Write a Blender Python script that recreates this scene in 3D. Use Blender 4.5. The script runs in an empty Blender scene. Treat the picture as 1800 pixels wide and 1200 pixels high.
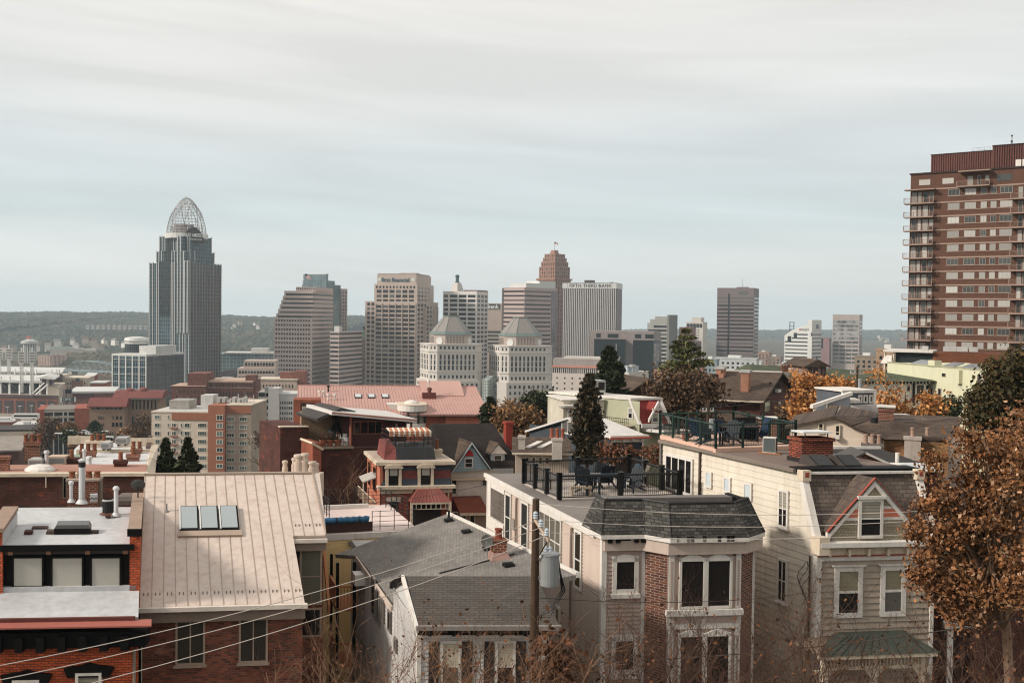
import bpy,math,random
import numpy as np
from mathutils import Vector,Matrix
random.seed(7);RNG=np.random.default_rng(7)
SC=bpy.context.scene;COL=SC.collection
FOC=1850.0;PITCH=math.atan(47/FOC);ROLL=math.atan(.012)
_f=Vector((0,math.cos(PITCH),-math.sin(PITCH)));_u0=Vector((0,math.sin(PITCH),math.cos(PITCH)));_r0=Vector((1,0,0))
_r=_r0*math.cos(ROLL)+_u0*math.sin(ROLL);_u=-_r0*math.sin(ROLL)+_u0*math.cos(ROLL)
cam=bpy.data.objects.new('camera',bpy.data.cameras.new('camera'));COL.objects.link(cam)
cam.matrix_world=Matrix(((_r.x,_u.x,-_f.x,0),(_r.y,_u.y,-_f.y,0),(_r.z,_u.z,-_f.z,0),(0,0,0,1)))
cam.data.sensor_width=36;cam.data.lens=36*FOC/1800;cam.data.clip_end=40000;cam.data.clip_start=.5
SC.camera=cam
def ray(px,py):return _r*((px-900)/FOC)+_u*((600-py)/FOC)+_f
def P(px,py,Y):
 d=ray(px,py);return d*(Y/d.y)
def PZ(px,py,z):
 d=ray(px,py);return d*(z/d.z)
def lin(c):
 return tuple(((x/255)/12.92 if x<=10 else(((x/255)+.055)/1.055)**2.4)for x in c)
MATS={}
class N:
 def __init__(s,name):
  s.m=bpy.data.materials.new(name);s.m.use_nodes=True;s.nt=s.m.node_tree;s.n=s.nt.nodes
  s.b=s.n['Principled BSDF'];s.b.inputs['Specular IOR Level'].default_value=.25
 def add(s,t,**kw):
  x=s.n.new(t)
  for k,v in kw.items():setattr(x,k,v)
  return x
 def ln(s,a,b):s.nt.links.new(a,b)
 def math(s,op,a,b=None,c=None):
  x=s.add('ShaderNodeMath',operation=op)
  for i,v in enumerate((a,b,c)):
   if v is None:continue
   if isinstance(v,(int,float)):x.inputs[i].default_value=v
   else:s.ln(v,x.inputs[i])
  return x.outputs[0]
 def mix(s,f,a,b,bt='MIX'):
  x=s.add('ShaderNodeMix',data_type='RGBA',blend_type=bt)
  for i,v in((0,f),(6,a),(7,b)):
   if isinstance(v,(int,float)):x.inputs[i].default_value=v if i==0 else(v,v,v,1)
   elif isinstance(v,tuple):x.inputs[i].default_value=(*v,1)
   else:s.ln(v,x.inputs[i])
  return x.outputs[2]
 def coords(s,ax='o'):
  tc=s.add('ShaderNodeTexCoord').outputs['Object']
  if ax=='o':return tc
  sp=s.add('ShaderNodeSeparateXYZ');s.ln(tc,sp.inputs[0]);cb=s.add('ShaderNodeCombineXYZ')
  x,y,z=sp.outputs
  a,b={'w':(s.math('ADD',x,y),z),'xz':(x,z),'yz':(y,z),'xy':(x,y),'yx':(y,x)}[ax[:2]if ax!='w' else 'w']
  s.ln(a,cb.inputs[0]);s.ln(b,cb.inputs[1]);return cb.outputs[0]
 def scale(s,vec,sc):
  x=s.add('ShaderNodeVectorMath',operation='MULTIPLY');s.ln(vec,x.inputs[0]);x.inputs[1].default_value=sc;return x.outputs[0]
 def noise(s,vec,sc,det=4,rough=.6):
  x=s.add('ShaderNodeTexNoise');x.inputs['Scale'].default_value=sc;x.inputs['Detail'].default_value=det;x.inputs['Roughness'].default_value=rough
  s.ln(vec,x.inputs['Vector']);return x.outputs['Fac']
 def rng(s,v,a,b,c,d):
  x=s.add('ShaderNodeMapRange');s.ln(v,x.inputs[0])
  for i,q in enumerate((a,b,c,d)):x.inputs[i+1].default_value=q
  return x.outputs[0]
 def bump(s,h,st,dist=.02):
  x=s.add('ShaderNodeBump');x.inputs['Strength'].default_value=st;x.inputs['Distance'].default_value=dist
  s.ln(h,x.inputs['Height']);s.ln(x.outputs[0],s.b.inputs['Normal'])
 def out(s,col,rough=.8,metal=0,spec=None):
  if isinstance(col,tuple):s.b.inputs['Base Color'].default_value=(*col,1)
  else:s.ln(col,s.b.inputs['Base Color'])
  s.b.inputs['Roughness'].default_value=rough;s.b.inputs['Metallic'].default_value=metal
  if spec is not None:s.b.inputs['Specular IOR Level'].default_value=spec
  return s.m
def plain(name,c,rough=.8,var=.18,sc=.6,fine=8.,streak=0.,metal=0,bump=0.,dirt=None,spec=None):
 if name in MATS:return MATS[name]
 n=N(name);o=n.coords();col=lin(c)
 a=n.rng(n.noise(o,sc),.25,.75,1-var,1+var);b=n.rng(n.noise(o,fine,5),.25,.75,1-var*.6,1+var*.6)
 k=n.math('MULTIPLY',n.math('MULTIPLY',a,b),n.rng(n.noise(o,sc*.09,3),.3,.7,1-var*.6,1+var*.6));cc=n.mix(1.,col,k,'MULTIPLY')
 if streak:
  st=n.rng(n.noise(n.scale(o,(3,3,.22)),1.2,5),.45,.72,0,streak)
  cc=n.mix(st,cc,lin(dirt or(95,80,66)))
 if bump:n.bump(n.noise(o,fine*2,6),bump)
 MATS[name]=n.out(cc,rough,metal,spec);return MATS[name]
def brick(name,c1,c2,mort,w=.24,h=.08,ms=.012,ax='w',rough=.9,var=.35,blotch=None,bump=.5,zs=1.):
 if name in MATS:return MATS[name]
 n=N(name);v=n.scale(n.coords(ax),(1,zs,1));o=n.coords()
 t=n.add('ShaderNodeTexBrick');n.ln(v,t.inputs['Vector'])
 t.inputs['Scale'].default_value=1;t.inputs['Brick Width'].default_value=w;t.inputs['Row Height'].default_value=h
 t.inputs['Mortar Size'].default_value=ms;t.inputs['Mortar Smooth'].default_value=.2;t.inputs['Bias'].default_value=0
 for k,c in(('Color1',c1),('Color2',c2),('Mortar',mort)):t.inputs[k].default_value=(*lin(c),1)
 k=n.rng(n.noise(o,.5,6),.28,.72,1-var,1+var)
 cc=n.mix(1.,t.outputs['Color'],k,'MULTIPLY')
 if blotch:cc=n.mix(n.rng(n.noise(n.scale(o,(.6,.6,1.5)),1.1,6,.7),.58,.66,0,.8),cc,lin(blotch))
 inv=n.math('SUBTRACT',1.,t.outputs['Fac']);n.bump(n.math('ADD',inv,n.math('MULTIPLY',n.noise(o,40),.3)),bump,.015)
 MATS[name]=n.out(cc,rough);return MATS[name]
def glass(name,c=(22,26,28),rough=.08,var=.5,spec=.5,warm=None):
 """window glass: dark, glossy, varied from pane to pane"""
 if name in MATS:return MATS[name]
 n=N(name);oi=n.add('ShaderNodeObjectInfo').outputs['Random'];g=n.add('ShaderNodeNewGeometry').outputs['Random Per Island']
 r=n.math('FRACT',n.math('ADD',n.math('MULTIPLY',oi,7.31),g))
 cc=n.mix(1.,lin(c),n.rng(r,0,1,1-var,1+var),'MULTIPLY')
 cc=n.mix(n.rng(r,.80,.82,0,.3),cc,lin((150,146,138)))
 if warm:cc=n.mix(n.rng(r,.72,.74,0,.8),cc,lin(warm))
 MATS[name]=n.out(cc,rough,0,spec);return MATS[name]
def blind(name,c=(150,145,132),gap=.1,dark=.6):
 if name in MATS:return MATS[name]
 n=N(name);sp=n.add('ShaderNodeSeparateXYZ');n.ln(n.coords(),sp.inputs[0])
 f=n.math('FRACT',n.math('DIVIDE',sp.outputs[2],gap));k=n.rng(f,.15,.4,dark,1.)
 MATS[name]=n.out(n.mix(1.,lin(c),k,'MULTIPLY'),.25,0,.5);return MATS[name]
def curtainwall(name,g1,g2,frame,w,h,fr=.06,ax='w',rough=.12,spec=.35,refl=None):
 """glass panel wall: panes w x h (m) with thin frames, spandrel tone g2"""
 if name in MATS:return MATS[name]
 n=N(name);v=n.coords(ax);t=n.add('ShaderNodeTexBrick',offset=0.0);n.ln(v,t.inputs['Vector'])
 t.inputs['Scale'].default_value=1;t.inputs['Brick Width'].default_value=w;t.inputs['Row Height'].default_value=h
 t.inputs['Mortar Size'].default_value=fr*min(w,h);t.inputs['Mortar Smooth'].default_value=0
 for k,c in(('Color1',g1),('Color2',g2),('Mortar',frame)):t.inputs[k].default_value=(*lin(c),1)
 o=n.coords();cc=n.mix(1.,t.outputs['Color'],n.rng(n.noise(n.scale(o,(1,1,.6)),.06,3),.3,.7,.7,1.3),'MULTIPLY')
 n.out(cc,rough,0,spec);n.ln(n.rng(t.outputs['Fac'],0,1,rough,.6),n.b.inputs['Roughness']);MATS[name]=n.m;return n.m
def leafmat(name,cols,rough=.7):
 if name in MATS:return MATS[name]
 n=N(name);g=n.add('ShaderNodeNewGeometry').outputs['Random Per Island'];r=n.add('ShaderNodeValToRGB');n.ln(g,r.inputs[0])
 e=r.color_ramp.elements
 while len(e)<len(cols):e.new(.5)
 for i,c in enumerate(cols):e[i].position=i/max(1,len(cols)-1);e[i].color=(*lin(c),1)
 n.out(r.outputs[0],rough,0,.2)
 MATS[name]=n.m;return n.m
def tag(o,label=None,cat=None,group=None,kind=None):
 for k,v in(('label',label),('category',cat),('group',group),('kind',kind)):
  if v:o[k]=v
 return o
class MB:
 def __init__(s):s.v=[];s.f=[]
 def poly(s,pts):
  i=len(s.v);s.v+=[tuple(p)for p in pts];s.f.append(tuple(range(i,i+len(pts))));return s
 def hexa(s,p):
  i=len(s.v);s.v+=[tuple(q)for q in p]
  for a in((0,3,2,1),(4,5,6,7),(0,1,5,4),(1,2,6,5),(2,3,7,6),(3,0,4,7)):s.f.append(tuple(i+k for k in a))
  return s
 def box(s,x0,x1,y0,y1,z0,z1):
  return s.hexa([(x0,y0,z0),(x1,y0,z0),(x1,y1,z0),(x0,y1,z0),(x0,y0,z1),(x1,y0,z1),(x1,y1,z1),(x0,y1,z1)])
 def prism(s,a,b):
  n=len(a);i=len(s.v);s.v+=[tuple(p)for p in a]+[tuple(p)for p in b]
  s.f.append(tuple(range(i+n-1,i-1,-1)));s.f.append(tuple(range(i+n,i+2*n)))
  for k in range(n):m=(k+1)%n;s.f.append((i+k,i+m,i+n+m,i+n+k))
  return s
 def prz(s,pl,z0,z1):return s.prism([(x,y,z0)for x,y in pl],[(x,y,z1)for x,y in pl])
 def prx(s,pl,x0,x1):return s.prism([(x0,y,z)for y,z in pl],[(x1,y,z)for y,z in pl])
 def pry(s,pl,y0,y1):return s.prism([(x,y0,z)for x,z in pl],[(x,y1,z)for x,z in pl])
 def slab(s,pts,t=.15):
  p=[Vector(q)for q in pts];n=(p[1]-p[0]).cross(p[2]-p[0]).normalized()
  if n.z<0:n=-n
  return s.prism([q-n*t for q in p],p)
 def cyl(s,x,y,z0,z1,r,r2=None,n=12):
  r2=r if r2 is None else r2
  c=[(math.cos(2*math.pi*k/n),math.sin(2*math.pi*k/n))for k in range(n)]
  return s.prism([(x+r*a,y+r*b,z0)for a,b in c],[(x+r2*a,y+r2*b,z1)for a,b in c])
 def lathe(s,x,y,prof,n=14):
  for(r0,z0),(r1,z1)in zip(prof,prof[1:]):s.cyl(x,y,z0,z1,max(r0,.001),max(r1,.001),n)
  return s
 def tube(s,pts,r,n=5,r1=None):
  pts=[Vector(p)for p in pts];r1=r if r1 is None else r1;rings=[];m=len(pts)
  for k,p in enumerate(pts):
   d=(pts[min(k+1,m-1)]-pts[max(k-1,0)]).normalized();a=d.cross(Vector((0,0,1))if abs(d.z)<.9 else Vector((1,0,0))).normalized();b=d.cross(a)
   rr=r+(r1-r)*k/max(1,m-1);i=len(s.v);rings.append(i)
   s.v+=[tuple(p+a*(rr*math.cos(2*math.pi*j/n))+b*(rr*math.sin(2*math.pi*j/n)))for j in range(n)]
  for i,j in zip(rings,rings[1:]):
   for k in range(n):q=(k+1)%n;s.f.append((i+k,i+q,j+q,j+k))
  s.f.append(tuple(range(rings[0],rings[0]+n)));s.f.append(tuple(range(rings[-1]+n-1,rings[-1]-1,-1)));return s
 def build(s,name,mat,parent=None,k=0.,smooth=False):
  me=bpy.data.meshes.new(name)
  vs=[(x+k*y,y,z)for x,y,z in s.v]if k else s.v
  me.from_pydata(vs,[],s.f);me.materials.append(mat)
  if smooth:me.polygons.foreach_set('use_smooth',[True]*len(me.polygons))
  o=bpy.data.objects.new(name,me);COL.objects.link(o)
  if parent is not None:o.parent=parent
  return o
def empty(name,loc,label,cat,group=None,rz=0):
 o=bpy.data.objects.new(name,None);COL.objects.link(o);o.location=loc;o.rotation_euler=(0,0,rz);o.empty_display_size=.3
 return tag(o,label,cat,group)
def copy_tree(o,parent=None):
 c=o.copy();COL.objects.link(c);c.parent=parent
 for ch in list(o.children):copy_tree(ch,c)
 return c
class Face:
 """vertical face of a frame from plan point p0 to p1 (seen from outside, left to right)"""
 def __init__(s,F,p0,p1):
  s.F=F;s.p=Vector((*p0,0));q=Vector((*p1,0));s.L=(q-s.p).length;s.e=(q-s.p)/s.L
  x=Vector((s.e.x+F.k*s.e.y,s.e.y,0)).normalized();n=Vector((x.y,-x.x,0))
  s.n=Vector((n.x-F.k*n.y,n.y,0));s.ang=math.atan2(x.y,x.x);s.g=s.e.length
 def pt(s,a,z,d=0):q=s.p+s.e*a+s.n*d;return(q.x,q.y,z)
 def px(s,px,py):
  o,d=s.F.ray(px,py);n=Vector((s.e.y,-s.e.x,0));t=(s.p-o).dot(n)/d.dot(n);q=o+d*t
  return(q-s.p).dot(s.e),q.z
 def rect(s,x0,y0,x1,y1):
  """pixel corners -> a0, a1, z0, z1"""
  a0,z1=s.px(x0,(y0+y1)/2)[0],s.px((x0+x1)/2,y0)[1];a1,z0=s.px(x1,(y0+y1)/2)[0],s.px((x0+x1)/2,y1)[1]
  return a0,a1,z0,z1
 def box(s,mb,a0,a1,z0,z1,d0=0.,d1=.1):
  c=[(a0,d1),(a1,d1),(a1,d0),(a0,d0)]
  return mb.hexa([s.pt(a,z0,d)for a,d in c]+[s.pt(a,z1,d)for a,d in c])
class Fr:
 """a thing with a (sheared) local frame: u along the front, v away from the viewer, z up"""
 def __init__(s,name,label,cat,A,B,zb,C=None,group=None,cb=False):
  a=P(*A);b=P(*B);s.a=a;s.zb=zb;d=b-a;s.W=math.hypot(d.x,d.y);s.yaw=math.atan2(d.y,d.x)
  s.o=empty(name,(a.x,a.y,zb),label,cat,group,s.yaw);s.k=0.
  s.za=a.z-zb;s.zB=b.z-zb;s.rot=Matrix.Rotation(-s.yaw,3,'Z');s.org=Vector((a.x,a.y,zb));s.D=12.
  if C:
   c=s.rot@(P(*C)-(b if cb else a));s.k=c.x/c.y;s.D=c.y
  s.nw=0;s.rest={};FRS.append(s)
 def ray(s,px,py):
  o=s.rot@(-s.org);d=s.rot@ray(px,py);sh=lambda q:Vector((q.x-s.k*q.y,q.y,q.z));return sh(o),sh(d)
 def loc(s,w):
  q=s.rot@(Vector(w)-s.org);return Vector((q.x-s.k*q.y,q.y,q.z))
 def L(s,px,py,Y):return s.loc(P(px,py,Y))
 def top(s,px,py,z):
  o,d=s.ray(px,py);t=(z-o.z)/d.z;q=o+d*t;return q.x,q.y
 def slope(s,px,py,a,bu,bv):
  o,d=s.ray(px,py);t=(a+bu*o.x+bv*o.y-o.z)/(d.z-bu*d.x-bv*d.y);return o+d*t
 def front(s,v=0,u0=0,u1=None):return Face(s,(u0,v),(s.W if u1 is None else u1,v))
 def left(s,u=0,v0=0,v1=None):return Face(s,(u,s.D if v1 is None else v1),(u,v0))
 def right(s,u=None,v0=0,v1=None):u=s.W if u is None else u;return Face(s,(u,v0),(u,s.D if v1 is None else v1))
 def part(s,mb,name,mat,parent=None,smooth=False,label=None):
  o=mb.build(name,mat,parent or s.o,s.k,smooth)
  if label:o['label']=label
  return o
 def box(s,name,mat,*b,parent=None):return s.part(MB().box(*b),name,mat,parent)
 def grid(s,fc,a0,a1,na,z0,z1,nz,fw,fh,mat,name='window',d=.12,cap=100,skip=None):
  """na x nz windows as objects of their own (past the cap: one stuff part)"""
  pw=(a1-a0)/na;ph=(z1-z0)/nz;w=pw*fw;h=ph*fh
  me=None
  for j in range(nz-1,-1,-1):
   for i in range(na):
    if skip and skip(i,j):continue
    ac=a0+pw*(i+.5);zc=z0+ph*(j+.5)
    if s.nw<cap:
     if me is None:
      t=MB().box(-w/2,w/2,-d,d,-h/2,h/2);me=bpy.data.meshes.new(name);me.from_pydata(t.v,[],t.f);me.materials.append(mat)
     o=bpy.data.objects.new(name,me);COL.objects.link(o);o.parent=s.o
     x,y,z=fc.pt(ac,zc);o.location=(x+s.k*y,y,z);o.rotation_euler=(0,0,fc.ang);s.nw+=1
    else:
     fc.box(s.rest.setdefault(mat.name,MB()),ac-w/2,ac+w/2,zc-h/2,zc+h/2,-d,d)
 def bands(s,fc,a0,a1,z0,z1,nz,fh,mat,name='window_band',d=.12):
  ph=(z1-z0)/nz
  for j in range(nz):
   zc=z0+ph*(j+.5);s.part(fc.box(MB(),a0,a1,zc-ph*fh/2,zc+ph*fh/2,-d,d),name,mat)
 def finish(s):
  for m,mb in s.rest.items():
   o=s.part(mb,'small_window',MATS[m]);o['kind']='stuff'
FRS=[]
def tower(name,label,cat,L,Cn,R,ytop,Y,th,zb=-97,group=None,D=40):
 """two-faced tower: near corner at pixel Cn, left face to L, right face to R; th = turn of the left face (deg)"""
 t=math.radians(th)+math.atan((Cn-900)/FOC);xl=(L-900)/FOC;w=((Cn-900)/FOC*Y-xl*Y)/(math.cos(t)+xl*math.sin(t))
 c=P(Cn,ytop,Y);a=(c.x-w*math.cos(t),c.y+w*math.sin(t))
 F=Fr.__new__(Fr);F.W=w;F.yaw=-t;F.zb=zb;F.org=Vector((a[0],a[1],zb));F.k=0.;F.o=empty(name,F.org,label,cat,group,-t)
 F.rot=Matrix.Rotation(t,3,'Z');F.za=c.z-zb;F.H=F.za;F.nw=0;F.rest={};F.D=D
 if R>Cn:
  o,d=F.ray(R,ytop+20);q=(F.W-o.x)/d.x;F.D=min(140,(o+d*q).y)
 FRS.append(F);return F
def text(F,fc,s,a,z,h,mat,name='lettering',parent=None,d=.2,sx=1.,bold=0.,track=1.):
 cu=bpy.data.curves.new('t','FONT');cu.body=s;cu.align_x='CENTER';cu.align_y='CENTER';cu.size=h*1.4;cu.extrude=.06;cu.offset=bold;cu.space_character=track
 t=bpy.data.objects.new('t',cu);COL.objects.link(t);dg=bpy.context.evaluated_depsgraph_get();me=bpy.data.meshes.new_from_object(t.evaluated_get(dg))
 bpy.data.objects.remove(t);me.materials.clear();me.materials.append(mat);o=bpy.data.objects.new(name,me);COL.objects.link(o);o.parent=parent or F.o
 x,y,zz=fc.pt(a,z,d);o.location=(x+F.k*y,y,zz);o.rotation_euler=(math.pi/2,0,fc.ang);o.scale=(sx,1,1);return o
def siding(mb,fc,a0,a1,z0,z1,pitch=.14,out=.03,d=0.):
 z=z0
 while z<z1-1e-3:
  t=min(z+pitch,z1)
  p=[fc.pt(a0,z,d+out),fc.pt(a1,z,d+out),fc.pt(a1,t,d+.004),fc.pt(a0,t,d+.004)];mb.poly(p)
  mb.poly([fc.pt(a0,z,d),fc.pt(a1,z,d),p[1],p[0]]);z=t
 return mb
def win(F,fc,rect,frame,pane,fw=.1,sill=.0,mull=0,rail=False,proud=.075,hood=0.,arch=0.,name='window',label=None,parent=None,rec=0.):
 """framed window: frame (part) > pane, sill (sub-parts)"""
 a0,a1,z0,z1=rect;m=MB();g=proud*.7
 fc.box(m,a0,a0+fw,z0,z1,0,proud);fc.box(m,a1-fw,a1,z0,z1,0,proud);fc.box(m,a0+fw,a1-fw,z0,z0+fw,0,proud)
 if not arch:fc.box(m,a0+fw,a1-fw,z1-fw,z1,0,proud)
 else:
  n=8;w=(a1-a0)/2
  for k in range(n):
   t0,t1=k/n,(k+1)/n;f=lambda t:z1-fw*1.2+arch*math.sin(math.pi*t)
   A0,A1=a0+(a1-a0)*t0,a0+(a1-a0)*t1
   lo=z1-fw*1.2
   c=[(A0,lo,f(t0)),(A1,lo,f(t1))]
   m.hexa([fc.pt(A0,lo-.001 if 0<k else lo,proud),fc.pt(A1,lo,proud),fc.pt(A1,lo,0),fc.pt(A0,lo,0),fc.pt(A0,f(t0)+fw*.7,proud),fc.pt(A1,f(t1)+fw*.7,proud),fc.pt(A1,f(t1)+fw*.7,0),fc.pt(A0,f(t0)+fw*.7,0)])
 for k in range(mull):
  a=a0+(a1-a0)*(k+1)/(mull+1);fc.box(m,a-fw*.3,a+fw*.3,z0+fw,z1-fw,0,proud*.9)
 if rail:
  zc=(z0+z1)/2;fc.box(m,a0+fw,a1-fw,zc-fw*.25,zc+fw*.25,0,proud*.75)
 if hood:fc.box(m,a0-fw*.5,a1+fw*.5,z1,z1+hood,0,proud+.06)
 o=F.part(m,name,frame,parent,label=label)
 top=z1-fw if not arch else z1-fw*1.2
 pn=F.part(fc.box(MB(),a0+fw,a1-fw,z0+fw,top,0,g),'pane',pane,o)
 if isinstance(rail,str):
  F.part(fc.box(MB(),a0+fw,a1-fw,z0+fw,(z0+z1)/2-fw*.25,g,g+.006),'lower_sash',MATS[rail],o)
 if sill:F.part(fc.box(MB(),a0-.06,a1+.06,z0-sill,z0,0,proud+.07),'sill',frame,o)
 return o
SUN=Vector((-.80,-.24,.50)).normalized()
sl=bpy.data.lights.new('sun','SUN');sl.energy=2.8;sl.angle=math.radians(8);sl.color=(1,.93,.84)
so=bpy.data.objects.new('sun',sl);COL.objects.link(so);so.rotation_euler=(-SUN).to_track_quat('-Z','Y').to_euler()
W=bpy.data.worlds.new('World');SC.world=W;W.use_nodes=True;nt=W.node_tree;nn=nt.nodes
bg=nn['Background'];sky=nn.new('ShaderNodeTexSky');sky.sky_type='NISHITA';sky.sun_disc=False
sky.sun_elevation=math.asin(SUN.z);sky.sun_rotation=math.atan2(SUN.x,SUN.y)
def wn(t,**k):
 x=nn.new(t)
 for a,b in k.items():setattr(x,a,b)
 return x
def wm(op,a,b=None):
 x=wn('ShaderNodeMath',operation=op)
 for i,v in enumerate((a,b)):
  if v is None:continue
  if isinstance(v,(int,float)):x.inputs[i].default_value=v
  else:nt.links.new(v,x.inputs[i])
 return x.outputs[0]
tc=wn('ShaderNodeTexCoord');sp=wn('ShaderNodeSeparateXYZ');nt.links.new(tc.outputs['Generated'],sp.inputs[0])
X,Y_,Z=sp.outputs
az=wm('ARCTAN2',X,Y_);el=wm('ARCSINE',Z)
cb=wn('ShaderNodeCombineXYZ');nt.links.new(wm('MULTIPLY',az,2.2),cb.inputs[0]);nt.links.new(wm('MULTIPLY',wm('ADD',el,wm('MULTIPLY',az,.06)),25.),cb.inputs[1])
n1=wn('ShaderNodeTexNoise');n1.inputs['Scale'].default_value=1.;n1.inputs['Detail'].default_value=8;n1.inputs['Roughness'].default_value=.5;n1.inputs['Distortion'].default_value=.5;nt.links.new(cb.outputs[0],n1.inputs['Vector'])
cb2=wn('ShaderNodeCombineXYZ');nt.links.new(wm('MULTIPLY',az,1.4),cb2.inputs[0]);nt.links.new(wm('MULTIPLY',wm('ADD',el,wm('MULTIPLY',az,.05)),6.),cb2.inputs[1]);cb2.inputs[2].default_value=3.3
n2=wn('ShaderNodeTexNoise');n2.inputs['Scale'].default_value=1.;n2.inputs['Detail'].default_value=6;nt.links.new(cb2.outputs[0],n2.inputs['Vector'])
cr=wn('ShaderNodeValToRGB');e=cr.color_ramp.elements
SKYR=[(0.0,(233,234,230)),(.17,(228,231,229)),(.34,(208,218,219)),(.5,(211,217,218)),(.70,(222,223,220)),(1.,(230,227,222))]
while len(e)<len(SKYR):e.new(.5)
for i,(p,c)in enumerate(SKYR):e[i].position=p;e[i].color=(*lin(c),1)
hh=wm('ADD',wm('DIVIDE',el,.30),wm('MULTIPLY',wm('SUBTRACT',n2.outputs['Fac'],.5),.62));nt.links.new(hh,cr.inputs[0])
st=wn('ShaderNodeMapRange');st.inputs[1].default_value=.38;st.inputs[2].default_value=.68;st.inputs[3].default_value=.92;st.inputs[4].default_value=1.07;nt.links.new(n1.outputs['Fac'],st.inputs[0])
sm=wn('ShaderNodeMix',data_type='RGBA',blend_type='MULTIPLY');sm.inputs[0].default_value=1;nt.links.new(cr.outputs[0],sm.inputs[6]);nt.links.new(st.outputs[0],sm.inputs[7])
cl=wn('ShaderNodeVectorMath',operation='SCALE');cl.inputs[3].default_value=7.9;nt.links.new(sm.outputs[2],cl.inputs[0])
mx=wn('ShaderNodeMix',data_type='RGBA');mx.inputs[0].default_value=.94;nt.links.new(sky.outputs[0],mx.inputs[6]);nt.links.new(cl.outputs[0],mx.inputs[7])
nt.links.new(mx.outputs[2],bg.inputs[0]);bg.inputs[1].default_value=.1
vs=SC.view_settings;vs.view_transform='Standard';vs.look='None';vs.exposure=.53;vs.gamma=1;vs.use_curve_mapping=False
SC.cycles.use_denoising=True;SC.cycles.filter_width=1.15;SC.cycles.max_bounces=5;SC.cycles.diffuse_bounces=3;SC.cycles.glossy_bounces=2;SC.cycles.transmission_bounces=2;SC.cycles.volume_bounces=0;SC.cycles.transparent_max_bounces=4
def make_haze():
 hm=bpy.data.materials.new('haze');hm.use_nodes=True;h=hm.node_tree;h.nodes.remove(h.nodes['Principled BSDF'])
 pv=h.nodes.new('ShaderNodeVolumePrincipled');pv.inputs['Color'].default_value=(.70,.83,.90,1);pv.inputs['Density'].default_value=.00011;pv.inputs['Anisotropy'].default_value=0.1
 h.links.new(pv.outputs[0],h.nodes['Material Output'].inputs['Volume'])
 o=MB().box(-7000,7000,-60,12000,-135,180).build('haze',hm);tag(o,'pale haze','haze',kind='stuff');o.display_type='WIRE'
def lerp(x,pts):
 if x<=pts[0][0]:return pts[0][1]
 for(a,b),(c,d)in zip(pts,pts[1:]):
  if x<=c:return b+(d-b)*(x-a)/(c-a)
 return pts[-1][1]
def gz(x,y):
 l=lerp(y,[(-60,-3),(6,-8),(22,-17),(40,-19),(75,-20),(130,-26),(200,-44),(330,-68),(520,-88),(900,-97),(1430,-99),(1490,-118),(1900,-118),(2000,-108),(3000,-104),(12000,-104)])
 r=lerp(y,[(-60,-3),(6,-8),(22,-17),(40,-18),(75,-19.5),(130,-21),(260,-26),(420,-70),(600,-95),(12000,-100)])
 t=max(0,min(1,(x/max(y,20)+.02)/.22));t=t*t*(3-2*t)
 return l+(r-l)*t
def terrain():
 xs=sorted(set([-6500,-4500,-3200,-2400,-1800]+list(range(-1500,-200,100))+list(range(-200,201,8))+list(range(200,1500,100))+[1500,1800,2400,3200,4500,6500]))
 ys=[-60,-30,-10]+list(range(0,160,5))+list(range(160,600,20))+list(range(600,2100,75))+[2400,3000,4000,5200,6250]
 m=MB();m.v=[(x,y,gz(x,y)+random.uniform(-.15,.15)*(1 if y<400 else 2))for y in ys for x in xs];n=len(xs)
 m.f=[(j*n+i,j*n+i+1,(j+1)*n+i+1,(j+1)*n+i)for j in range(len(ys)-1)for i in range(n-1)]
 k=N('ground');o=k.coords();a=k.noise(o,.05,6,.65);b=k.noise(o,1.2,5)
 c=k.mix(k.rng(a,.4,.6,0,1),lin((78,72,66)),lin((86,78,58)));c=k.mix(1.,c,k.rng(b,.3,.7,.6,1.3),'MULTIPLY')
 MATS['ground']=k.out(c,.95)
 tag(m.build('ground',MATS['ground']),'ground',kind='structure')
terrain()
def wood(name,pxs,Y0,Y1,crest,foot,seed,cols,step=6.,bump=17.):
 """wooded ridge: heightfield whose crest is read off the skyline (pixel, pixel)"""
 rg=np.random.default_rng(seed);a=P(pxs[0],560,Y1).x;b=P(pxs[1],560,Y1).x
 nx=int((b-a)/step);ny=int((Y1-Y0)/(step*2.2));m=MB();M_=200
 th=rg.random((M_,M_))
 for j in range(ny+9):
  t=min(1,j/ny);y=Y0+(Y1-Y0)*j/ny
  for i in range(nx+1):
   x=a+(b-a)*i/nx;px=900+FOC*x/Y1
   zc=P(px,lerp(px,crest),Y1).z;s=t**.8
   z=foot+(zc-foot)*(s*s*(3-2*s)if t<1 else 1)
   tall=bump*(.25+.75*th[(j*7)%M_,i%M_]*th[(j*3+11)%M_,(i//5)%M_]**.5)
   m.v.append((x+rg.uniform(-2,2),y,z+(tall if j else 0)-(0 if j<=ny else(j-ny)*14)))
 w=nx+1;m.f=[(j*w+i,j*w+i+1,(j+1)*w+i+1,(j+1)*w+i)for j in range(ny+8)for i in range(nx)]
 k=N(name);o=k.coords();v=k.noise(o,.03,5,.75);f=k.noise(o,.008,4)
 v2=k.noise(k.scale(o,(1,.45,1)),.011,8,.8)
 v=k.math('ADD',k.math('MULTIPLY',v,.5),k.math('MULTIPLY',v2,.5));c=k.mix(k.rng(v,.40,.60,0,1),lin(cols[0]),lin(cols[1]));c=k.mix(k.rng(f,.5,.66,0,.8),c,lin(cols[2]))
 MATS[name]=k.out(c,.95)
 return tag(m.build(name,MATS[name]),name.replace('_',' '),kind='structure')
HC=((44,54,44),(74,74,60),(94,80,62))
wood('wooded_hillside',(-150,300),2200,4700,[(-150,553),(0,555),(30,553),(60,555),(120,552),(190,556),(235,552),(270,555),(300,556)],-104,3,HC)
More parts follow.
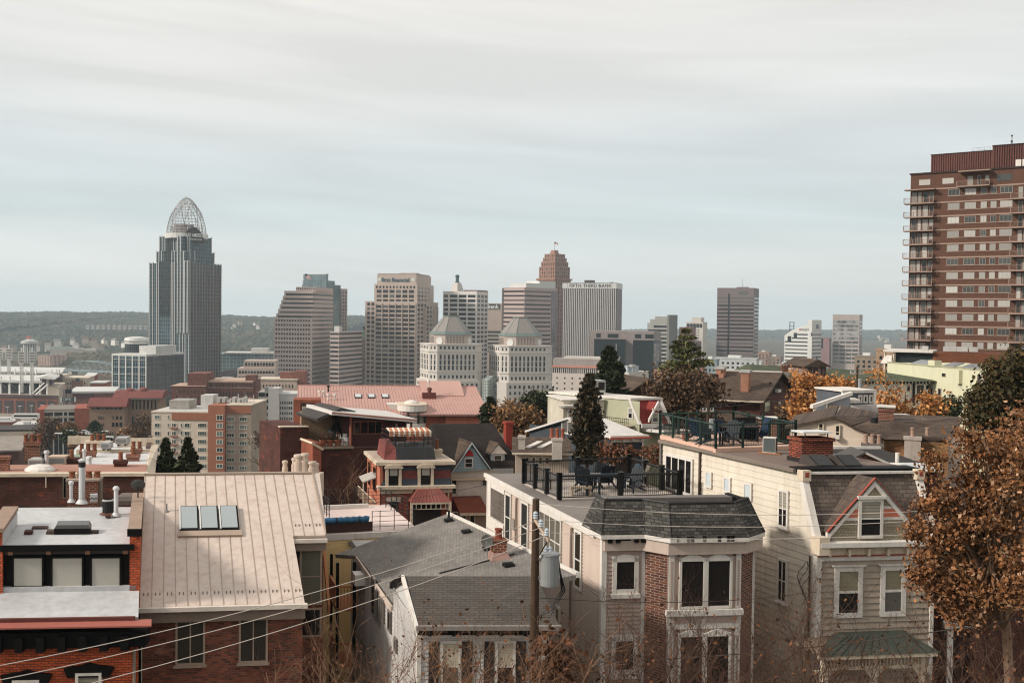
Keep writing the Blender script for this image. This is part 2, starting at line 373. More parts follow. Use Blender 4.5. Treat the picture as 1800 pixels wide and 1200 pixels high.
wood('wooded_ridge',(285,680),2500,4700,[(285,556),(380,561),(410,558),(440,560),(480,562),(610,558),(645,560),(680,563)],-104,4,HC)
wood('distant_hill',(1000,1680),4600,6200,[(1000,586),(1130,582),(1250,581),(1280,583),(1340,583),(1380,582),(1480,583),(1530,583),(1600,583),(1680,585)],-108,5,((58,66,62),(72,76,70),(80,78,70)),step=9)
wood('river_bank',(-200,420),1290,1480,[(-200,655),(0,655),(60,659),(100,658),(140,663),(190,660),(420,660)],-104,6,((70,60,48),(92,78,62),(104,84,64)),step=4,bump=7)
wood('riverside_trees',(-200,420),2030,2095,[(-200,641),(60,641),(70,638),(116,637),(122,624),(200,623),(420,620)],-108,9,((58,56,44),(92,82,62),(104,84,64)),step=4,bump=8)
wm_=N('river');wm_.bump(wm_.noise(wm_.coords(),.3,3),.3,.2);MATS['river']=wm_.out(lin((70,78,74)),.15,0,.5)
tag(MB().poly([(-1600,1490,-112),(200,1490,-112),(200,1940,-112),(-1600,1940,-112)]).build('river',MATS['river']),'river',kind='structure')
G=glass('dark_glazing',(22,25,27),spec=.3);GB=glass('grey_glazing',(64,70,70));GW=glass('warm_glazing',(28,25,24),spec=.3)
WHT=plain('white_metal',(200,198,193),.5,.06);GRYM=plain('grey_metal',(120,120,118),.5,.1);DKM=plain('dark_metal',(30,30,30),.5,.1)
def roofbox(F,u0,u1,v0,v1,z0,z1,m,name='roof_plant'):return F.box(name,m,u0,u1,v0,v1,z0,z1)
def W4(F,v0=0):return F.front(),F.right()
F=tower('crowned_office_tower','tallest tower at left, tiered grey glass topped by a lattice steel tiara','skyscraper',262,334,389,462,1100,42)
fin=plain('pale_fin',(176,174,172),.45,.06);gl=curtainwall('tower_glass',(50,70,78),(32,49,56),(104,114,116),2.6,4.0,.08,refl=None)
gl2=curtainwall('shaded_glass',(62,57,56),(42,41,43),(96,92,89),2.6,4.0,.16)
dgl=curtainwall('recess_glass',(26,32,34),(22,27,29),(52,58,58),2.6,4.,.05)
W_,D_,H_=F.W,F.D,F.H;zt=lambda y,Y=1110:P(325,y,Y).z-F.zb
s1=W_*.095;s2=D_*.095
F.box('body',gl,0,W_,0,D_,0,H_)
F.box('body',gl,s1,W_-s1,s2,D_-s2,H_,zt(442));F.box('body',gl,s1*1.42,W_-s1*1.42,s2*1.42,D_-s2*1.42,zt(442),zt(415))
fr,rt=F.front(),F.right()
def fins(fc,xs,z0,z1,w=.8,d=.7,m=None):
 for a in xs:F.part(fc.box(MB(),a-w/2,a+w/2,z0,z1,-.5,d),'fin',m or fin)
L1=[0.02,.10,.20,.245,.56,.60,.64,.76,.84,.90,.985]
fins(fr,[W_*t for t in L1],0,H_+1)
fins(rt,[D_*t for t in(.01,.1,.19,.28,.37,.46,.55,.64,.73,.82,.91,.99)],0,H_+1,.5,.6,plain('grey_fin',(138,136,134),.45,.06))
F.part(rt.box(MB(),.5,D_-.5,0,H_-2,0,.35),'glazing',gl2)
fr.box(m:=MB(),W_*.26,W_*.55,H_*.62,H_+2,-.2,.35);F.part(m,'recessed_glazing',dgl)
f2=Face(F,(s1,s2),(W_-s1,s2));r2=Face(F,(W_-s1,s2),(W_-s1,D_-s2))
for k in range(13):
 if not 3<=k<=5:fins(f2,[f2.L*(k+.3)/12.7],H_,zt(442)+1,.8)
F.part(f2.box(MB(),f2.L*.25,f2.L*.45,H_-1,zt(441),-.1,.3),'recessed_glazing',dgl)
fins(r2,[r2.L*t for t in(.02,.2,.97)],H_,zt(442)+1)
f3=Face(F,(s1*1.42,s2*1.42),(W_-s1*1.42,s2*1.42));r3=Face(F,(W_-s1*1.42,s2*1.42),(W_-s1*1.42,D_-s2*1.42))
for k in range(11):
 if not 3<=k<=4:fins(f3,[f3.L*(k+.3)/10.6],zt(442),zt(415)+1,.8)
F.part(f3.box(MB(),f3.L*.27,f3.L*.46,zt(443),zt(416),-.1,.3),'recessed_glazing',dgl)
fins(r3,[r3.L*t for t in(.02,.97)],zt(442),zt(415)+1)
for(q,y)in((.30,459),(.52,442),(.70,415)):
 zz=zt(y,1095);F.part(fr.box(MB(),W_*(1-q*.42),W_*(1-q*.42)+W_*.1,H_*.5,zz,-s2*1.9,1.2),'corner_bay',gl);fins(fr,[W_*(1-q*.42)+W_*.02,W_*(1-q*.42)+W_*.09],H_*.5,zz+1,1.,1.8)
cx,cy=W_*.52,D_*.5;zb0=zt(411)
ring=MB();R0=22.;ring.cyl(cx,cy,zb0-4,zb0+1.2,R0+.6,None,24);F.part(ring,'crown_base',WHT)
core=MB();core.cyl(cx-2,cy,zb0,zb0+9,13,None,16);core.box(cx-9,cx+3,cy-8,cy+8,zb0+9,zb0+12);F.part(core,'crown_core',plain('crown_core',(122,112,110),.7))
Hc=zt(342)-zb0;prof=[(1,0),(.985,.12),(.93,.28),(.84,.45),(.70,.62),(.50,.78),(.31,.90),(.14,.975),(.02,1.)]
pr=lambda t:lerp(t,[(b,a)for a,b in prof]);st_=plain('crown_steel',(168,166,164),.4,.05)
def dome(phi,t):r=R0*pr(t);return(cx+r*math.cos(phi),cy+r*math.sin(phi)*.85,zb0+Hc*t)
rb=MB()
for k in range(30):rb.tube([dome(2*math.pi*k/30,t/12)for t in range(13)],.2,4)
F.part(rb,'crown_ribs',st_)
rg=MB()
for t in(.08,.16,.24,.32,.4,.48,.56,.63,.7,.77,.84,.9,.95):rg.tube([dome(2*math.pi*k/28,t)for k in range(29)],.2,4)
F.part(rg,'crown_rings',st_)
for k in range(8):
 p0=2*math.pi*k/8;F.part(MB().tube([dome(p0+.9*math.sin(math.pi*(t-.5))*.95,(1-abs(2*t-1)**1.7)*.86)for t in[i/20 for i in range(21)]],.36,5),'crown_arch',st_)
ac=MB();n=12;rr=R0+1.2
A0=math.radians(-62);A1=math.radians(4);n=14
for k in range(n):
 p0=A0+(A1-A0)*k/n;p1=A0+(A1-A0)*(k+1)/n;h=lambda q:zb0-9+15*math.sin(math.pi*min(1,max(0,(q-A0)/(A1-A0))))**.7+1
 pts=[]
 for z_ in(None,):
  for(ph,r_,top)in((p0,rr+.5,0),(p1,rr+.5,0),(p1,rr-.5,0),(p0,rr-.5,0),(p0,rr+.5,1),(p1,rr+.5,1),(p1,rr-.5,1),(p0,rr-.5,1)):
   pts.append((cx+r_*math.cos(ph),cy+r_*math.sin(ph),h(ph)if top else zb0-9))
 ac.hexa(pts)
F.part(ac,'sign_arch',plain('sign_dark',(58,48,48),.6))
pm=(A0+A1)/2;sf=Face(F,(cx+(rr+1.3)*math.cos(A0+.05),cy+(rr+1.3)*math.sin(A0+.05)),(cx+(rr+1.3)*math.cos(A1-.05),cy+(rr+1.3)*math.sin(A1-.05)))
LETT=plain('white_letter',(235,235,230),.5,.02)
text(F,sf,'GREAT AMERICAN',sf.L/2,zb0-1.2,3.7,LETT,d=3.2,sx=.6,bold=.09);text(F,sf,'INSURANCE GROUP',sf.L/2+2,zb0-5.5,1.7,LETT,d=3.2,sx=.6)
F=tower('glass_office_block','blue glass office block with white frame grid at the foot of the crowned tower','office building',198,257,322,624,850,33)
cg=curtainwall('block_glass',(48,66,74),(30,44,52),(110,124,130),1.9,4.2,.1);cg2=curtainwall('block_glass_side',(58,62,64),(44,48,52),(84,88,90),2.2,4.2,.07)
F.box('body',cg,0,F.W,0,F.D,0,F.H);fr,rt=F.front(),F.right()
F.part(rt.box(MB(),.3,F.D-.3,0,F.H-2,0,.3),'side_glazing',cg2)
for k in range(6):F.part(fr.box(MB(),F.W*k/5-.45,F.W*k/5+.45,0,F.H,-.2,.6),'fin',WHT)
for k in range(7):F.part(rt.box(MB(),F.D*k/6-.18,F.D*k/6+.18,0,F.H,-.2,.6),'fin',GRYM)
for k in range(8):F.part(fr.box(MB(),0,F.W,F.H-4-k*6,F.H-3.7-k*6,0,.45),'rail',WHT)
F.box('parapet',WHT,-.5,F.W+.5,-.5,F.D+.5,F.H-1,F.H+.6)
F.box('roof_plant',plain('plant_white',(190,188,184),.6),F.W*.5,F.W*1.0,F.D*.25,F.D*.8,F.H+.6,F.H+7)
t=MB().cyl(2,F.D*.55,0,F.H+8,9.5,None,20);F.part(t,'stair_tower',cg2);F.part(MB().lathe(2,F.D*.55,[(9.9,F.H+8),(9.9,F.H+9),(9.2,F.H+9),(9.2,F.H+10.5),(10.2,F.H+10.5),(9.4,F.H+13),(3,F.H+14)],20),'stair_cap',WHT)
F=tower('stepped_office_tower','pinkish tower whose left side steps back floor by floor, with dark window bands','skyscraper',482,549,585,559,1150,20)
pk=plain('pink_granite',(186,168,160),.7,.08);fr,rt=F.front(),F.right();ft=lambda px,py:fr.px(px,py)
F.box('body',pk,0,F.W,0,F.D,0,F.H);fh=ft(510,551)[1]-ft(510,559)[1];zs=F.H
for i,(x,y)in enumerate(((485.5,551),(488.5,543),(491,535),(493.5,527.5),(496,520),(498.5,511))):
 u=ft(x,540)[0];z2=fr.px(510,y)[1];F.box('setback',pk,u,F.W,1.2*i*.3,F.D,zs,z2)
 F.part(fr.box(MB(),u+2,F.W+.15,zs+(z2-zs)*.1,zs+(z2-zs)*.5,-4,.12-.36*i),'window_band',G)
 F.part(rt.box(MB(),.5+i*.4,F.D-.5,zs+(z2-zs)*.1,zs+(z2-zs)*.5,-4,.12),'window_band',G);zs=z2
F.grid(fr,1,F.W-2,13,F.H-15*7.6/8*5.2,F.H-.5,15,.62,.42,G);F.bands(rt,.6,F.D-.6,F.H-22*4.87,F.H-.4,22,.38,G)
F.box('penthouse',pk,F.W*.5,F.W+1,8,F.D-4,zs,zs+4.5);F.grid(Face(F,(F.W*.5,8),(F.W+1,8)),0,F.W*.5+1,11,zs+1,zs+4,1,.5,.7,G,cap=215)
F2=tower('banded_annex','lower pinkish wing with ribbon windows, right of the stepped tower','office building',580,596,637,583,1140,25)
F2.box('body',pk,0,F2.W,0,F2.D,0,F2.H);F2.bands(F2.front(),.5,F2.W-.5,F2.H-20*4.8,F2.H,20,.42,G);F2.bands(F2.right(),.5,F2.D-.5,F2.H-20*4.8,F2.H,20,.36,G)
F2.box('roof_plant',WHT,2,8,6,14,F2.H,F2.H+6)
fp=Fr('flagpole','flagpole with the stars and stripes on the roof of the stepped tower','flag',(536,505,1165),(540,505,1165),P(536,505,1165).z)
def flag(F,h,w,ph):
 F.part(MB().cyl(0,0,0,h,.25,.15,6),'pole',GRYM);n=N('flag_stripes');sp=n.add('ShaderNodeSeparateXYZ');n.ln(n.coords(),sp.inputs[0])
 s=n.math('GREATER_THAN',n.math('FRACT',n.math('DIVIDE',sp.outputs[2],w*.6/6.5)),.5);cc=n.mix(s,lin((225,215,210)),lin((180,90,90)));mat=MATS.get('flag_stripes')or n.out(cc,.8);MATS['flag_stripes']=mat
 m=MB();k=8
 for i in range(k):
  x0,x1=w*i/k,w*(i+1)/k;f=lambda x:.35*math.sin(x*2.2/w*3);g=lambda x:-ph*x
  m.hexa([(x0,f(x0),h-w*.6+g(x0)),(x1,f(x1),h-w*.6+g(x1)),(x1,f(x1)+.06,h-w*.6+g(x1)),(x0,f(x0)+.06,h-w*.6+g(x0)),(x0,f(x0),h+g(x0)),(x1,f(x1),h+g(x1)),(x1,f(x1)+.06,h+g(x1)),(x0,f(x0)+.06,h+g(x0))])
 fl=F.part(m,'flag',mat);F.part(MB().box(0,w*.42,-.12,.2,h-w*.3,h-.1),'canton',plain('flag_blue',(40,44,66)),fl)
flag(fp,15,6.5,.5)
F=tower('teal_glass_tower','blue green glass tower with stepped top behind the stepped tower','skyscraper',531,574,608,507,1260,38)
tg=curtainwall('teal_glass',(96,116,120),(74,94,98),(132,142,142),2.2,3.8,.06,rough=.06)
F.box('body',tg,0,F.W,0,F.D,0,F.H);z=lambda y:P(570,y,1260).z-F.zb
F.box('body',tg,0,F.W-.5,0,F.D*.74,F.H,z(500));F.box('body',tg,.5,F.W-1,.5,F.D*.45,z(500),z(493));F.box('body',tg,1,F.W-2,1,F.D*.15,z(493),z(482));F.box('parapet',WHT,.8,F.W-1.8,.8,F.D*.16,z(482),z(481))
pb=plain('stone_pier',(150,138,134),.7);F.box('side_pier',pb,F.W-1,F.W+1.5,F.D*.72,F.D+1,0,F.H+.5)
F.grid(F.right(F.W+1.5),F.D*.74,F.D,2,F.H-60,F.H-2,14,.5,.5,G)
F=tower('green_roofed_building','stone building with a copper green roof between the pinkish wing and the grid fronted tower','building',628,634,650,593,1250,30)
F.box('body',plain('old_stone',(150,140,128),.8),0,F.W,0,F.D,0,F.H);gr=plain('copper_green',(104,140,128),.7)
F.part(MB().prism([(0,0,F.H),(F.W,0,F.H),(F.W,F.D,F.H),(0,F.D,F.H)],[(F.W*.4,F.D*.4,F.H+9),(F.W*.6,F.D*.4,F.H+9),(F.W*.6,F.D*.7,F.H+9),(F.W*.4,F.D*.7,F.H+9)]),'roof',gr);F.box('lantern',plain('lantern_dark',(60,66,64)),F.W*.4,F.W*.6,F.D*.4,F.D*.65,F.H+9,F.H+13)
F.grid(F.front(),1,F.W-1,3,F.H-50,F.H-2,11,.5,.55,G);F.grid(F.right(),1,F.D-1,4,F.H-50,F.H-2,11,.5,.55,G)
F=tower('grid_fronted_tower','beige stone tower with a grid of square windows and blue lettering under its flat top','skyscraper',642,733,770,530,1200,17)
be=plain('beige_stone',(180,163,151),.75,.08);fr,rt=F.front(),F.right();GP=glass('brown_glazing',(46,38,37),.12,.35,.3)
F.box('body',be,0,F.W,0,F.D,0,F.H)
F.box('shoulder',be,F.W-.1,F.W+3,F.D*.3,F.D*.9,0,F.H-6)
z=lambda y:fr.px(700,y)[1];u=lambda x:fr.px(x,560)[0]
F.box('upper_body',be,u(657),F.W-.2,1.,F.D*.78,F.H,z(499));F.box('top',be,u(661.5),F.W-1.6,2.,F.D*.70,z(499),z(483));F.box('parapet',plain('beige_dark',(160,146,138)),u(662),F.W-2,2.5,F.D*.65,z(483),z(480.5));F.box('roof_plant',be,F.W*.62,F.W*.95,8,20,z(480.5),z(479))
f2=Face(F,(u(657),1.),(F.W-.2,1.));f3=Face(F,(u(661.5),2.),(F.W-1.6,2.))
F.grid(f2,1,f2.L-1.5,12,z(508),z(501),1,.5,.6,GP);F.grid(f2,2,f2.L-3,6,z(533),z(508),3,.76,.66,GP)
F.grid(fr,u(660),u(730),6,z(690),z(535),20,.8,.68,GP);F.grid(fr,u(644),u(659),2,z(690),z(531),20,.66,.66,GP)
F.grid(rt,1,F.D*.45,3,z(690),z(532),20,.62,.62,GP,cap=0);F.grid(Face(F,(F.W+3,F.D*.3),(F.W+3,F.D*.9)),.5,F.D*.6-1,4,z(690),z(536),20,.6,.62,GP,cap=0);F.grid(Face(F,(F.W-.2,1),(F.W-.2,F.D*.78)),1,F.D*.6,4,z(530),z(502),4,.5,.55,GP,cap=0)
pier=MB()
for k in range(7):a=u(660)+(u(730)-u(660))*k/6;fr.box(pier,a-.35,a+.35,z(690),z(533),0,.8)
F.part(pier,'piers',be)
text(F,f3,'first financial',f3.L*.47,z(492),4.7,plain('blue_letter',(52,84,100),.5),d=.5,bold=.12)
for a in(.06,.92):F.part(f3.box(MB(),f3.L*a-2,f3.L*a+2,z(494),z(488.5),0,.3),'roundel',WHT)
F=tower('lantern_topped_tower','stone tower with pyramid roof and dark lantern rising behind the white framed tower','skyscraper',790,804,817,517,1450,40)
ws=plain('white_stone',(192,184,175),.75,.08);F.box('body',ws,0,F.W,0,F.D,0,F.H);q=[(0,0),(F.W,0),(F.W,F.D),(0,F.D)];mcx,mcy=F.W/2,F.D/2
z=lambda y:P(803,y,1460).z-F.zb
F.part(MB().prism([(a,b,F.H)for a,b in q],[(mcx+(a-mcx)*.5,mcy+(b-mcy)*.5,z(497))for a,b in q]),'pyramid_roof',ws)
F.part(MB().lathe(mcx,mcy,[(3.1,z(497)),(3.1,z(495)),(2.3,z(495)),(2.3,z(487)),(2.9,z(486.6)),(2.9,z(484)),(1.4,z(482.8))],10),'lantern',plain('lantern_green',(62,84,82)))
F=tower('white_framed_tower','white framed tower with wide dark windows behind the left domed twin','skyscraper',779,838,858,512,1250,24)
wf=plain('white_frame',(208,202,196),.7,.06);F.box('body',wf,0,F.W,0,F.D,0,F.H);fr,rt=F.front(),F.right();z=lambda y:fr.px(810,y)[1]
zt0=z(516.5);zz=zt0-22*5.35
F.grid(fr,.6,F.W*.16,1,zz,zt0,22,.85,.62,G);F.grid(fr,F.W*.185,F.W-.6,3,zz,zt0,22,.84,.62,G);F.grid(rt,1,F.D-1,3,zz,zt0,22,.7,.62,G)
F.box('roof_edge',plain('rust_edge',(110,84,78)),F.W*.6,F.W+.2,2,F.D-2,F.H,F.H+1.6)
F=tower('bank_building','beige slab with a dark sign band reading bank, between two towers','office building',850,882,882,533,1350,4)
F.box('body',be,0,F.W,0,F.D,0,F.H);fr=F.front();z=lambda y:fr.px(868,y)[1]
F.part(fr.box(MB(),0,F.W-2.6,z(543),z(534.5),0,.5),'sign_band',plain('sign_black',(36,38,40),.5));text(F,fr,'bank',fr.px(867,540)[0],z(539),5.4,LETT,d=.9,bold=.12);text(F,fr,'us',fr.px(855.5,540)[0],z(539),5.4,LETT,d=.9,bold=.12)
F.bands(fr,1,F.W-1,z(620),z(580),6,.55,GB)
F=tower('ribbon_window_tower','pink tower with grey ribbon windows and a white plant room, before the brown stepped skyscraper','skyscraper',883,922,979,505,1200,40)
p2=plain('rose_granite',(172,152,146),.7,.08);F.box('body',p2,0,F.W,0,F.D,0,F.H);fr,rt=F.front(),F.right();z=lambda y:rt.px(945,y)[1]
zz=z(509)-20*5.02
F.bands(fr,F.W*.08,F.W-.4,zz,z(509),20,.38,GP);F.bands(rt,.4,F.D*.8,zz,z(509),20,.38,GP);F.part(rt.box(MB(),F.D*.82,F.D,0,F.H-3,0,.4),'corner_glazing',curtainwall('pink_mirror',(140,128,128),(116,112,116),(96,90,90),3,5,.1))
F.part(fr.box(MB(),0,F.W*.07,0,F.H-1,0,.4),'corner_pier',plain('rose_dark',(84,74,72)))
F.box('roof_plant',WHT,F.W*.3,F.W,F.D*.05,F.D*.45,F.H,F.H+5.2);F.box('roof_plant',WHT,F.W*.4,F.W,F.D*.45,F.D*.95,F.H,F.H+8)
F=tower('art_deco_tower','brown brick skyscraper with stepped crown and flag, tallest in the middle','skyscraper',945,975,1003,492,1600,42)
br=plain('brown_brick',(142,104,86),.85,.12);z=lambda y:P(974,y,1600).z-F.zb;W_,D_=F.W,F.D
F.box('body',br,0,W_,0,D_,0,F.H)
tiers=[(-.05,1.05,489),(.04,.97,468),(.10,.92,459),(.15,.87,452),(.20,.82,445)];zp=F.H
for a,b,y in tiers:
 F.box('tier',br,W_*a,W_*b,D_*a,D_*b,zp,z(y));f=Face(F,(W_*a,D_*a),(W_*b,D_*a));r=Face(F,(W_*b,D_*a),(W_*b,D_*b));h=z(y)-zp
 if y<489:F.grid(f,.8,f.L-.8,7,zp+.3,zp+h-.8,max(1,round(h/6)),.38,.7,GW,'window_strip');F.grid(r,.8,r.L-.8,7,zp+.3,zp+h-.8,max(1,round(h/6)),.38,.7,GW,'window_strip')
 zp=z(y)
F.part(MB().prism([(W_*a,D_*b,zp)for a,b in((.36,.36),(.64,.36),(.64,.64),(.36,.64))],[(W_*a,D_*b,z(438))for a,b in((.4,.4),(.6,.4),(.6,.6),(.4,.6))]),'cap',br)
for fc in(F.front(),F.right()):F.grid(fc,.6,fc.L-.6,6,F.H-150,F.H-2,22,.36,.72,GW,'window_strip')
fp=Fr('flagpole','flagpole with a flag on top of the brown stepped skyscraper','flag',(974.5,439,1600),(978,439,1600),P(974,439,1600).z);flag(fp,12,5.5,.3)
F=tower('pinstriped_bank_tower','broad tower of white vertical fins with a bank name across its white top','skyscraper',990,1084,1093,497,1450,10)
F.box('body',plain('fin_dark',(46,43,43),.5),0,F.W,0,F.D,0,F.H);fr,rt=F.front(),F.right();z=lambda y:fr.px(1040,y)[1];fw=plain('fin_pale',(178,172,168),.6,.05)
for k in range(29):a=F.W*(k+.5)/29;F.part(fr.box(MB(),a-.62,a+.62,0,z(507),0,.9),'fin',fw)
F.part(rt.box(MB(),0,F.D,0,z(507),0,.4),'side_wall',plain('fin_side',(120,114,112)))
F.part(MB().box(-.8,F.W+.8,-1.2,F.D+.8,z(507),z(497.5)),'sign_band',WHT);text(F,fr,'FIFTH THIRD BANK',fr.px(1038,502)[0],z(502.3),4.6,plain('letter_dark',(42,44,56)),d=1.4,bold=.05,track=1.08)
for k in range(13):a=F.W*k/12;F.part(fr.box(MB(),a-.15,a+.15,z(507),z(497.5),0,1.35),'sign_joint',GRYM)
F.box('roof_plant',plain('plant_dark',(74,62,60)),fr.px(1026,495)[0],fr.px(1042,495)[0],5,15,F.H,z(492));F.box('roof_plant',GRYM,F.W*.86,F.W*.92,4,10,F.H,z(495.5))
def twin(cxp,Y,ya,lab):
 t=math.radians(17);sY=Y/1050;base=P(cxp,ya,Y+18);F=Fr('domed_twin_tower',lab,'office tower',(cxp,ya,Y+18),(cxp+50,ya-50*math.tan(t)*0,Y+18),-97,group='domed twin towers')
 F.yaw=t;F.o.rotation_euler=(0,0,t);F.rot=Matrix.Rotation(-t,3,'Z')
 z=lambda y,dY=0:P(cxp,y+(ya-554),Y+dY).z+97
 oc=lambda a,c:[(-a,-c),(-c,-a),(c,-a),(a,-c),(a,c),(c,a),(-c,a),(-a,c)]
 ls=plain('limestone',(196,188,179),.75,.06);ls2=plain('limestone_dark',(168,152,142),.75,.08);gm=glass('twin_glazing',(28,33,35),spec=.3)
 def tier(a,c,z0,z1,m,nm):F.part(MB().prz(oc(a,c),z0,z1),nm,m);p=oc(a,c);return Face(F,p[1],p[2]),Face(F,p[0],p[1]),Face(F,p[2],p[3]),Face(F,p[7],p[0])
 A=27.;tier(A+3.2,23,0,z(668),ls,'base');f,c1,c2,l=tier(A,20,z(668),z(606),ls,'body');p=oc(A+3.2,23);fb,lb=Face(F,p[1],p[2]),Face(F,p[7],p[0])
 cap=100
 for(y0,y1,nz,hf,m)in((614,607,1,.7,gm),(650,622,3,.86,gm),(666,656,1,.55,gm)):
  F.grid(f,1.2,f.L-1.2,9,z(y0),z(y1),nz,.46,hf,m,cap=cap);F.grid(l,1.2,l.L-1.2,5,z(y0),z(y1),nz,.4,hf,m,cap=cap);F.grid(c1,1,c1.L-1,2,z(y0),z(y1),nz,.4,hf,m,cap=cap)
 F.grid(fb,1.5,fb.L-1.5,9,z(735),z(670),6,.42,.5,gm,cap=cap);F.grid(lb,1.5,lb.L-1.5,6,z(735),z(670),6,.4,.5,gm,cap=cap)
 for y in(605,617,652,667):F.part(MB().prz(oc(A+.6,20.3),z(y)-.5,z(y)+.4),'cornice',ls)
 B=19.5;tier(B,10.5,z(606),z(588),ls2,'drum');q=oc(B,10.5);fd,cd1,cd2,ld=Face(F,q[1],q[2]),Face(F,q[0],q[1]),Face(F,q[2],q[3]),Face(F,q[7],q[0])
 F.grid(fd,1,fd.L-1,6,z(604),z(590),1,.45,.85,plain('drum_recess',(126,112,104)),'recess',cap=130);F.grid(ld,1,ld.L-1,5,z(604),z(590),1,.4,.85,GP,'recess',cap=130)
 for cd in(cd1,cd2):
  x,y,zc=cd.pt(cd.L/2,z(599),.1);r=3.7;F.part(MB().prism([cd.pt(cd.L/2+r*math.cos(k*.393),z(599)+r*math.sin(k*.393),-.2)for k in range(16)],[cd.pt(cd.L/2+r*math.cos(k*.393),z(599)+r*math.sin(k*.393),.7)for k in range(16)]),'roundel',WHT)
 gz_,gr_=plain('twin_roof',(132,124,118),.6,.06),plain('twin_green',(100,112,106),.6)
 pr_=lambda a,c,y:[(u,v,z(y))for u,v in oc(a,c)]
 F.part(MB().prism(pr_(B+1,11,588),pr_(B-1.8,9.6,582.5)),'roof_skirt',gr_);F.part(MB().prism(pr_(B-1.8,9.6,582.5),pr_(6.5,3.5,556)),'roof',gz_);F.part(MB().prz(oc(6.9,3.8),z(556),z(554)),'roof_cap',gr_)
 rb=MB();a,b=pr_(B-1.8,9.6,582.5),pr_(6.5,3.5,556)
 for i in range(8):rb.tube([a[i],b[i]],.35,4)
 F.part(rb,'roof_hips',gr_);return F
twin(793,1040,554,'left of two pale stone towers with faceted grey roofs and round discs');twin(915,1045,557,'right of two pale stone towers with faceted grey roofs and round discs')
F=tower('glass_atrium','pale green glass atrium wedged between the domed twins','building',848,858,876,668,1030,35);F.box('body',curtainwall('atrium_glass',(120,128,122),(100,112,108),(160,160,154),2.5,3,.12),0,F.W,0,F.D,0,F.H);F.part(MB().prx([(0,F.H),(F.D,F.H),(F.D/2,F.H+4)],0,F.W),'roof',MATS['atrium_glass'])
F=tower('white_slotted_block','pale block with a red roof edge over dark slots, right of the domed twins','office building',971,1086,1090,631,940,6)
F.box('body',plain('pale_concrete',(196,184,174),.8,.08),0,F.W,0,F.D,0,F.H-7.5);fr=F.front();z=lambda y:fr.px(1010,y)[1]
F.box('attic',plain('attic_dark',(150,140,134)),.4,F.W-.5,.4,F.D,F.H-7.5,F.H-.6);F.box('attic_upper',ws,10,F.W-.1,2,F.D,F.H-.6,F.H+1.2)
F.part(fr.box(MB(),-.5,F.W,z(646),z(642.5),0,.9),'roof_edge',plain('salmon_edge',(190,128,110)));F.grid(fr,0,F.W*.7,22,z(656),z(647),1,.55,.95,G,'slot');F.grid(fr,1,F.W*.72,6,z(715),z(660),6,.2,.32,G)
F=tower('white_corner_block','small white block half behind the pine, beside the dark glass offices','office building',1060,1105,1140,655,900,25)
F.box('body',ws,0,F.W,0,F.D,0,F.H);F.box('glazed_penthouse',curtainwall('pale_blue_glass',(160,176,182),(140,160,168),(200,200,198),2,6,.2),2,F.W-2,3,F.D*.6,F.H,F.H+5);F.grid(F.right(),2,F.D-2,6,F.H-22,F.H-4,4,.3,.4,GB)
tag(Fr('satellite_dish','white dish aerial on the roof of the small white block behind the pine','dish',(1112,653,905),(1116,653,905),P(1112,653,905).z).part(MB().tube([(0,0,0),(0,0,3)],.3).lathe(0,0,[(.4,3),(2,4),(3,6)],12),'dish',WHT).parent)
F=tower('dark_glass_offices','long dark glass offices framed in pinkish stone, in front of the pinstriped bank tower','office building',1037,1150,1161,583,1120,8)
F.box('body',plain('mauve_stone',(134,121,117),.7),0,F.W,0,F.D,0,F.H);fr=F.front();z=lambda y:fr.px(1100,y)[1];u=lambda x:fr.px(x,600)[0];dg=curtainwall('black_glass',(20,26,29),(16,21,24),(30,36,38),2,3.6,.06,spec=.2)
F.box('glass_bay',dg,u(1047),u(1100),-8,.5,0,z(596));F.box('glass_bay',dg,u(1115),u(1150),-8,.5,0,z(597));F.box('glass_bay',curtainwall('bright_glass',(112,104,104),(60,70,76),(60,62,64),3,3.6,.08),u(1150),u(1163),-7.6,.5,0,z(597))
for a,b in((1048,1056),(1068,1087),(1116,1127),(1134,1149)):F.part(fr.box(MB(),u(a),u(b),z(594),z(587),-.2,.1),'window',dg)
F.box('flue',GRYM,u(1085),u(1087),-9.5,-8.5,0,z(604))
F=tower('grey_banded_block','grey office block with dark ribbon windows and a taller stair tower','office building',1138,1176,1190,568,1420,20)
gs=plain('grey_stone',(146,144,138),.75);F.box('body',gs,0,F.W,0,F.D,0,F.H);fr=F.front();z=lambda y:fr.px(1155,y)[1];F.box('upper',gs,F.W*.1,F.W,2,F.D,F.H,z(561));F.box('upper',gs,F.W*.32,F.W*.9,3,F.D,z(561),z(556));F.box('stair_tower',plain('grey_stone_dark',(116,112,106)),F.W*.92,F.W+.4,-.4,F.D+.2,0,z(553))
for k,y in enumerate(range(572,680,7)):F.part(fr.box(MB(),F.W*(.04 if k%2 else .3),F.W*.9,z(y+3.4),z(y),-.2,.15),'window_band',G)
F=tower('white_hotel_tower','white tower with a dark glazed top floor, left of the dark banded slab','tower',1206,1236,1243,566,1700,12)
F.box('body',ws,0,F.W,0,F.D,0,F.H);fr=F.front();z=lambda y:fr.px(1220,y)[1];F.grid(fr,1,F.W-1,5,z(576),z(568.5),1,.86,.9,G);F.grid(fr,1,F.W-6,8,z(640),z(578),14,.5,.5,GB);F.box('roof_plant',ws,F.W*.3,F.W*.85,4,F.D-4,F.H,z(558))
F=tower('rose_brick_block','rose coloured block in front of the white tower with glazed top','building',1194,1215,1231,575,1500,30);F.box('body',plain('rose_brick',(138,98,92),.8),0,F.W,0,F.D*.5,0,F.H);F.box('wing',plain('mauve_brick',(128,98,98)),F.W*.6,F.W+2,0,F.D,0,F.H-20)
